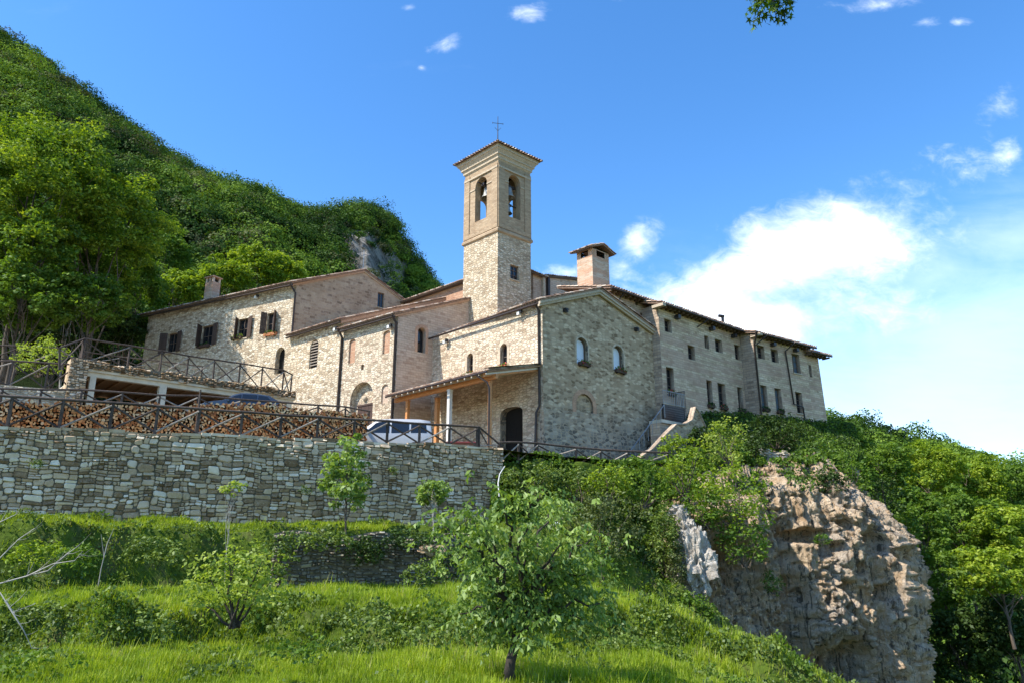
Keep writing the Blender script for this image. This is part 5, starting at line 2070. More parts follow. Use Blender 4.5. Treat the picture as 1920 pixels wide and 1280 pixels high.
# old terrace wall under the first lip
ow0, ow1 = at(505, 1092, 26.3), at(880, 1100, 29.6)
wO = Wall(ow0, ow1)
ot = empty('terrace_wall', ow0, 'old low dark stone terrace wall, half overgrown with ivy, under the upper grass strip', 'wall')
mb = MB()
rubble(mb, wO, (0, wO.L, lambda u: -1.3, lambda u: 0.72 + 0.12 * math.sin(u * 2.1)), 'rubble_dark', maxw=0.5, maxh=0.2, minw=.1, minh=.06, thick=0.1, seed=9, relief=1.2)
mb.build('stone_face', ot)

# low wall in front of the shrub, left of the garage
# ------------------------------------------------------------------ garage with a terrace on its roof
Q1 = at(552, 742, 50)
Q1 = Vector((Q1.x, Q1.y))
Q0 = hit(Q1, 2615, 165, 700)
zg = 10.45
wQ = Wall(Q0, Q1)
QL = wQ.L
ga = empty('garage', v3(Q0, 7.2), 'open concrete garage set under a stone-edged roof terrace, dark inside', 'garage')
mb = MB()
mb.box(wQ.pt(-0.15, zg - 0.20, 0.0), v3(wQ.d * (QL + 0.25), 0), v3(wQ.n * -7.5, 0), (0, 0, 0.14), 'concrete')
mb.build('roof_slab', ga)
mb = MB()
mb.box(wQ.pt(0.0, zg - 0.46, -0.15), v3(wQ.d * QL, 0), v3(wQ.n * -0.35, 0), (0, 0, 0.257), 'concrete')
mb.build('beam', ga)
mb = MB()
mb.box(wQ.pt(0.1, zg - 0.25, -0.55), v3(wQ.d * (QL - 0.3), 0), v3(wQ.n * -6.9, 0), (0, 0, 0.046), 'garage_ceiling')
for i in range(16):
    mb.box(wQ.pt(0.35 + i * QL / 16.3, zg - 0.40, -0.55), v3(wQ.d * 0.12, 0), v3(wQ.n * -6.8, 0), (0, 0, 0.147), 'garage_ceiling')
mb.build('ceiling', ga)
for px, w_ in ((174, 0.32), (308, 0.42), (452, 0.4), (547, 0.35)):
    u, _ = wQ.uv(px, 720)
    mb = MB()
    mb.box(wQ.pt(u - w_ / 2, 6.6, -0.12), v3(wQ.d * w_, 0), v3(wQ.n * -0.4, 0), (0, 0, zg - 0.463 - 6.6), 'concrete')
    mb.build('column', ga)
mb = MB()
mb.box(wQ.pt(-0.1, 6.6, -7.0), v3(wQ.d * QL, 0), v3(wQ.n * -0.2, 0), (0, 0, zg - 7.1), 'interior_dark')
mb.box(wQ.pt(-0.45, 6.6, -0.4), v3(wQ.d * 0.3, 0), v3(wQ.n * -6.5, 0), (0, 0, zg - 7.1), 'stone_gable')
mb.build('inner_wall', ga)
mb = MB()
rubble(mb, Wall(Q0 + wQ.n * 0.03 - wQ.d * 0.2, Q1 + wQ.n * 0.03 + wQ.d * 0.15), (0, QL + .3, lambda u: zg - 0.05, lambda u: zg + 0.42 + 0.06 * math.sin(u * 3)), 'rubble_stone', 'mortar_dark', maxw=0.45, maxh=0.16, minw=.1, minh=.05, thick=0.14, seed=12, relief=1.4)
mb.box(wQ.pt(-0.2, zg - 0.05, -0.03), v3(wQ.d * (QL + .3), 0), v3(wQ.n * -0.4, 0), (0, 0, 0.42), 'rubble_stone')
mb.build('parapet', ga)
# stone pillar left of the opening
pq = hit(Q0, 2615, 128, 700)
wP = Wall(pq + wQ.n * 0.15, Q0 + wQ.n * 0.15 - wQ.d * 0.05)
mb = MB()
rubble(mb, wP, (0, wP.L, lambda u: 7.0, lambda u: zg + 0.45), 'rubble_stone', 'mortar_dark', maxw=0.4, maxh=0.2, thick=0.06, seed=14)
mb.box(wP.pt(0, 6.8, -0.05), v3(wP.d * wP.L, 0), v3(wP.n * -0.9, 0), (0, 0, zg + 0.35 - 6.8), 'rubble_stone')
mb.build('stone_pillar', ga)

# low pale wall left of the garage
lw0 = at(-90, 716, 38.5)
lw1 = Vector((pq.x, pq.y)) + wQ.n * 0.1
wLW = Wall(lw0, lw1)
zt0, zt1 = ray(0, 714)[1] * 39.2, ray(150, 720)[1] * lw1.y
lo = empty('low_wall', v3(lw0, 7), 'low pale stone wall under a fence, left of the garage pillar', 'wall')
mb = MB()
rubble(mb, wLW, (0, wLW.L, lambda u: 6.2, lambda u: 8.95), 'rubble_pale', 'mortar_trim', maxw=0.5, maxh=0.24, thick=0.06, seed=15)
mb.box(wLW.pt(0, 6.2, -0.02), v3(wLW.d * wLW.L, 0), v3(wLW.n * -0.4, 0), (0, 0, 2.7), 'rubble_pale')
mb.build('stone_face', lo)

# ------------------------------------------------------------------ fences
f1 = []
tops = []
wF = Wall(WL0 - wdir * 8 - wW.n * 0.22, WL1 - wW.n * 0.22)
for px, yt in ((-85, 733), (24, 742), (120, 748), (213, 754), (297, 760), (375, 765), (455, 771), (528, 777), (597, 780), (665, 785), (727, 788), (787, 793), (843, 796), (895, 799)):
    u, z = wF.uv(px, yt)
    p = wF.pt(u, 0, 0)
    f1.append(Vector((p.x, p.y, wall_top(p.x))))
    tops.append(Vector((p.x, p.y, z - 0.04)))
fence('long dark wooden fence with crossed rails on top of the big retaining wall', f1, tops=tops, seed=1, r=0.062)
e0 = f1[-1]
f1b = [e0 + Vector((0.1, 0.1, 0)), at(934, 872, 37.4)]
t1b = [tops[-1] + Vector((0.1, 0.1, -0.01)), at(934, 831, 37.4)]
fence('short sloping fence piece joining the wall fence to the lower fence by the black doorway', f1b, tops=t1b, seed=2, r=0.05)
f6 = []
t6 = []
for px, yt, Y in ((938, 830, 37.5), (972, 829, 38.2), (1008, 831, 38.9), (1080, 839, 39.8), (1126, 843, 40.4), (1176, 846, 41.0), (1252, 849, 42.2)):
    t = at(px, yt, Y)
    t6.append(t)
    f6.append(t - UZ * 0.98)
fence('weathered wooden fence with pale crossed rails along the grass edge below the gable end', f6, tops=t6, seed=3, r=0.055, pale=0.8)
f2 = []
t2 = []
for px, yt in ((-75, 726), (5, 729), (78, 731), (154, 731), (230, 736), (300, 741), (372, 742), (452, 749), (527, 754), (597, 760), (648, 763), (692, 771)):
    Y = 33.8 + (px / 692) * 9.0
    t = at(px, yt, Y)
    t2.append(t)
    f2.append(t - UZ * 1.1)
fence('wooden fence running behind the top of the firewood stack, in front of the garage', f2, tops=t2, seed=4)
f3 = []
t3 = []
for px, yt in ((162, 634), (247, 647), (307, 657), (357, 666), (406, 673), (454, 680), (496, 687), (536, 693), (551, 701)):
    u, z = wQ.uv(px, yt)
    p = wQ.pt(u, z, -0.3)
    t3.append(p)
    f3.append(Vector((p.x, p.y, zg + 0.15)))
f3[-1].z = zg
fence('dark wooden terrace fence on the garage roof in front of the shuttered house', f3, tops=t3, seed=5, r=0.055)
f3c = [t - UZ * 1.05 for t in (at(151, 658, 49.5), at(225, 668, 51), at(300, 676, 52.5), at(380, 686, 54))]
fence('second thin fence at the back of the garage roof terrace', f3c, h=1.0, seed=6, r=0.045)
f3b = [f3[0] + Vector((-.1, .05, 0)), at(112, 690, 39.3)]
t3b = [t3[0] + Vector((-.1, .05, 0)), at(112, 653, 39.3)]
fence('sloping fence piece with pale braces at the left corner of the garage roof', f3b, tops=t3b, seed=7, r=0.055, pale=1.0)
f4 = []
t4 = []
for px, yt in ((-90, 676), (24, 676), (92, 680), (143, 683)):
    u, z = wLW.uv(px, yt)
    p = wLW.pt(u, z, -0.2)
    t4.append(p)
    f4.append(Vector((p.x, p.y, 8.9)))
fence('dark wooden fence on the low pale wall in front of the shrub', f4, tops=t4, seed=8, r=0.055)
f5 = [at(-60, 690, 44), at(38, 688, 45.2), at(118, 690, 46.2)]
t5 = [at(-60, 645, 44), at(38, 650, 45.2), at(118, 654, 46.2)]
fence('fence behind the shrub at the far left edge', f5, tops=t5, seed=9, r=0.055)

# ------------------------------------------------------------------ firewood stack
wS = Wall(WL0 - wdir * 6 - wW.n * 1.1, WL1 - wW.n * 1.1 - wdir * 2.6)
SL, _ = wS.uv(690, 800)


def log_variant(k, r, L):
    random.seed(100 + k)
    prof = []
    if k % 3 == 0:
        prof = [(math.cos(t) * random.uniform(.9, 1.05), math.sin(t) * random.uniform(.9, 1.05)) for t in [2 * math.pi * i / 9 for i in range(9)]]
    elif k % 3 == 1:
        prof = [(math.cos(t) * 1.15, math.sin(t) * 1.05 - 0.45) for t in [math.pi * i / 6 for i in range(7)]]
    else:
        prof = [(-0.6, -0.6)] + [(-0.6 + 1.55 * math.cos(t), -0.6 + 1.55 * math.sin(t)) for t in [math.pi / 2 * i / 4 for i in range(5)]]
    a = random.uniform(0, 6.28)
    return [((x * math.cos(a) - y * math.sin(a)) * r, (x * math.sin(a) + y * math.cos(a)) * r) for x, y in prof]


PT = [(-400, 742), (0, 747), (100, 750), (200, 752), (290, 754), (338, 762), (352, 774), (366, 752), (450, 751), (560, 761), (640, 771), (700, 776)]


def pile_top(u):
    """measured top line of the stack"""
    p = wS.p0 + wS.d * u
    a = p.x / p.y
    px = 960 + a * FPX * 0.985
    y = float(np.interp(px, [t[0] for t in PT], [t[1] for t in PT]))
    return ray(px, y)[1] * p.y - 0.05 + 0.05 * math.sin(u * 1.7) + 0.04 * math.sin(u * 4.1)


LOGS = []
random.seed(21)
v = 0
z = 4.62
row = 0
cell = 0.128
while z < 8.0:
    u = 0.0 + (row % 2) * cell / 2
    while u < SL:
        p = wS.p0 + wS.d * u
        if z > wall_top(p.x) - 0.25 and z < pile_top(u) + random.uniform(-0.08, 0.05):
            LOGS.append((u + random.uniform(-.03, .03), z + random.uniform(-.03, .03), random.uniform(0.052, 0.080), random.randrange(9), random.uniform(-0.06, 0.07)))
        u += cell * random.uniform(0.85, 1.12)
    z += cell * 0.84
    row += 1
# the visible logs nearest the camera become individual things
vis = []
for i, L in enumerate(LOGS):
    p = wS.pt(L[0], L[1], 0)
    px = 960 + p.x / p.y * FPX * 1.0
    if px > 2 and L[1] > wall_top(p.x) + 0.12:
        vis.append((p.y, i))
vis.sort()
IND = set(i for _, i in vis[:300])
variants = []
for k in range(9):
    pr_ = log_variant(k, 1.0, 1)
    mb = MB()
    n_ = len(pr_)
    vs = [Vector((x, -0.02, y)) for x, y in pr_] + [Vector((x * 0.98, 5.0, y * 0.98)) for x, y in pr_]
    mb.mesh(vs, [(i, n_ + i, n_ + (i + 1) % n_, (i + 1) % n_) for i in range(n_)], 'log_bark')
    mb.face([vs[i] for i in range(n_)], 'log_end_varied')
    variants.append(mb)
vm = []
for k, mb in enumerate(variants):
    me = bpy.data.meshes.new('firewood_log')
    me.from_pydata([tuple(q) for q in mb.v], [], mb.f)
    for nm in mb.names:
        me.materials.append(MATS[nm])
    me.polygons.foreach_set('material_index', mb.m)
    a = me.attributes.new('rnd', 'FLOAT', 'FACE')
    a.data.foreach_set('value', [0.5] * len(mb.f))
    vm.append(me)
rzS = math.atan2(wS.d.y, wS.d.x)
mb = MB()
for i, (u, z, r, k, dn) in enumerate(LOGS):
    if i in IND:
        o = bpy.data.objects.new('firewood_log', vm[k])
        COL.objects.link(o)
        o.location = wS.pt(u, z, dn)
        o.rotation_euler = (random.uniform(-.05, .05), random.uniform(0, 6.28), rzS + random.uniform(-.06, .06))
        o.scale = (r, 0.08, r)
        tag(o, 'split firewood log stacked in the nearer left stretch of the long woodpile', 'log', 'logs in the nearer left stretch of the woodpile')
    else:
        a = random.uniform(0, 6.28)
        pr_ = log_variant(k, r, 1)
        ca, sa = math.cos(a), math.sin(a)
        ring_ = [wS.pt(u + x * ca - y * sa, z + x * sa + y * ca, dn) for x, y in pr_]
        ring2 = [q - v3(wS.n * 0.4, 0) for q in ring_]
        n_ = len(ring_)
        mb.mesh(ring_ + ring2, [(i2, n_ + i2, n_ + (i2 + 1) % n_, (i2 + 1) % n_) for i2 in range(n_)], 'log_bark', random.random())
        mb.face(ring_, 'log_end', rnd=random.random())
o = mb.build('firewood')
tag(o, 'farther right-hand stretch of the long stack of split firewood behind the fence', 'firewood', kind='stuff')
mb = MB()
for i in range(30):
    a, b = SL * i / 30, SL * (i + 1) / 30
    mb.face([wS.pt(a, 4.4, -0.30), wS.pt(b, 4.4, -0.30), wS.pt(b, pile_top(b) - 0.12, -0.30), wS.pt(a, pile_top(a) - 0.12, -0.30)], 'interior_dark')
    mb.face([wS.pt(a, pile_top(a) - 0.12, -0.30), wS.pt(b, pile_top(b) - 0.12, -0.30), wS.pt(b, pile_top(b) - 0.3, -1.2), wS.pt(a, pile_top(a) - 0.3, -1.2)], 'log_bark')
o = mb.build('firewood_core')
tag(o, 'dark bark and gaps between the stacked firewood', 'firewood', kind='stuff')
# pole standing in the gap of the stack
u, _ = wS.uv(372, 760)
pb = wS.pt(u, 4.8, 0.12)
mb = MB()
zt = ray(373, 730)[1] * pb.y
mb.tube([(pb.x, pb.y, 4.8), (pb.x + 0.01, pb.y, 6), (pb.x, pb.y, zt)], [0.05, 0.045, 0.04], 'fence_wood', 7)
tag(mb.build('wooden_pole', loc=(pb.x, pb.y, 4.8)), 'thin upright wooden pole standing in the gap of the firewood stack', 'pole')


# ------------------------------------------------------------------ vehicles
def car(label, origin, heading, prof, belt, W, mat, wheels, name='parked_car', cabin=None, wr=0.33, roof_w=0.80, kind='car'):
    """prof: body outline (x,z) above sills; belt: z of the waist; x runs forward"""
    rz = heading
    e = empty(name, (0, 0, 0), label, kind)
    hw = W / 2

    def wid(x, z):
        L0, L1 = prof['x0'], prof['x1']
        t = (x - L0) / (L1 - L0)
        taper = 1 - 0.10 * (abs(2 * t - 1) ** 4)
        if z > belt:
            k = (z - belt) / (prof['h'] - belt)
            return hw * taper * (1 - (1 - roof_w) * k)
        k = (belt - z) / belt
        return hw * taper * (1 - 0.06 * max(0, k - 0.45))
    xs = prof['xs']
    top = prof['top']
    bot = prof['bot']
    mb = MB()
    rows = []
    for x, zt in zip(xs, top):
        zb = bot
        zs = [zb, zb + 0.15, (zb + belt) / 2, min(belt, zt - 0.03)]
        if zt > belt + 0.05:
            zs += [belt + (zt - belt) * 0.5, zt - 0.06]
        else:
            zs += [min(belt, zt - 0.03) + 0.008, min(belt, zt - 0.03) + 0.014]
        r = []
        for z in zs:
            r.append((x, wid(x, z), z))
        r.append((x, wid(x, zt) * 0.9, zt))
        r.append((x, 0, zt + 0.02))
        full = r + [(a, -b, c) for a, b, c in r[-2::-1]]
        rows.append(full)
    n = len(rows[0])
    vs = [p for r in rows for p in r]
    fs = []
    for i in range(len(rows) - 1):
        for k in range(n - 1):
            fs.append((i * n + k, (i + 1) * n + k, (i + 1) * n + k + 1, i * n + k + 1))
    fs.append(tuple(range(n - 1, -1, -1)))
    fs.append(tuple((len(rows) - 1) * n + k for k in range(n)))
    fs.append(tuple([0] + [n * (len(rows) - 1)] + [n * len(rows) - 1] + [n - 1]))
    mb.mesh(vs, fs, mat, smooth=True)
    mb.build('body', e)
    # side glass and pillars
    for (name_, poly) in cabin:
        for s in (-1, 1):
            g = MB()
            g.face([(x, s * (wid(x, z) + 0.012), z) for x, z in (poly if s > 0 else poly[::-1])], 'window_glass')
            o = g.build('window', e)
    for (name_, quad) in prof['screens']:
        g = MB()
        g.face(quad, 'window_glass')
        g.build('windscreen' if name_ == 'f' else 'rear_window', e)
    for x in wheels:
        for s in (-1, 1):
            o = MB()
            o.tube([(x, s * (hw - 0.22), wr), (x, s * (hw - 0.01), wr)], wr, 'rubber', 20)
            wo_ = o.build('wheel', e)
            o = MB()
            o.tube([(x, s * (hw - 0.02), wr), (x, s * (hw + 0.005), wr)], wr * 0.62, 'metal_grey', 14)
            o.build('rim', wo_)
    for s in (-1, 1):
        o = MB()
        xm = prof['mirror']
        o.cbox((xm, s * (hw + 0.10), belt + 0.06), 0.12, 0.2, 0.14, mat)
        o.build('mirror', e)
        o = MB()
        o.cbox((prof['x1'] - 0.06, s * (hw * 0.72), belt - 0.28), 0.1, 0.3, 0.14, 'sign_white')
        o.build('headlight', e)
        o = MB()
        o.cbox((prof['x0'] + 0.04, s * (hw * 0.80), belt - 0.12), 0.1, 0.14, 0.34, 'lamp_red')
        o.build('tail_light', e)
    e.location = origin
    e.rotation_euler = (0, 0, rz)
    return e


van = dict(x0=-2.2, x1=2.25, h=1.86, bot=0.24, mirror=0.98,
           xs=[-2.2, -2.17, -2.1, -1.6, -0.6, 0.3, 0.62, 1.0, 1.42, 1.85, 2.12, 2.25],
           top=[1.0, 1.45, 1.78, 1.85, 1.86, 1.83, 1.74, 1.45, 1.13, 1.02, 0.88, 0.62],
           screens=[('f', [(0.66, 0.62, 1.74), (0.66, -0.62, 1.74), (1.37, -0.72, 1.19), (1.37, 0.72, 1.19)])])
cab = [('a', [(-1.95, 1.14), (-1.15, 1.12), (-1.15, 1.66), (-1.88, 1.66)]), ('b', [(-1.05, 1.12), (-0.18, 1.10), (-0.18, 1.68), (-1.05, 1.67)]),
       ('c', [(-0.08, 1.10), (1.1, 1.10), (0.62, 1.60), (0.45, 1.66), (-0.08, 1.68)])]
co = at(722, 838, 36.8)
car('silver van parked side-on behind the wall fence, between the firewood stack and the porch', (co.x, co.y + 0.9, 4.78), math.pi - 0.02 + 0.12, van, 1.08, 1.8, 'car_silver', (-1.35, 1.45), cabin=cab, kind='van')
suv = dict(x0=-2.35, x1=2.35, h=1.62, bot=0.26, mirror=0.75,
           xs=[-2.35, -2.3, -2.15, -1.5, -0.6, 0.1, 0.5, 1.05, 1.5, 2.0, 2.3, 2.35],
           top=[0.8, 1.0, 1.18, 1.54, 1.62, 1.60, 1.46, 1.10, 1.02, 0.92, 0.75, 0.6],
           screens=[('f', [(0.42, 0.58, 1.49), (0.42, -0.58, 1.49), (0.98, -0.68, 1.17), (0.98, 0.68, 1.17)])])
cab2 = [('a', [(-1.75, 1.06), (-0.9, 1.04), (-0.9, 1.50), (-1.42, 1.44)]), ('b', [(-0.82, 1.04), (0.0, 1.03), (0.0, 1.52), (-0.82, 1.51)]), ('c', [(0.07, 1.03), (0.88, 1.03), (0.45, 1.38), (0.07, 1.50)])]
co = at(455, 752, 44.0)
car('dark blue car whose roof shows above the firewood stack, in front of the garage', (co.x, co.y, 7.72), math.pi + 0.30, suv, 1.0, 1.8, 'car_dark', (-1.45, 1.45), cabin=cab2)
# small table with a dark red top under the porch
tp_ = at(866, 826, 40.6)
tt = empty('table', (tp_.x, tp_.y, 5.1), 'low table with a dark red top under the porch, behind the fence', 'table')
mb = MB()
mb.cbox((tp_.x, tp_.y, 5.92), 1.7, 0.8, 0.06, 'maroon', 0.1)
mb.build('tabletop', tt)
for sx in (-.7, .7):
    for sy in (-.3, .3):
        mb = MB()
        mb.cbox((tp_.x + sx, tp_.y + sy, 5.49), 0.07, 0.07, 0.8, 'metal_dark')
        mb.build('leg', tt)

# ------------------------------------------------------------------ stairs to the wing door
st = empty('stone_stairs', v3(RC - dA * 1.2, 5.5), 'stone stairs with a brick-topped parapet climbing to a gated landing beside the gable house', 'stairs')
sx0 = Vector((8.3, 44.6))
wSt = Wall(Vector((7.75, 43.9)), Vector((7.75, 43.9)) + dB * 7.5)
# measured top line of the parapet in the plane of its face
tl = [(1200, 858), (1222, 843), (1250, 813), (1268, 796), (1285, 795), (1297, 788), (1303, 764), (1309, 771), (1322, 800)]
top = [wSt.uv(x, y) for x, y in tl]
out = [(top[0][0], 4.2)] + top + [(top[-1][0], 4.2)]
mb = MB()
wSt.sheet(mb, out, [], 'stone_gable')
wSt.sheet(mb, out[::-1], [], 'stone_gable', -0.3)
mb.build('parapet', st)
mb = MB()
for i in range(len(top) - 1):
    a, b = top[i], top[i + 1]
    A, B_ = wSt.pt(a[0], a[1] - 0.02, 0.08), wSt.pt(b[0], b[1] - 0.02, 0.08)
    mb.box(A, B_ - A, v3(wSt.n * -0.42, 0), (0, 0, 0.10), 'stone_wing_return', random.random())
mb.build('coping', st)
mb = MB()
N = 11
u0, u1 = top[0][0], top[3][0]
for i in range(N):
    a = u0 + (u1 - u0) * i / N
    z = top[0][1] - 0.9 + (top[3][1] - top[0][1]) * (i + 1) / N
    mb.box(wSt.pt(a, 4.2, -0.3), v3(wSt.d * ((u1 - u0) / N + 0.03), 0), v3(wSt.n * -1.2, 0), (0, 0, z - 4.2), 'concrete')
mb.box(wSt.pt(u1, 4.2, -0.3), v3(wSt.d * 2.3, 0), v3(wSt.n * -1.2, 0), (0, 0, top[3][1] - 0.75 - 4.2), 'concrete')
mb.build('steps', st)
# gated landing: grey boarded gate and white-grey railing
wGt = Wall(hit(Vector(RC) - dA * 0.75, VB, 1241, 760), hit(Vector(RC) - dA * 0.75, VB, 1287, 760))
zA = ray(1262, 792)[1] * wGt.p0.y
gt = MB()
ga_, gz0, gb_, gz1 = wGt.box_uv(1243, 760, 1284, 790)
k = 7
for i in range(k):
    h_ = (gz1 - gz0) / k
    gt.box(wGt.pt(ga_, gz0 + i * h_, 0), v3(wGt.d * (gb_ - ga_), 0), v3(wGt.n * 0.04, 0), (0, 0, h_ - 0.03), 'pipe_dark')
gt.box(wGt.pt(ga_, gz0, -0.06), v3(wGt.d * (gb_ - ga_), 0), v3(wGt.n * 0.04, 0), (0, 0, gz1 - gz0), 'interior_dark')
gt.build('gate', st)
rl = MB()
_, rz0, _, rz1 = wGt.box_uv(1243, 736, 1284, 760)
L_ = gb_ - ga_
rl.tube([wGt.pt(ga_, rz1, 0.1), wGt.pt(gb_, rz1, 0.1)], 0.03, 'metal_grey', 6)
rl.tube([wGt.pt(ga_, rz0 + .05, 0.1), wGt.pt(gb_, rz0 + .05, 0.1)], 0.02, 'metal_grey', 6)
for i in range(13):
    u = ga_ + L_ * i / 12
    rl.tube([wGt.pt(u, rz0, 0.1), wGt.pt(u, rz1, 0.1)], 0.013, 'metal_grey', 5)
p_ = wGt.pt(gb_, 0, 0.1)
for i in range(8):
    q = p_ + dAv * -0.0 + v3(dA * 0.75 * i / 7, 0) * 1.0
    rl.tube([(q.x, q.y, gz0), (q.x, q.y, rz1 + 0.25)], 0.022, 'metal_dark', 5)
rl.tube([(p_.x, p_.y, rz1 + .25), (p_.x + dA.x * .75, p_.y + dA.y * .75, rz1 + .25)], 0.03, 'metal_dark', 5)
# handrail going down the steps
a = wGt.pt(ga_, gz1 - 0.1, 0.15)
b = Vector((top[0][0], 0, 0))
bq = wSt.pt(top[0][0] + 0.6, top[0][1] + 0.6, -1.2)
rl.tube([a, bq], 0.03, 'metal_grey', 6)
for i in range(9):
    q = a.lerp(bq, i / 8)
    rl.tube([q, q - UZ * 0.85], 0.016, 'metal_grey', 5)
rl.build('railing', st)
mb = MB()
mb.box(wGt.pt(ga_ - 0.3, gz0 - 0.2, -0.9), v3(wGt.d * (L_ + 0.6), 0), v3(wGt.n * 1.0, 0), (0, 0, 0.2), 'concrete')
mb.box(wGt.pt(ga_ - 0.3, 4.5, -0.85), v3(wGt.d * (L_ + 1.2), 0), v3(wGt.n * 0.8, 0), (0, 0, gz0 - 4.7), 'stone_wing')
mb.build('landing', st)

# ------------------------------------------------------------------ cliff under the wing
def nvec(P, s, o):
    return noise.fractal(P * s, 0.9, 2.1, o)


def make_cliff():
    # column: top px, top y, top Y, foot px, foot Y
    cols = [(1228, 935, 40.0, 1215, 38.0), (1262, 930, 38.0, 1262, 36.0), (1300, 925, 37.6, 1300, 34.6), (1345, 915, 38.6, 1345, 34.6), (1395, 895, 40.6, 1405, 35.8), (1428, 878, 42.4, 1432, 37.0),
            (1470, 868, 43.2, 1485, 37.6), (1530, 870, 43.9, 1560, 37.8), (1590, 886, 44.6, 1636, 38.4), (1640, 915, 45.6, 1698, 39.4), (1664, 960, 47.4, 1736, 41.6), (1658, 985, 54, 1755, 48), (1600, 960, 60, 1700, 62)]
    NU, NV = 430, 330
    P = np.zeros((NV, NU, 3))
    pits = [(1497, 1005, 1.0, 0.4, 1.1), (1620, 1018, .7, .6, 0.9), (1655, 1040, .4, .4, 0.4), (1530, 1030, .6, .5, 1.1), (1360, 1060, .9, 1.3, 1.0), (1470, 1100, .7, .6, .7), (1455, 1050, .5, .5, .8), (1615, 1255, .9, 1.4, 1.3), (1560, 985, .5, .3, .6), (1720, 1075, .5, .5, .5),
            (1590, 1065, .4, .4, .7), (1565, 1100, .35, .35, .6), (1640, 1110, .5, .4, .7), (1500, 1120, .3, .5, .5)]
    pp = [(at(x, y, 42.0), rx, rz, d) for x, y, rx, rz, d in pits]
    for i in range(NU):
        s = i / (NU - 1) * (len(cols) - 1)
        k = min(int(s), len(cols) - 2)
        f = s - k
        f = f * f * (3 - 2 * f) * 0.5 + f * 0.5
        c = [cols[k][j] * (1 - f) + cols[k + 1][j] * f for j in range(5)]
        T = at(c[0], c[1], c[2])
        B = at(c[3], 1420, c[4])
        B.z = -17
        for j in range(NV):
            t = j / (NV - 1)
            p = T.lerp(B, t)
            # belly of the rock and undercut
            blg = math.sin(min(1, t * 2.1) * math.pi) * 0.9
            n = Vector((p.x * 0.0 + 0.35, -1, 0)).normalized() if k < 9 else Vector((0.9, -0.5, 0)).normalized()
            q = Vector((p.x, p.y, p.z))
            d = blg
            d += 0.85 * nvec(Vector((q.x, q.y, q.z * 0.8)), 0.28, 3)
            rdg = 1 - abs(nvec(Vector((q.x + 9, q.y, q.z * 0.22)), 0.75, 4)) * 2
            d += 0.38 * rdg
            d += 0.30 * nvec(Vector((q.x, q.y + 5, q.z * 0.55)), 1.5, 5)
            vv = noise.voronoi(Vector((q.x * 0.55, q.y * 0.55, q.z * 0.9)))[0]
            d += 0.40 * min(vv[1] - vv[0], 0.5) - 0.15
            w2 = noise.turbulence_vector(q * 0.9, 3, False) * 0.35
            vv = noise.voronoi(Vector(((q.x + w2.x) * 1.25, (q.y + w2.y) * 1.25, (q.z + w2.z) * 1.9 + 3)))[0]
            d -= 0.36 * max(0, 0.38 - vv[0]) * 3 * (0.4 + 1.2 * max(0, nvec(q, .35, 2) + .4))
            d += 0.16 * (1 - abs(nvec(Vector((q.x, q.y, q.z * .6)), 3.4, 4)) * 2.2)
            d += 0.22 * (1 - abs(nvec(Vector((q.x + 3, q.y, q.z * .12)), 2.2, 3)) * 2)
            for k_, (sx_, sz_) in enumerate(((0.55, 0.16), (0.32, 0.6))):
                cn_ = noise.fractal(Vector((q.x * sx_ + 11 * k_, q.y * sx_, q.z * sz_)) + w2 * 0.6, 0.9, 2.1, 3)
                d -= 0.42 * math.exp(-(cn_ / 0.035) ** 2)
            # left rock / right rock gully
            ax = 960 + q.x / q.y * FPX
            gx = 1432 - (q.z - 2) * 4
            d -= 1.5 * math.exp(-((ax - gx) / 22.0) ** 2) * sst(-q.z, -4, 1)
            # undercut beneath the main block
            if ax > gx:
                uz = -5.2 + (1600 - ax) * 0.012 + 0.5 * math.sin(ax * 0.05)
                d -= 1.9 * sst(uz - q.z, -0.6, 1.6) * (1 - sst(ax, 1560, 1640))
            for (pc, rx, rz_, dp) in pp:
                a_ = ((q.x / q.y - pc.x / pc.y) * 42 / rx)
                b_ = ((q.z / q.y - pc.z / pc.y) * 42 / rz_)
                rr = a_ * a_ + b_ * b_
                if rr < 4:
                    wv = 1 + 0.5 * nvec(q, 1.4, 3)
                    d -= 1.5 * dp * math.exp(-(rr * wv) ** 3)
            e = n * d
            # round the top back on to the slope
            bk = (1 - sst(t, 0, 0.10)) ** 2
            q = q + e + Vector((-0.1, 1, 0)) * bk * 1.6 + Vector((0, 0, 0.3 * bk * nvec(q, .9, 3)))
            P[j, i] = q
    o = grid_mesh('cliff', P, 'cliff_rock')
    o['kind'] = 'structure'
    # rocky shelf joining the cliff edge to the yard
    top = P[0]
    M = 12
    S = np.zeros((M, NU, 3))
    for i in range(NU):
        a = Vector(top[i])
        s = i / (NU - 1)
        ii = 7.0 + s * 5.0
        x, y, z = yard_point(min(ii, len(front) - 1), 0.12)
        b = Vector((x, y, z))
        for j in range(M):
            t = j / (M - 1)
            p = a.lerp(b, t)
            p.z += 0.5 * math.sin(t * math.pi) * (0.6 + nvec(p, .6, 3)) * (1 if 0 < j < M - 1 else 0)
            S[j, i] = p
    o = grid_mesh('cliff_shelf', S, 'cliff_rock')
    o['kind'] = 'structure'
    return P, S


CLIFF, SHELF = make_cliff()

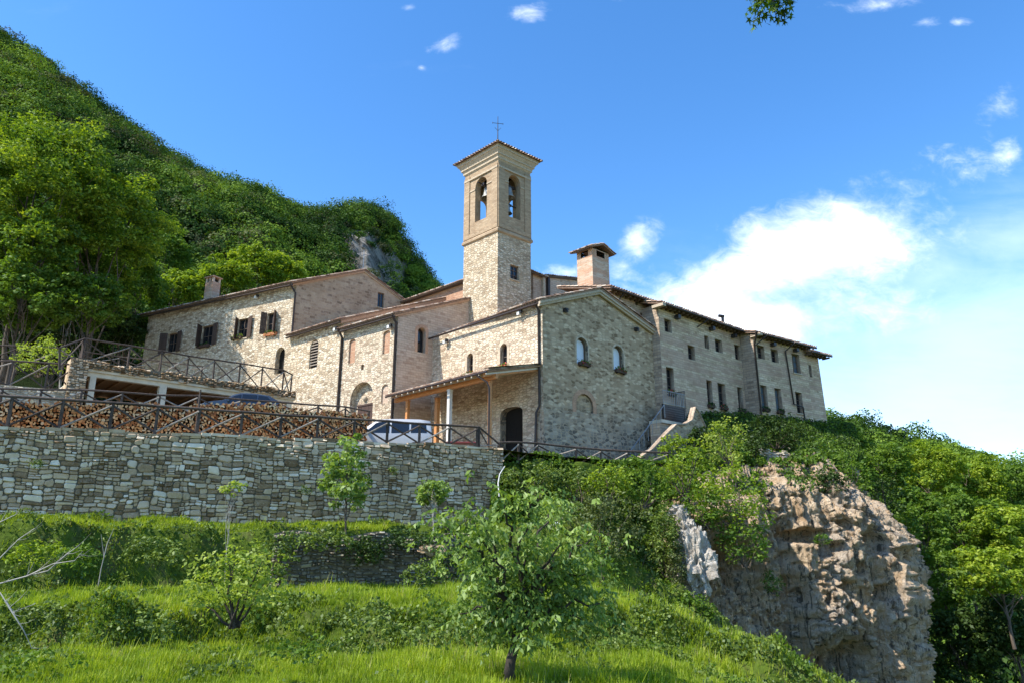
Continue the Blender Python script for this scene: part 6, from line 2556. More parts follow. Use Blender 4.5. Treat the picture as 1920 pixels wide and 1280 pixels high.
# ivy bank between the wall end and the rock
BT = [(925, 872, 37.6), (960, 866, 38.0), (1010, 862, 38.4), (1080, 866, 39.2), (1140, 874, 39.8), (1200, 880, 40.4), (1260, 872, 41.2), (1330, 850, 43.0), (1400, 850, 45)]
BF = [(905, 1110, 33.4), (950, 1120, 33.2), (1010, 1130, 33.0), (1080, 1140, 33.6), (1140, 1140, 34.6), (1200, 1160, 35.6), (1260, 1180, 36.0), (1330, 1200, 37.4), (1400, 1220, 39)]
NB, MBK = 120, 50
PB = np.zeros((MBK, NB, 3))
for i in range(NB):
    s = i / (NB - 1) * (len(BT) - 1)
    k = min(int(s), len(BT) - 2)
    f = s - k
    a = at(*[BT[k][j] * (1 - f) + BT[k + 1][j] * f for j in range(3)])
    b = at(*[BF[k][j] * (1 - f) + BF[k + 1][j] * f for j in range(3)])
    b.z = min(b.z, -1.2)
    for j in range(MBK):
        t = j / (MBK - 1)
        p = Vector((a.x + (b.x - a.x) * t, a.y + (b.y - a.y) * (0.25 * t + 0.75 * t ** 3), a.z + (b.z - a.z) * t ** 1.15))
        p.y -= 0.9 * math.sin(t * math.pi) * (0.5 + nvec(p, 0.3, 3))
        p = p + Vector((0, -1, 0.3)) * 0.35 * nvec(p, 0.9, 4)
        PB[j, i] = p
tp2 = PB[0].copy()
tp2[:, 1] += 4
tp2[:, 2] += 0.05
PB = np.concatenate([tp2[None], PB], 0)
o = grid_mesh('bank', PB, 'soil')
o['kind'] = 'structure'

# ruined arch in the rock top
ar = at(1462, 868, 46.2)
wAr = Wall(at(1425, 868, 45.2), at(1525, 868, 48.6))
ra = empty('ruined_wall', at(1425, 890, 45.2), 'remains of a small stone wall with a low arch on top of the cliff', 'ruin')
mb = MB()
au0, az0, au1, az1 = wAr.box_uv(1436, 874, 1474, 888)
a_top = ray(1470, 846)[1] * 46.5
rubble(mb, wAr, (0, wAr.L, lambda u: az0 - 0.5, lambda u: a_top + 0.15 * math.sin(u * 3) - 0.25 * max(0, u - 2.6)), 'rubble_pale', maxw=0.5, maxh=0.22, thick=0.12, seed=31, holes=[(au0, az0 - 1, au1, az1)], back=False, relief=1.3)
wAr.sheet(mb, [(0, az0 - .5), (au0, az0 - .5), (au0, az1), (au1, az1), (au1, az0 - .5), (wAr.L, az0 - .5), (wAr.L, a_top - .9), (2.0, a_top), (0, a_top - .2)], [], 'mortar_dark', -0.0)
mb.build('stone_face', ra)
mb = MB()
wAr.sheet(mb, [(au0, az0 - 1), (au1, az0 - 1), (au1, az1), (au0, az1)], [], 'interior_dark', -0.5)
mb.build('arch_opening', ra)
mb = MB()
N = 11
for i in range(N):
    t0 = math.pi * (0.12 + 0.76 * i / N)
    t1 = math.pi * (0.12 + 0.76 * (i + 0.85) / N)
    cu, cz, r = (au0 + au1) / 2, az1 - 0.55, (au1 - au0) / 2 * 0.98
    pts = [(cu + math.cos(t0) * r, cz + math.sin(t0) * 0.62), (cu + math.cos(t0) * r * 1.12, cz + math.sin(t0) * 0.95), (cu + math.cos(t1) * r * 1.12, cz + math.sin(t1) * 0.95), (cu + math.cos(t1) * r, cz + math.sin(t1) * 0.62)]
    f = [wAr.pt(q[0], q[1], 0.2) for q in pts]
    g = [wAr.pt(q[0], q[1], -0.1) for q in pts]
    rn = random.random()
    mb.face(f, 'rubble_pale', rnd=rn)
    for j in range(4):
        mb.face([f[j], f[(j + 1) % 4], g[(j + 1) % 4], g[j]], 'rubble_pale', rnd=rn)
mb.build('arch_stones', ra)


# white rock outcrop catching the sun
def rock(name, label, c, r, mat, seed, parent=None, sc=(1, 1, 1), sub=4, amp=0.5):
    bm = bmesh.new()
    bmesh.ops.create_icosphere(bm, subdivisions=sub, radius=1)
    for v in bm.verts:
        p = v.co + Vector((seed * 3.1, seed, 0))
        d = 1 + amp * noise.fractal(p * 1.3, 0.8, 2.1, 5) + 0.12 * (1 - abs(noise.noise(p * 4)) * 2)
        v.co = Vector((v.co.x * sc[0], v.co.y * sc[1], v.co.z * sc[2])) * d * r
    me = bpy.data.meshes.new(name)
    bm.to_mesh(me)
    bm.free()
    me.materials.append(MATS[mat])
    o = link_mesh(name, me, None, c)
    if label:
        tag(o, label, 'rock')
    return o


rock('rock_outcrop', 'largest white limestone outcrop among the ivy, left end of the cliff', at(1304, 1062, 35.4), 0.95, 'grey_rock', 1, sc=(0.75, 0.8, 1.45), sub=5, amp=0.75)
rock('rock_outcrop', 'white limestone outcrop just above the largest one, half under ivy', at(1284, 1000, 36.0), 0.62, 'grey_rock', 4, sc=(0.7, .8, 1.2), sub=5, amp=0.8)
rock('rock_outcrop', 'small white limestone knob under the bushes, highest of the white rocks', at(1274, 962, 36.6), 0.5, 'grey_rock', 2, sc=(0.9, .8, .8), sub=4, amp=0.8)


for i, (x, y, Y, r, lb) in enumerate((
                                      (812, 1030, 27.5, 0.28, 'pale stone at the right end of the old terrace wall'), (1030, 1190, 19.5, 0.3, 'pale stone ledge behind the foreground walnut trunk'))):
    rock('stone', lb, at(x, y, Y), r, 'cliff_rock', 5 + i, sc=(1.6, 1, .6), sub=3)

# poles and the round disc in the greenery
def pole(a, b, r, label, mat='pole_pale', name='pole'):
    mb = MB()
    a, b = Vector(a), Vector(b)
    mb.tube([a, a.lerp(b, .5) + Vector((0, 0, .03)), b], r, mat, 8)
    return tag(mb.build(name, loc=a), label, 'pole')


pole(at(1180, 1122, 31.0), at(1222, 1140, 30.2), 0.06, 'pale pole lying on the sunlit grass shelf below the dark bush')
pole(at(1276, 1186, 24.0), at(1318, 1234, 22.8), 0.05, 'pale pole lying on the dark slope at the foot of the rock')
pole(at(1520, 1275, 38.0), at(1516, 1238, 38.5), 0.05, 'thin pale stake standing against the foot of the cliff')
dc = at(1042, 988, 31.8)
rd = empty('round_sign', dc, 'small white and red ring hanging in the bushes behind the walnut tree', 'sign')
mb = MB()
N = 20
for r0_, r1_, mt, yy in ((0.0, 0.13, 'brick_trim', 0.0), (0.13, 0.24, 'sign_white', -0.02)):
    for i in range(N):
        a0, a1 = 2 * math.pi * i / N, 2 * math.pi * (i + 1) / N
        mb.face([dc + Vector((math.cos(a0) * r0_, yy, math.sin(a0) * r0_)), dc + Vector((math.cos(a0) * r1_, yy, math.sin(a0) * r1_)), dc + Vector((math.cos(a1) * r1_, yy, math.sin(a1) * r1_)), dc + Vector((math.cos(a1) * r0_, yy, math.sin(a1) * r0_ + 1e-5))], mt)
mb.tube([dc + Vector((0, .03, 0)), dc + Vector((0, 0.3, -0.1))], 0.03, 'metal_dark', 6)
mb.build('disc', rd)
mb = MB()
pts = [at(936, 930, 35.6), at(934, 905, 35.8), at(937, 888, 36.1), at(946, 874, 36.5)]
mb.tube(pts, 0.03, 'pipe_white', 8)
tag(mb.build('bent_pipe', loc=pts[0]), 'white bent pipe coming over the edge at the right end of the big wall', 'pipe')

# ================================================================== VEGETATION
def ground_z(x, y):
    i = np.clip(np.searchsorted(GX, x) - 1, 0, len(GX) - 2)
    j = np.clip(np.searchsorted(GY, y) - 1, 0, len(GY) - 2)
    fx = (x - GX[i]) / (GX[i + 1] - GX[i])
    fy = (y - GY[j]) / (GY[j + 1] - GY[j])
    z = (GZ[j, i] * (1 - fx) + GZ[j, i + 1] * fx) * (1 - fy) + (GZ[j + 1, i] * (1 - fx) + GZ[j + 1, i + 1] * fx) * fy
    sy = (GZ[j + 1, i] - GZ[j, i]) / (GY[j + 1] - GY[j])
    sx = (GZ[j, i + 1] - GZ[j, i]) / (GX[i + 1] - GX[i])
    return z, np.hypot(sx, sy)


def np_noise(x, y, s, seed=0):
    r = np.random.default_rng(seed)
    out = np.zeros_like(x)
    for k in range(6):
        a = r.uniform(0, 6.28)
        f = s * (1.5 ** k) * r.uniform(.8, 1.2)
        out += np.sin((x * math.cos(a) + y * math.sin(a)) * f + r.uniform(0, 6.28) + 1.5 * np.sin((y * math.cos(a) - x * math.sin(a)) * f * .6)) / (1.25 ** k)
    return out / 3


def wall_y(x):
    return WL0.y + (x - WL0.x) * (wdir.y / wdir.x)


def make_grass():
    rng = np.random.default_rng(5)
    N = 900000
    Y = np.exp(rng.uniform(math.log(8.5), math.log(37), N))
    a = rng.uniform(-0.80, 0.44, N)
    x = a * Y + rng.normal(size=N) * 0.05
    y = Y
    z, sl = ground_z(x, y)
    pat = np_noise(x, y, 0.9, 3)
    keep = (y < wall_y(x) - 0.12) & ((x < 4.2) | (rng.random(N) < 0.35))
    keep &= (sl < 0.85) | (rng.random(N) < 0.45 + 0.35 * pat) | ((np_noise(x * 1.6, z * 0.5, 1.5, 17) < -0.15) & (y < 22))
    keep &= ~((x > 7) & (sl > .8))
    keep &= ~((x > -1.2) & (y > 32.5))
    x, y, z, pat, sl = x[keep], y[keep], z[keep], pat[keep], sl[keep]
    n = len(x)
    H = (0.09 + 0.15 * rng.random(n) ** 1.5) * (0.85 + 0.5 * pat) * np.where(y > 24, 0.95, 1.0)
    hf = np_noise(x, y, 5.0, 21)
    H = H * (1 + 0.45 * hf)
    H = np.maximum(H, 0.06) * (1 + (rng.random(n) < 0.02) * 0.9)
    w = 0.003 + 0.0009 * y + 0.005 * rng.random(n)
    th = rng.uniform(0, 2 * math.pi, n)
    le = rng.uniform(0.1, 0.75, n)
    dirx, diry = np.cos(th), np.sin(th)
    wx, wy = -np.sin(th), np.cos(th)
    b = np.stack([x, y, z - 0.02], 1)
    W = np.stack([wx, wy, np.zeros(n)], 1) * w[:, None]
    mid = b + np.stack([dirx * le * 0.25 * H, diry * le * 0.25 * H, H * 0.6], 1)
    tip = b + np.stack([dirx * le * H * 0.9, diry * le * H * 0.9, H * (1 - 0.25 * le)], 1)
    V = np.stack([b - W * .5, b + W * .5, tip + W * 0.10, tip - W * 0.10], 1)
    rn = np.clip(0.45 + 0.30 * pat + 0.22 * hf + rng.normal(size=n) * 0.2, 0, 1)
    mi = (rng.random(n) < 0.03 + 0.10 * (pat > .5)).astype(int)
    o = quads_mesh('grass', V, (['grass_blade', 'grass_dry'], mi), rn)
    tag(o, 'bright green uncut grass on the terraces', 'grass', kind='stuff')


make_grass()


def surf_leaves(name, label, P, N, ls, mat, seed, dens=None, lift=0.15, asp=0.75, mat2=None, kind='stuff', cat='ivy'):
    """scatter leaves over a grid surface"""
    rng = np.random.default_rng(seed)
    n, m = P.shape[:2]
    A = np.linalg.norm(np.cross(P[1:, :-1] - P[:-1, :-1], P[:-1, 1:] - P[:-1, :-1]), axis=-1).ravel()
    idx = rng.choice(len(A), N, p=A / A.sum())
    j, i = idx // (m - 1), idx % (m - 1)
    u, v = rng.random((N, 1)), rng.random((N, 1))
    q = P[j, i] * (1 - u) * (1 - v) + P[j, i + 1] * u * (1 - v) + P[j + 1, i] * (1 - u) * v + P[j + 1, i + 1] * u * v
    nr = unit(np.cross(P[j, i + 1] - P[j, i], P[j + 1, i] - P[j, i]))
    nr = np.where((nr @ np.array([0, -1, 0.6]))[:, None] < 0, -nr, nr)
    pat = np_noise(q[:, 0], q[:, 2] * 1.3 + q[:, 1], 1.3, seed)
    if dens is not None:
        k = dens(q, pat, rng)
        q, nr, pat = q[k], nr[k], pat[k]
    M = len(q)
    q = q + nr * (lift * (0.3 + 0.9 * rng.random((M, 1)) + 0.6 * pat[:, None]))
    D = rng.normal(size=(M, 3)) * 0.7 + np.array([0, 0, -0.6])
    V = leaves(q, D, ls * rng.uniform(.6, 1.4, M), asp, rng=rng)
    rn = np.clip(0.45 + 0.3 * pat + rng.normal(size=M) * 0.18, 0, 1)
    if mat2:
        o = quads_mesh(name, V, ([mat, mat2], (rng.random(M) < 0.2).astype(int)), rn)
    else:
        o = quads_mesh(name, V, mat, rn)
    return tag(o, label, cat, kind=kind)


# ivy and weeds on the terrace banks
def bank_weeds():
    rng = np.random.default_rng(8)
    N = 420000
    Y = np.exp(rng.uniform(math.log(9), math.log(37), N))
    a = rng.uniform(-0.80, 0.46, N)
    x, y = a * Y, Y
    z, sl = ground_z(x, y)
    pat = np_noise(x, y + z * 2, 1.6, 4)
    pat2 = np_noise(x, y, 0.7, 9)
    tong = np_noise(x * 1.6, z * 0.5, 1.5, 17)
    steep = (sl > 0.5) & (y < wall_y(x) + .3) & ((y > 22) | (tong + 0.5 * pat > -0.15)) & (tong > -0.75)
    patch = ((pat2 > 0.25) | (np_noise(x, y, 2.6, 33) > 0.62)) & (rng.random(N) < 0.5) & (y < 22)
    keep = ((steep & (pat > -0.25)) | patch) & (x < 9)
    # leave the old wall visible
    ow = (y > 27) & (x > at(560, 1050, 28).x) & (x < at(850, 1050, 30).x) & (z < .8) & (sl > .6)
    keep &= ~(ow & (rng.random(N) < 0.8))
    x, y, z, pat, sl = x[keep], y[keep], z[keep], pat[keep], sl[keep]
    n = len(x)
    q = np.stack([x, y - 0.10 * np.minimum(sl, 2) * rng.random(n), z + 0.02 + 0.22 * rng.random(n) * (0.6 + pat)], 1)
    D = rng.normal(size=(n, 3)) + np.array([0, -0.3, 0.1])
    s = (0.018 + 0.0029 * y) * rng.uniform(.6, 1.5, n)
    V = leaves(q, D, s, 0.8, rng=rng)
    rn = np.clip(0.45 + 0.3 * pat + rng.normal(size=n) * 0.2, 0, 1)
    mi = np.where(pat > 0.5, 1, 0) * (rng.random(n) < 0.6)
    o = quads_mesh('weeds', V, (['leaf_ivy', 'leaf_mid'], mi.astype(int)), rn)
    tag(o, 'dark ivy and broad-leaved weeds covering the terrace banks', 'weeds', kind='stuff')


bank_weeds()
surf_leaves('ivy', 'thick ivy and creepers hanging over the bank between the big wall and the rock', PB, 130000, 0.16, 'leaf_mid', 3, lift=0.34, mat2='leaf_ivy', dens=lambda q, pat, r: (pat > -0.15 + 0.3 * r.random(len(pat))))


# hanging green over the cliff edge
def cl_d(q, pat, rng):
    px = 960 + q[:, 0] / q[:, 1] * FPX * 1.0
    e = q[:, 2] / q[:, 1]
    top = 0.098 + 0.018 * np.sin(px * 0.045) - np.where(px > 1600, (px - 1600) * 0.00035, 0)
    left = (px < 1425 - (0.09 - e) * 100) & (e > 0.075 - 0.05 * (px < 1290))
    rightedge = (px > 1660) & (pat > 0.2) & (e > 0.02)
    return ((e > top) | left | ((pat > 0.9) & (rng.random(len(px)) < .1))) & (q[:, 2] > -14)


surf_leaves('creepers', 'green creepers hanging over the top edge of the cliff', CLIFF, 90000, 0.17, 'leaf_mid', 4, dens=cl_d, lift=0.28, mat2='leaf_dark', cat='creepers')

# slope under the long wing: rough scrub
def shelf_cover():
    rng = np.random.default_rng(12)
    N = 60000
    q = []
    for _ in range(N):
        i = rng.uniform(7.6, len(front) - 1.001)
        t = rng.random() * 0.62
        x, y, z = yard_point(i, t)
        q.append((x, y, z + 0.45 * rng.random() ** 2))
    q = np.array(q)
    V = leaves(q, rng.normal(size=(N, 3)) + np.array([0, 0, .4]), rng.uniform(.12, .26, N), 0.6, rng=rng)
    tag(quads_mesh('scrub', V, (['leaf_mid', 'leaf_dark'], (rng.random(N) < .5).astype(int)), rng.random(N)), 'low scrub on the slope between the cliff edge and the long wing', 'scrub', kind='stuff')


shelf_cover()
surf_leaves('scrub', 'green scrub growing over the rounded top of the cliff', SHELF, 60000, 0.2, 'leaf_mid', 14, lift=0.25, mat2='leaf_dark', cat='scrub', dens=lambda q, pat, r: pat > 0.25)


# ---------------------------------------------------------------- wooded mountain at left
def lerp_tab(tab, x):
    xs = [t[0] for t in tab]
    return [float(np.interp(x, xs, [t[k] for t in tab])) for k in range(1, len(tab[0]))]


RIDGE = [(-1400, -588, 120), (-900, -388, 125), (-400, -143, 140), (0, 88, 155), (60, 118, 158), (130, 172, 162), (230, 248, 168), (300, 300, 172), (400, 354, 180), (500, 389, 188), (560, 417, 194), (620, 422, 198), (690, 415, 200), (730, 441, 212),
         (770, 501, 228), (820, 543, 250), (860, 588, 262), (905, 698, 268)]
BASE = [(-1400, 62, 10), (0, 66, 9), (250, 70, 10), (420, 82, 13), (560, 92, 15), (700, 104, 16), (905, 150, 18)]


def hill_point(px, t, n=0.0):
    ry, rY = lerp_tab(RIDGE, px)
    bY, bz = lerp_tab(BASE, px)
    a, e = ray(px, ry)
    Rz = e * rY - 1.6
    if t <= 1:
        Y = bY + (rY - bY) * t
        z = bz + (Rz - bz) * (t + 0.10 * math.sin(t * math.pi) + 0.03 * math.sin(t * 9 + px * 0.01) * (1 - t))
    else:
        Y = rY + (t - 1) * 160
        z = Rz - (t - 1) * 120
    x = a * Y
    amp = 5.0 * math.sin(min(1, t) * math.pi) if t < 1 else 0
    z += amp * 1.7 * noise.fractal(Vector((x * 0.022 + Y * .012, Y * 0.014 - x * .004, 3)), .9, 2.1, 4)
    return x, Y, z


ROCKS = [(676, 446, 34, 22), (700, 482, 46, 28), (738, 500, 24, 22), (655, 438, 14, 14), (715, 520, 42, 14)]


def rock_mask(x, Y, z):
    yc, m = 0, 0
    q = Vector((x * 0.06, Y * 0.06, z * 0.12))
    wob = 1 + 0.45 * noise.fractal(q, .9, 2.1, 4)
    for (px, py, rx, ry) in ROCKS:
        a, e = ray(px, py)
        d = ((x / Y - a) * FPX / rx) ** 2 + ((z / Y - e) * FPX / ry) ** 2
        m = max(m, 1 - sst(d * wob, 0.7, 1.5))
    return m


def rock_keepout(x, Y, z):
    m = 0
    for (px, py, rx, ry) in ROCKS:
        a, e = ray(px, py + 9)
        d = ((x / Y - a) * FPX / (rx + 8)) ** 2 + (((z + 2) / Y - e) * FPX / (ry + 14)) ** 2
        m = max(m, 1 - sst(d, 0.6, 1.3))
    return m


NP_, NT_ = 300, 140
P = np.zeros((NT_, NP_, 3))
rk = np.zeros((NT_, NP_))
for i in range(NP_):
    px = -1300 + 2205 * (i / (NP_ - 1)) ** 0.62
    for j in range(NT_):
        t = 1.35 * j / (NT_ - 1)
        x, y, z = hill_point(px, t)
        P[j, i] = (x, y, z)
        rk[j, i] = rock_mask(x, y, z)
        if rk[j, i] > 0.1:
            nn = noise.fractal(Vector((x * 0.15, y * .15, z * 0.05)), .8, 2.1, 5)
            P[j, i, 1] += nn * 2.5 * rk[j, i]
o = grid_mesh('hill', P, 'hill_ground', rock=rk)
o['kind'] = 'structure'


def wood_on(fn, n, pxr, seed, rr, ls, nl, mat, name, label, trange=(0.0, 1.02), mask=None, sparse=None, zmin=None):
    rng = np.random.default_rng(seed)
    random.seed(seed)
    C, Rr, Kd, Tn = [], [], [], []
    tries = 0
    while len(C) < n and tries < n * 6:
        tries += 1
        px = rng.uniform(*pxr)
        t = trange[0] + (trange[1] - trange[0]) * rng.random()
        x, y, z = fn(px, t)
        if mask and mask(x, y, z) > 0.4 + 0.65 * (rng.random() < .10):
            continue
        r = rr * (0.5 + 0.95 * rng.random() ** 1.6) * (0.8 + 0.25 * (y / 180))
        C.append((x, y, z + r * rng.uniform(0.15, 0.9)))
        Rr.append(r)
        tone = 0.40 + 0.75 * noise.fractal(Vector((x * .03, y * .03, z * .03 + seed)), .9, 2.1, 4) + 0.28 * (1 - t)
        Tn.append(tone)
    C, Rr, Tn = np.array(C), np.array(Rr), np.array(Tn)
    K = len(C)
    d = unit(rng.normal(size=(K, nl, 3)))
    d[..., 2] = np.where(d[..., 2] < -0.25, -d[..., 2], d[..., 2])
    lob = 1 + 0.2 * np.sin(d[..., :1] * 6 + rng.random((K, 1, 1)) * 6) * np.cos(d[..., 1:2] * 6 + rng.random((K, 1, 1)) * 6)
    rad = (0.75 + 0.3 * rng.random((K, nl, 1))) * lob
    off = d * rad * Rr[:, None, None]
    off[..., 2] *= 0.85
    q = (C[:, None] + off).reshape(-1, 3)
    D = np.cross(d.reshape(-1, 3), rng.normal(size=(K * nl, 3))) + d.reshape(-1, 3) * 0.3
    V = leaves(q, D, ls * rng.uniform(.6, 1.4, len(q)), 0.8, rng=rng, nrm=unit(d.reshape(-1, 3) + rng.normal(size=(K * nl, 3)) * 0.30))
    rn = np.clip(np.repeat(Tn + rng.normal(size=K) * 0.22, nl) + rng.normal(size=len(q)) * 0.10, 0, 1)
    mi = np.repeat((rng.random(K) < 0.10), nl).astype(int)
    o = quads_mesh(name, V, (mat, mi), rn)
    tag(o, label, 'woodland', kind='stuff')


wood_on(hill_point, 4300, (-160, 860), 3, 2.7, 0.40, 290, ['leaf_hill', 'leaf_hill_sparse'], 'woodland', 'dense wood covering the mountain behind the monastery', (0.05, 1.02), rock_keepout)

# ---------------------------------------------------------------- wooded slope at right
RIDGE2 = [(1300, 740, 210), (1545, 783, 200), (1640, 803, 190), (1740, 833, 180), (1800, 855, 174), (1920, 886, 160), (2300, 975, 130), (2700, 1060, 110)]


def hill2_point(px, t):
    ry, rY = lerp_tab(RIDGE2, px)
    a, e = ray(px, ry)
    bY, bz = 78, -16
    Rz = e * rY - 1.5
    if t <= 1:
        Y = bY + (rY - bY) * t
        z = bz + (Rz - bz) * (t ** 0.8)
    else:
        Y = rY + (t - 1) * 160
        z = Rz - (t - 1) * 90
    x = a * Y
    z += 2.5 * math.sin(min(1, t) * math.pi) * noise.fractal(Vector((x * 0.03, Y * 0.03, 8)), .9, 2.1, 4)
    return x, Y, z


P = np.zeros((50, 80, 3))
for i in range(80):
    for j in range(50):
        P[j, i] = hill2_point(1300 + 1400 * i / 79, -0.25 + 1.55 * j / 49 if j else -0.25) if False else hill2_point(1300 + 1400 * i / 79, 1.3 * j / 49)
o = grid_mesh('slope', P, 'hill_ground', rock=np.zeros((50, 80)))
o['kind'] = 'structure'
wood_on(hill2_point, 2300, (1380, 2150), 5, 2.7, 0.55, 150, ['leaf_hill', 'leaf_mid'], 'woodland', 'wooded slope across the valley, right of the long wing', (0.0, 1.02))


# ---------------------------------------------------------------- single trees
def T(label, px, py, rx, ry, Y, mat='leaf_mid', ls=0.30, seed=1, group=None, dens=1.0, base_z=None, cr=None, r0=None, name='tree', bark='bark', flat=0.6, mats=None, shell=0.5, depth=0.85, n=None, droop=.25):
    c = at(px, py, Y)
    k = Y / FPX
    RX, RZ = rx * k, ry * k
    bz = base_z if base_z is not None else c.z - RZ * 1.8
    cr = cr or max(0.55, min(RX, RZ) * 0.24)
    K = int(dens * 2.1 * ((RX * RZ * RX * depth) ** (2 / 3)) / cr ** 2 * 2.6)
    n = n or int(max(30, min(260, 15.0 * (cr / ls) ** 2)))
    return tree(name, label, 'tree', (c.x + 0.08 * RX, c.y, bz), c.z + RZ, (RX, max(RX, RZ) * depth, RZ), K, n, cr, ls, mat, bark, r0 or max(0.12, RZ * 0.045), group, seed, shell, crown_c=c, flat=flat, mats=mats, droop=droop)


g1 = 'tall trees at the left edge behind the garage'
T('biggest bright yellow-green tree at the upper left edge, in front of the mountain', 62, 350, 160, 135, 54, 'leaf_bright', 0.28, 1, g1, 1.5, 8, mats=['leaf_bright', 'leaf_mid'])
T('tall bright green tree leaning toward the shuttered house, right of the biggest tree', 200, 430, 108, 120, 58, 'leaf_bright', 0.28, 2, g1, 1.4, 8, mats=['leaf_bright', 'leaf_mid'])
T('dark green tree low at the left edge, below the biggest bright tree', -10, 480, 110, 110, 60, 'leaf_mid', 0.34, 3, g1, 1.0, 8)
T('dark green tree whose crown touches the left corner of the shuttered house roof', 250, 545, 62, 90, 66, 'leaf_mid', 0.30, 4, g1, 1.1, 8)
T('shaded tree with a pale trunk standing behind the garage terrace fence', 140, 530, 90, 62, 60, 'leaf_mid', 0.3, 5, g1, 1.0, 8, bark='bark_pale')
T('very dark tree in the shade at the far left behind the fence', 30, 590, 90, 62, 62, 'leaf_dark', 0.3, 6, g1, 1.2, 7)
T('dark bushy tree in the shade close to the left end of the shuttered house', 222, 615, 62, 40, 63, 'leaf_dark', 0.28, 7, g1, 1.3, 7)
T('dark bushy tree in the shade behind the shrub and the garage corner', 110, 632, 80, 36, 61, 'leaf_dark', 0.28, 8, g1, 1.3, 7)
T('medium tree whose crown fills the space under the biggest bright tree', 60, 462, 95, 58, 52, 'leaf_mid', 0.28, 19, g1, 1.3, 8, mats=['leaf_mid', 'leaf_bright'])
T('leafy green tree low in front of the left trunks, behind the shrub', 48, 560, 92, 72, 51, 'leaf_mid', 0.28, 9, g1, 1.2, 8)
T('leafy green tree low in front of the trunks, behind the garage fence corner', 170, 572, 76, 58, 53, 'leaf_mid', 0.28, 10, g1, 1.2, 8)
g2 = 'bright trees behind the shuttered house'
T('bright green tree rising left of the brick chimney', 335, 545, 44, 42, 78, 'leaf_bright', 0.36, 11, g2, 1.3, 12)
T('bright green tree rising right of the brick chimney', 418, 522, 52, 40, 80, 'leaf_bright', 0.36, 12, g2, 1.3, 12)
T('bright green rounded tree above the middle of the shuttered house roof', 478, 500, 56, 40, 84, 'leaf_bright', 0.36, 13, g2, 1.3, 12)
T('bright green tree just left of the gable of the shuttered house', 536, 518, 42, 34, 86, 'leaf_bright', 0.36, 14, g2, 1.2, 12)
T('mid green tree between the dark forest and the trees behind the chimney', 312, 470, 46, 50, 88, 'leaf_mid', 0.36, 15, g2, 1.2, 14)

g3 = 'forest trees right of the cliff'
rt = [('light green tree at the corner of the long wing, above the cliff top', 1572, 842, 46, 52, 62, 'leaf_mid', 0),
      ('bushy green tree next right of the cliff-top tree', 1648, 880, 56, 52, 68, 'leaf_mid', -3),
      ('yellow-green tree in the middle of the right-hand forest skyline', 1735, 885, 66, 52, 78, 'leaf_bright', -8),
      ('yellow-green tree on the right-hand forest skyline, second from the right edge', 1820, 905, 62, 52, 80, 'leaf_bright', -10),
      ('tree at the right edge of the photo, on the forest skyline', 1905, 925, 62, 55, 82, 'leaf_mid', -10),
      ('green tree directly right of the highest part of the bare cliff face', 1722, 975, 48, 62, 62, 'leaf_mid', -12),
      ('broad green tree in the middle of the right-hand forest, half lit', 1800, 985, 70, 66, 66, 'leaf_mid', -14),
      ('broad bright tree in the upper half of the forest by the right edge', 1890, 1000, 72, 58, 64, 'leaf_bright', -14),
      ('dark tree pressed against the lower right side of the cliff', 1768, 1095, 44, 80, 60, 'leaf_mid', -20),
      ('tree with bright flat sprays of leaves low at the right edge', 1872, 1075, 74, 48, 52, 'leaf_bright', -18),
      ('shaded tree below the bright sprays at the right edge', 1900, 1180, 70, 62, 55, 'leaf_dark', -22),
      ('darkest tree at the bottom right, in deep shade beside the cliff foot', 1800, 1215, 64, 72, 57, 'leaf_dark', -22)]
for i, (lb, px, py, rx, ry, Y, mt, bz) in enumerate(rt):
    T(lb, px, py, rx, ry, Y, mt, 0.30, 30 + i, g3, 1.15, at(px, py, Y).z - ry * Y / FPX * (2.6 if i > 4 else 1.8), flat=0.5 if i in (7, 9) else 0.62)

# ---------------------------------------------------------------- young trees and shrubs on the terraces
def gz(px, Y):
    a, _ = ray(px, 1000)
    z, _ = ground_z(np.array([a * Y]), np.array([float(Y)]))
    return float(z[0])


T('slender young tree with green leaves standing against the big stone wall', 652, 893, 34, 74, 29.5, 'leaf_walnut', 0.20, 51, None, 1.3, gz(632, 29.5), cr=0.32, r0=0.05, name='young_tree', n=34, droop=.5)
T('tiny sapling with a tuft of pale leaves in front of the big wall', 436, 918, 20, 16, 27.5, 'leaf_yellow', 0.13, 52, None, 0.8, gz(430, 27.5), cr=0.2, r0=0.018, name='sapling', bark='bark_pale', n=14)
T('small shrub on several pale stems at the right part of the big wall', 812, 925, 32, 30, 31.5, 'leaf_walnut', 0.18, 53, None, 1.0, gz(795, 31.5), cr=0.24, r0=0.035, name='shrub', bark='bark_pale', n=22, droop=.5)
bz = gz(205, 25.5)
mb = MB()
a_ = at(204, 960, 25.5)
mb.tube([(a_.x, a_.y, bz), (a_.x + .02, a_.y, bz + 0.8), (a_.x + .1, a_.y, bz + 1.6), (a_.x + .25, a_.y, bz + 2.1)], [0.02, 0.017, 0.012, 0.006], 'bark_pale', 6)
mb.tube([(a_.x + .05, a_.y, bz + 1.2), (a_.x - .15, a_.y, bz + 1.9)], [0.01, 0.004], 'bark_pale', 5)
tag(mb.build('bare_sapling', loc=(a_.x, a_.y, bz)), 'thin leafless sapling in front of the left part of the big wall', 'sapling')

bush('shrub', 'loose yellow-green shrub with spreading branches on the lower terrace, left of centre', 'shrub', 448, 1092, 14.2, 92, 70, 'leaf_yellow', 0.085, 1.3, 0.8, seed=61, cr=0.26, flat=0.7, asp=0.6, shell=0.2, bark='bark_dark')
bush('shrub', 'pale green sunlit shrub behind the fence, left of the garage pillar', 'shrub', 78, 668, 42.5, 46, 38, 'leaf_yellow', 0.16, 1.0, 1.0, seed=62)


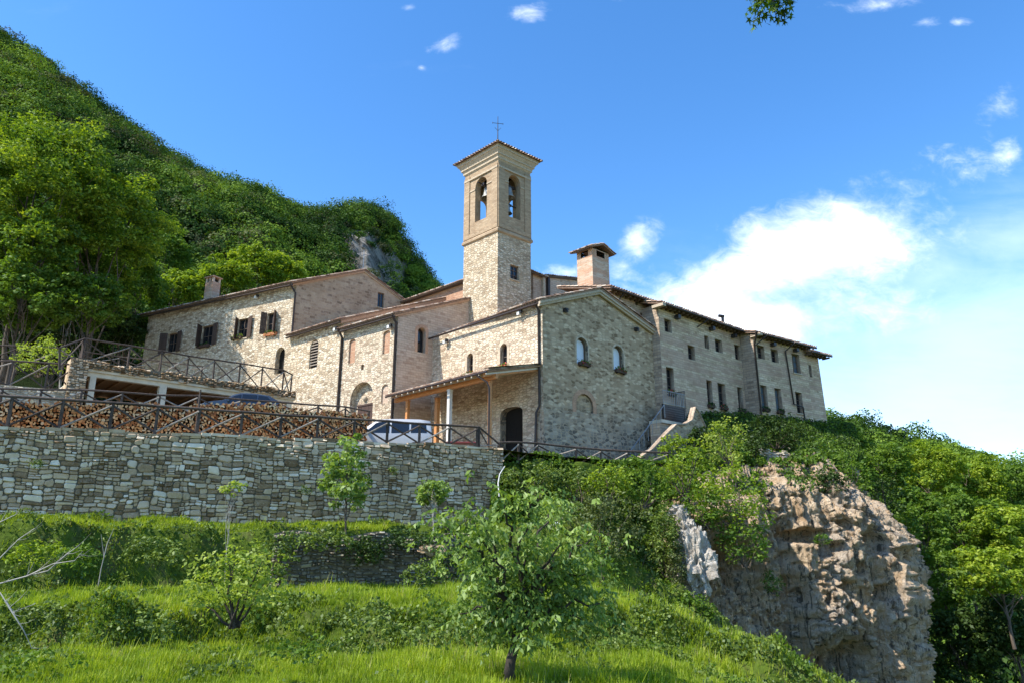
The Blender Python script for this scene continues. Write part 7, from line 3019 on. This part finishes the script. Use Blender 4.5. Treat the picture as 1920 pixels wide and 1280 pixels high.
def walnut():
    rng = np.random.default_rng(71)
    random.seed(71)
    Y0 = 10.6
    base = at(945, 1296, Y0)
    base.z = gz(945, Y0) - 0.05
    e = empty('walnut_tree', base, 'young walnut tree with drooping leaves in the foreground, in front of the ivy bank', 'tree')
    mb = MB()
    fork = at(968, 1205, Y0)
    limb(mb, base, fork, 0.085, 0.06, 'bark_dark', 9, 6, 0, 0.05)
    tips = [(832, 985), (1118, 1000), (1125, 1130), (850, 1040), (870, 960), (905, 985), (950, 925), (1000, 925), (1040, 950), (1075, 1060), (1100, 1075), (1060, 1110), (880, 1110), (860, 1150), (930, 1060), (990, 1020), (1030, 1130), (905, 1180), (1090, 1160), (1010, 1170), (960, 1130), (900, 1070), (1050, 1020)]
    C = []
    for (x, y) in tips:
        tip = at(x, y, Y0 + rng.uniform(-0.75, 0.8))
        pts = limb(mb, fork.lerp(at(985, 1100, Y0), rng.random() * 0.8), tip, 0.036, 0.008, 'bark_dark', 6, 7, 0.10, 0.05)
        for p in pts[2:]:
            for _ in range(6):
                q = p + Vector(rng.normal(size=3) * 0.15)
                C.append(q)
        for _ in range(12):
            C.append(tip + Vector(rng.normal(size=3) * np.array([0.17, 0.2, 0.13])))
    mb.build('trunk', e)
    C = [c for c in C if True]
    out = []
    rn = []
    for c in C:
        # one compound leaf: rachis arching outwards, leaflets hanging in pairs
        ang = rng.uniform(0, 2 * math.pi)
        dirh = np.array([math.cos(ang), math.sin(ang), 0.0])
        L = rng.uniform(0.16, 0.27)
        tone = rng.random()
        side = np.array([-dirh[1], dirh[0], 0])
        for k in range(4):
            s = (k + 1) / 4
            p = np.array(c) + dirh * L * s + np.array([0, 0, -0.42 * L * s * s])
            for sg in ((-1, 1) if k < 3 else (0,)):
                d = dirh * 0.45 + side * sg * 0.75 + np.array([0, 0, -0.75]) + rng.normal(size=3) * 0.15
                d = d / np.linalg.norm(d)
                ls = rng.uniform(0.07, 0.115)
                out.append((p + d * ls * 0.5, d, ls))
                rn.append(np.clip(tone * 0.6 + rng.random() * 0.4, 0, 1))
    C2 = np.array([o[0] for o in out])
    D2 = np.array([o[1] for o in out])
    S2 = np.array([o[2] for o in out])
    V = leaves(C2, D2, S2, 0.42, 0.5, rng)
    quads_mesh('crown', V, 'leaf_walnut', np.array(rn), e)


walnut()

BUSH = [
    ('mid green shrub on the slope between the walnut tree and the cliff', 1185, 1165, 25.0, 52, 34, 'leaf_mid', 0.12, 1.1),
    ('bright shrub at the lower end of the slope beside the left foot of the cliff', 1335, 1215, 27.0, 40, 26, 'leaf_bright', 0.12, 1.1),
    ('tall leafy shrub rising behind the right side of the walnut crown', 1120, 1080, 27.5, 48, 52, 'leaf_mid', 0.13, 1.1),
    ('fern-like tuft rooted in the cliff face under the overhanging bush', 1448, 1090, 37.4, 16, 20, 'leaf_ivy', 0.12, 1.0),
    ('small tuft growing from a ledge in the middle of the cliff', 1540, 1010, 38.6, 14, 9, 'leaf_mid', 0.12, 1.0),
    ('dark hanging plant at the top of the cliff, right of the ruined wall', 1560, 905, 43.2, 30, 22, 'leaf_dark', 0.17, 1.2),
    ('bright rounded shrub spilling over the bank below the middle of the pale fence', 1140, 905, 36.0, 46, 34, 'leaf_bright', 0.16, 1.3),
    ('light green shrub between the walnut crown and the ivy mounds', 1052, 962, 33.6, 44, 34, 'leaf_walnut', 0.16, 1.2),
    # label, px, py, Y, rx, ry, mat, ls, dens
    ('olive-green bush with small leaves right behind the walnut tree', 1128, 985, 31.5, 82, 62, 'leaf_olive', 0.13, 1.3),
    ('nearly black shaded bush under the olive-green bush', 1172, 1062, 32.4, 58, 48, 'leaf_dark', 0.14, 1.2),
    ('rounded ivy mound at the left end of the bank, under the pale fence', 1000, 900, 36.2, 58, 34, 'leaf_ivy', 0.15, 1.3),
    ('ivy mound with a dark hollow on its right, under the middle of the pale fence', 1080, 905, 36.8, 62, 36, 'leaf_ivy', 0.15, 1.3),
    ('bright leafy bush under the right end of the pale fence', 1205, 905, 36.8, 52, 44, 'leaf_mid', 0.17, 1.2),
    ('bright green bush between the stairs parapet and the white rock', 1285, 885, 37.8, 54, 50, 'leaf_bright', 0.17, 1.2),
    ('tall feathery yellow-green bush right of the stairs', 1362, 828, 41.0, 40, 46, 'leaf_yellow', 0.17, 1.1),
    ('large bright bush hanging over the left part of the cliff', 1378, 925, 36.4, 62, 66, 'leaf_bright', 0.18, 1.3),
    ('darker lower part of the bush overhanging the left cliff', 1392, 1010, 36.2, 50, 46, 'leaf_mid', 0.18, 1.2),
    ('leafy bush directly above the white rock outcrop', 1318, 950, 36.2, 40, 36, 'leaf_mid', 0.18, 1.2),
    ('dark ivy column left of the white rock outcrop', 1246, 1010, 35.4, 26, 62, 'leaf_ivy', 0.14, 1.4),
    ('pale-leaved creeper between the dark ivy and the white rock', 1268, 1070, 34.8, 16, 50, 'leaf_olive', 0.11, 1.2),
    ('sunlit low bush on the shelf below the white rock, left part', 1222, 1115, 31.8, 52, 26, 'leaf_bright', 0.13, 1.3),
    ('sunlit low bush on the shelf below the white rock, right part', 1296, 1142, 31.0, 42, 26, 'leaf_mid', 0.13, 1.3),
    ('dark shaded bush on the slope left of the cliff foot', 1262, 1185, 28.5, 46, 30, 'leaf_dark', 0.13, 1.1),
    ('low bush at the bottom of the slope beside the cliff foot', 1390, 1255, 27.5, 62, 32, 'leaf_mid', 0.13, 1.1),
    ('shrub behind the walnut trunk at right, on the lower grass', 1112, 1165, 19.0, 52, 34, 'leaf_mid', 0.11, 1.0),
    ('dark bush at the foot of the long wing, under the two drainpipe windows', 1455, 808, 49.5, 56, 30, 'leaf_dark', 0.2, 1.3),
    ('dark bush left of the ruined arch', 1412, 838, 45.5, 26, 26, 'leaf_dark', 0.18, 1.2),
    ('light green bush right of the ruined arch on the cliff top', 1545, 862, 49.0, 36, 44, 'leaf_mid', 0.2, 1.2),
    ('green bush on the cliff edge above the right-hand cave', 1598, 892, 47.5, 42, 38, 'leaf_mid', 0.2, 1.2),
    ('dark bush at the upper right corner of the cliff', 1652, 930, 48.5, 36, 40, 'leaf_dark', 0.2, 1.2),
    ('green bush hanging down the right side of the cliff', 1694, 985, 50.5, 26, 46, 'leaf_mid', 0.2, 1.2),
    ('small dark bush at the foot of the stairs parapet', 1312, 818, 43.5, 24, 18, 'leaf_dark', 0.16, 1.2),
    ('bright bush in front of the stairs parapet', 1268, 838, 42.6, 32, 22, 'leaf_bright', 0.16, 1.1),
]
for i, (lb, px, py, Y, rx, ry, mt, ls, dn) in enumerate(BUSH):
    bush('bush', lb, 'bush', px, py, Y, rx, ry, mt, ls, dn, 0.8, 'bushes on the bank and the cliff', seed=100 + i)

# tufts and leafy weeds standing proud of the terraces
WD = [('dark brambles hanging over the left end of the old terrace wall', 522, 1052, 25.2, 34, 30, 'leaf_ivy'), ('dark brambles over the right end of the old terrace wall', 872, 1050, 28.2, 34, 32, 'leaf_dark'), ('ivy hanging from the top edge of the old terrace wall, left half', 625, 1012, 26.4, 44, 14, 'leaf_ivy'), ('ivy hanging from the top edge of the old terrace wall, right half', 770, 1012, 27.6, 55, 14, 'leaf_dark'),
      ('tall leafy weeds on the left of the upper bank', 75, 1040, 22.5, 60, 22, 'leaf_bright'), ('yellow-green leafy weeds low at the left end of the upper bank', 150, 1045, 22.2, 40, 24, 'leaf_mid'),
      ('dense ivy clump on the middle of the upper bank', 290, 1030, 23.5, 55, 24, 'leaf_ivy'), ('dark ivy clump above the left end of the old wall', 560, 1015, 25.5, 45, 18, 'leaf_ivy'),
      ('dark hanging weeds over the middle of the old wall', 690, 1030, 27.2, 42, 26, 'leaf_dark'), ('dark broad-leaved weeds at the foot of the upper bank', 800, 1075, 26.0, 40, 24, 'leaf_ivy'),
      ('dark weeds on the lower bank, left', 130, 1150, 14.6, 60, 20, 'leaf_ivy'), ('leafy weeds at the bottom left corner', 70, 1250, 11.2, 80, 26, 'leaf_mid'), ('dark weeds left of the yellow-green shrub foot', 290, 1170, 13.8, 42, 22, 'leaf_ivy'),
      ('leafy weeds on the lower bank between the shrub and the walnut tree', 700, 1165, 14.2, 70, 20, 'leaf_ivy'), ('dark weeds near the foreground walnut, on its left', 800, 1190, 12.8, 50, 22, 'leaf_ivy'),
      ('broad-leaved weeds in the bottom middle of the meadow', 560, 1215, 11.8, 50, 18, 'leaf_mid')]
for i, (lb, px, py, Y, rx, ry, mt) in enumerate(WD):
    bush('weed_clump', lb, 'weeds', px, py, Y, rx, ry, mt, 0.05 + 0.0026 * Y, 1.0, 0.7, 'weed clumps on the terraces', seed=200 + i, stems=False, cr=0.3)
WW = [('dark tuft growing from the big stone wall, left of centre', 366, 911, 30.9, 9, 6), ('dark tuft growing from the big stone wall, above the tiny sapling and right', 575, 916, 32.3, 9, 7), ('dark tuft growing high in the big stone wall near its left end', 66, 868, 27.4, 12, 8),
      ('dark tuft growing in the big stone wall between the slender tree and the shrub', 735, 880, 34.3, 8, 6), ('weeds at the foot of the big stone wall near the right end', 880, 975, 34.2, 34, 12), ('weeds at the foot of the big stone wall near the left edge', 40, 962, 26.4, 30, 8)]
for i, (lb, px, py, Y, rx, ry) in enumerate(WW):
    bush('wall_weed', lb, 'weeds', px, py, Y, rx, ry, 'leaf_ivy', 0.075, 1.2, 0.5, 'weeds growing on the big stone wall', seed=260 + i, stems=False, cr=0.4)


# ---------------------------------------------------------------- bare branches at the left edge
def bare_tree():
    random.seed(5)
    Y = 9.6
    base = at(-230, 1330, Y)
    base.z = -1.6
    e = empty('bare_tree', base, 'leafless grey tree whose thin branches reach in at the left edge', 'tree')
    mb = MB()
    top = at(-210, 1000, Y)
    mb.tube([base, base.lerp(top, .5) + Vector((.05, 0, 0)), top], [0.11, 0.08, 0.04], 'bark_pale', 8)
    mb.build('trunk', e)

    def br(pts, r):
        q = [at(x, y, Y + d) for x, y, d in pts]
        m = MB()
        m.tube(q, [r * (1 - 0.75 * i / (len(q) - 1)) for i in range(len(q))], 'bark_pale', 6, wob=.1)
        for i in range(1, len(q)):
            for _ in range(2):
                a = q[i - 1].lerp(q[i], random.random())
                b = a + Vector((random.uniform(0.03, .22), random.uniform(-.1, .1), random.uniform(-.05, .22)))
                m.tube([a, a.lerp(b, .5) + Vector((0, 0, -.015)), b], [r * .35, r * .2, r * .08], 'bark_pale', 4)
        m.build('branch', e)
    br([(-205, 1150, 0), (-90, 1110, .1), (0, 1093, .2), (51, 1079, .2), (90, 1069, .2), (125, 1038, .25), (148, 1022, .3)], 0.014)
    br([(-205, 1130, 0), (-100, 1085, .1), (0, 1045, .2), (35, 1010, .3), (64, 990, .3)], 0.012)
    br([(-210, 1180, 0), (-80, 1090, -.2), (0, 1110, -.2), (23, 1147, -.2), (66, 1131, -.1)], 0.012)
    br([(10, 1125, -.2), (23, 1147, -.2), (45, 1182, -.2), (60, 1215, -.1)], 0.012)
    br([(-205, 1060, 0), (-80, 1000, 0), (0, 978, .1), (33, 962, .1)], 0.013)
    br([(51, 1079, .2), (100, 1056, .1), (140, 1050, .1), (155, 1032, .1)], 0.009)


bare_tree()


# ---------------------------------------------------------------- maple spray hanging in at the top
def maple():
    rng = np.random.default_rng(9)
    Y = 7.0
    c = at(1448, 8, Y)
    base = at(1390, -620, Y + .4)
    e = empty('maple_branch', base, 'drooping spray of dark maple leaves hanging in at the top edge', 'branch')
    mb = MB()
    mb.tube([base, at(1410, -300, Y + .2), at(1435, -90, Y), at(1450, 5, Y), at(1455, 30, Y)], [0.04, 0.028, 0.014, 0.006, 0.003], 'bark', 6)
    for k in range(16):
        s = at(1400 + k * 5, -120 + k * 6, Y)
        t = c + Vector((rng.uniform(-.23, .23), rng.uniform(-.2, .2), rng.uniform(-.12, .3)))
        mb.tube([s, s.lerp(t, .5) + Vector((0, 0, .04)), t], [0.007, 0.005, 0.003], 'bark', 4)
    mb.build('twigs', e)
    star = []
    for i in range(10):
        a = math.pi / 2 + 2 * math.pi * i / 10
        r = (1.0, 0.38)[i % 2] if i != 5 else 0.2
        star.append((math.cos(a) * r, math.sin(a) * r))
    mb = MB()
    for k in range(900):
        p = Vector(c) + Vector((rng.uniform(-.245, .235), rng.uniform(-.22, .22), rng.uniform(-.20, .45) + (0.0 if k < 340 else rng.uniform(0.3, 1.9))))
        if p.z < c.z - 0.07 - 0.12 * abs(math.sin(p.x * 21)) and rng.random() < 0.75:
            continue
        n = Vector(rng.normal(size=3) + np.array([0, -0.3, 0.9])).normalized()
        a = n.orthogonal().normalized()
        b = n.cross(a)
        s = rng.uniform(0.040, 0.062)
        mb.face([p + (a * x + b * y) * s + Vector((0, 0, -.35 * s * (x * x + y * y))) for x, y in star], 'leaf_dark' if rng.random() < .5 else 'leaf_mid', rnd=float(rng.random()) * .8)
    mb.build('leaves', e)


maple()
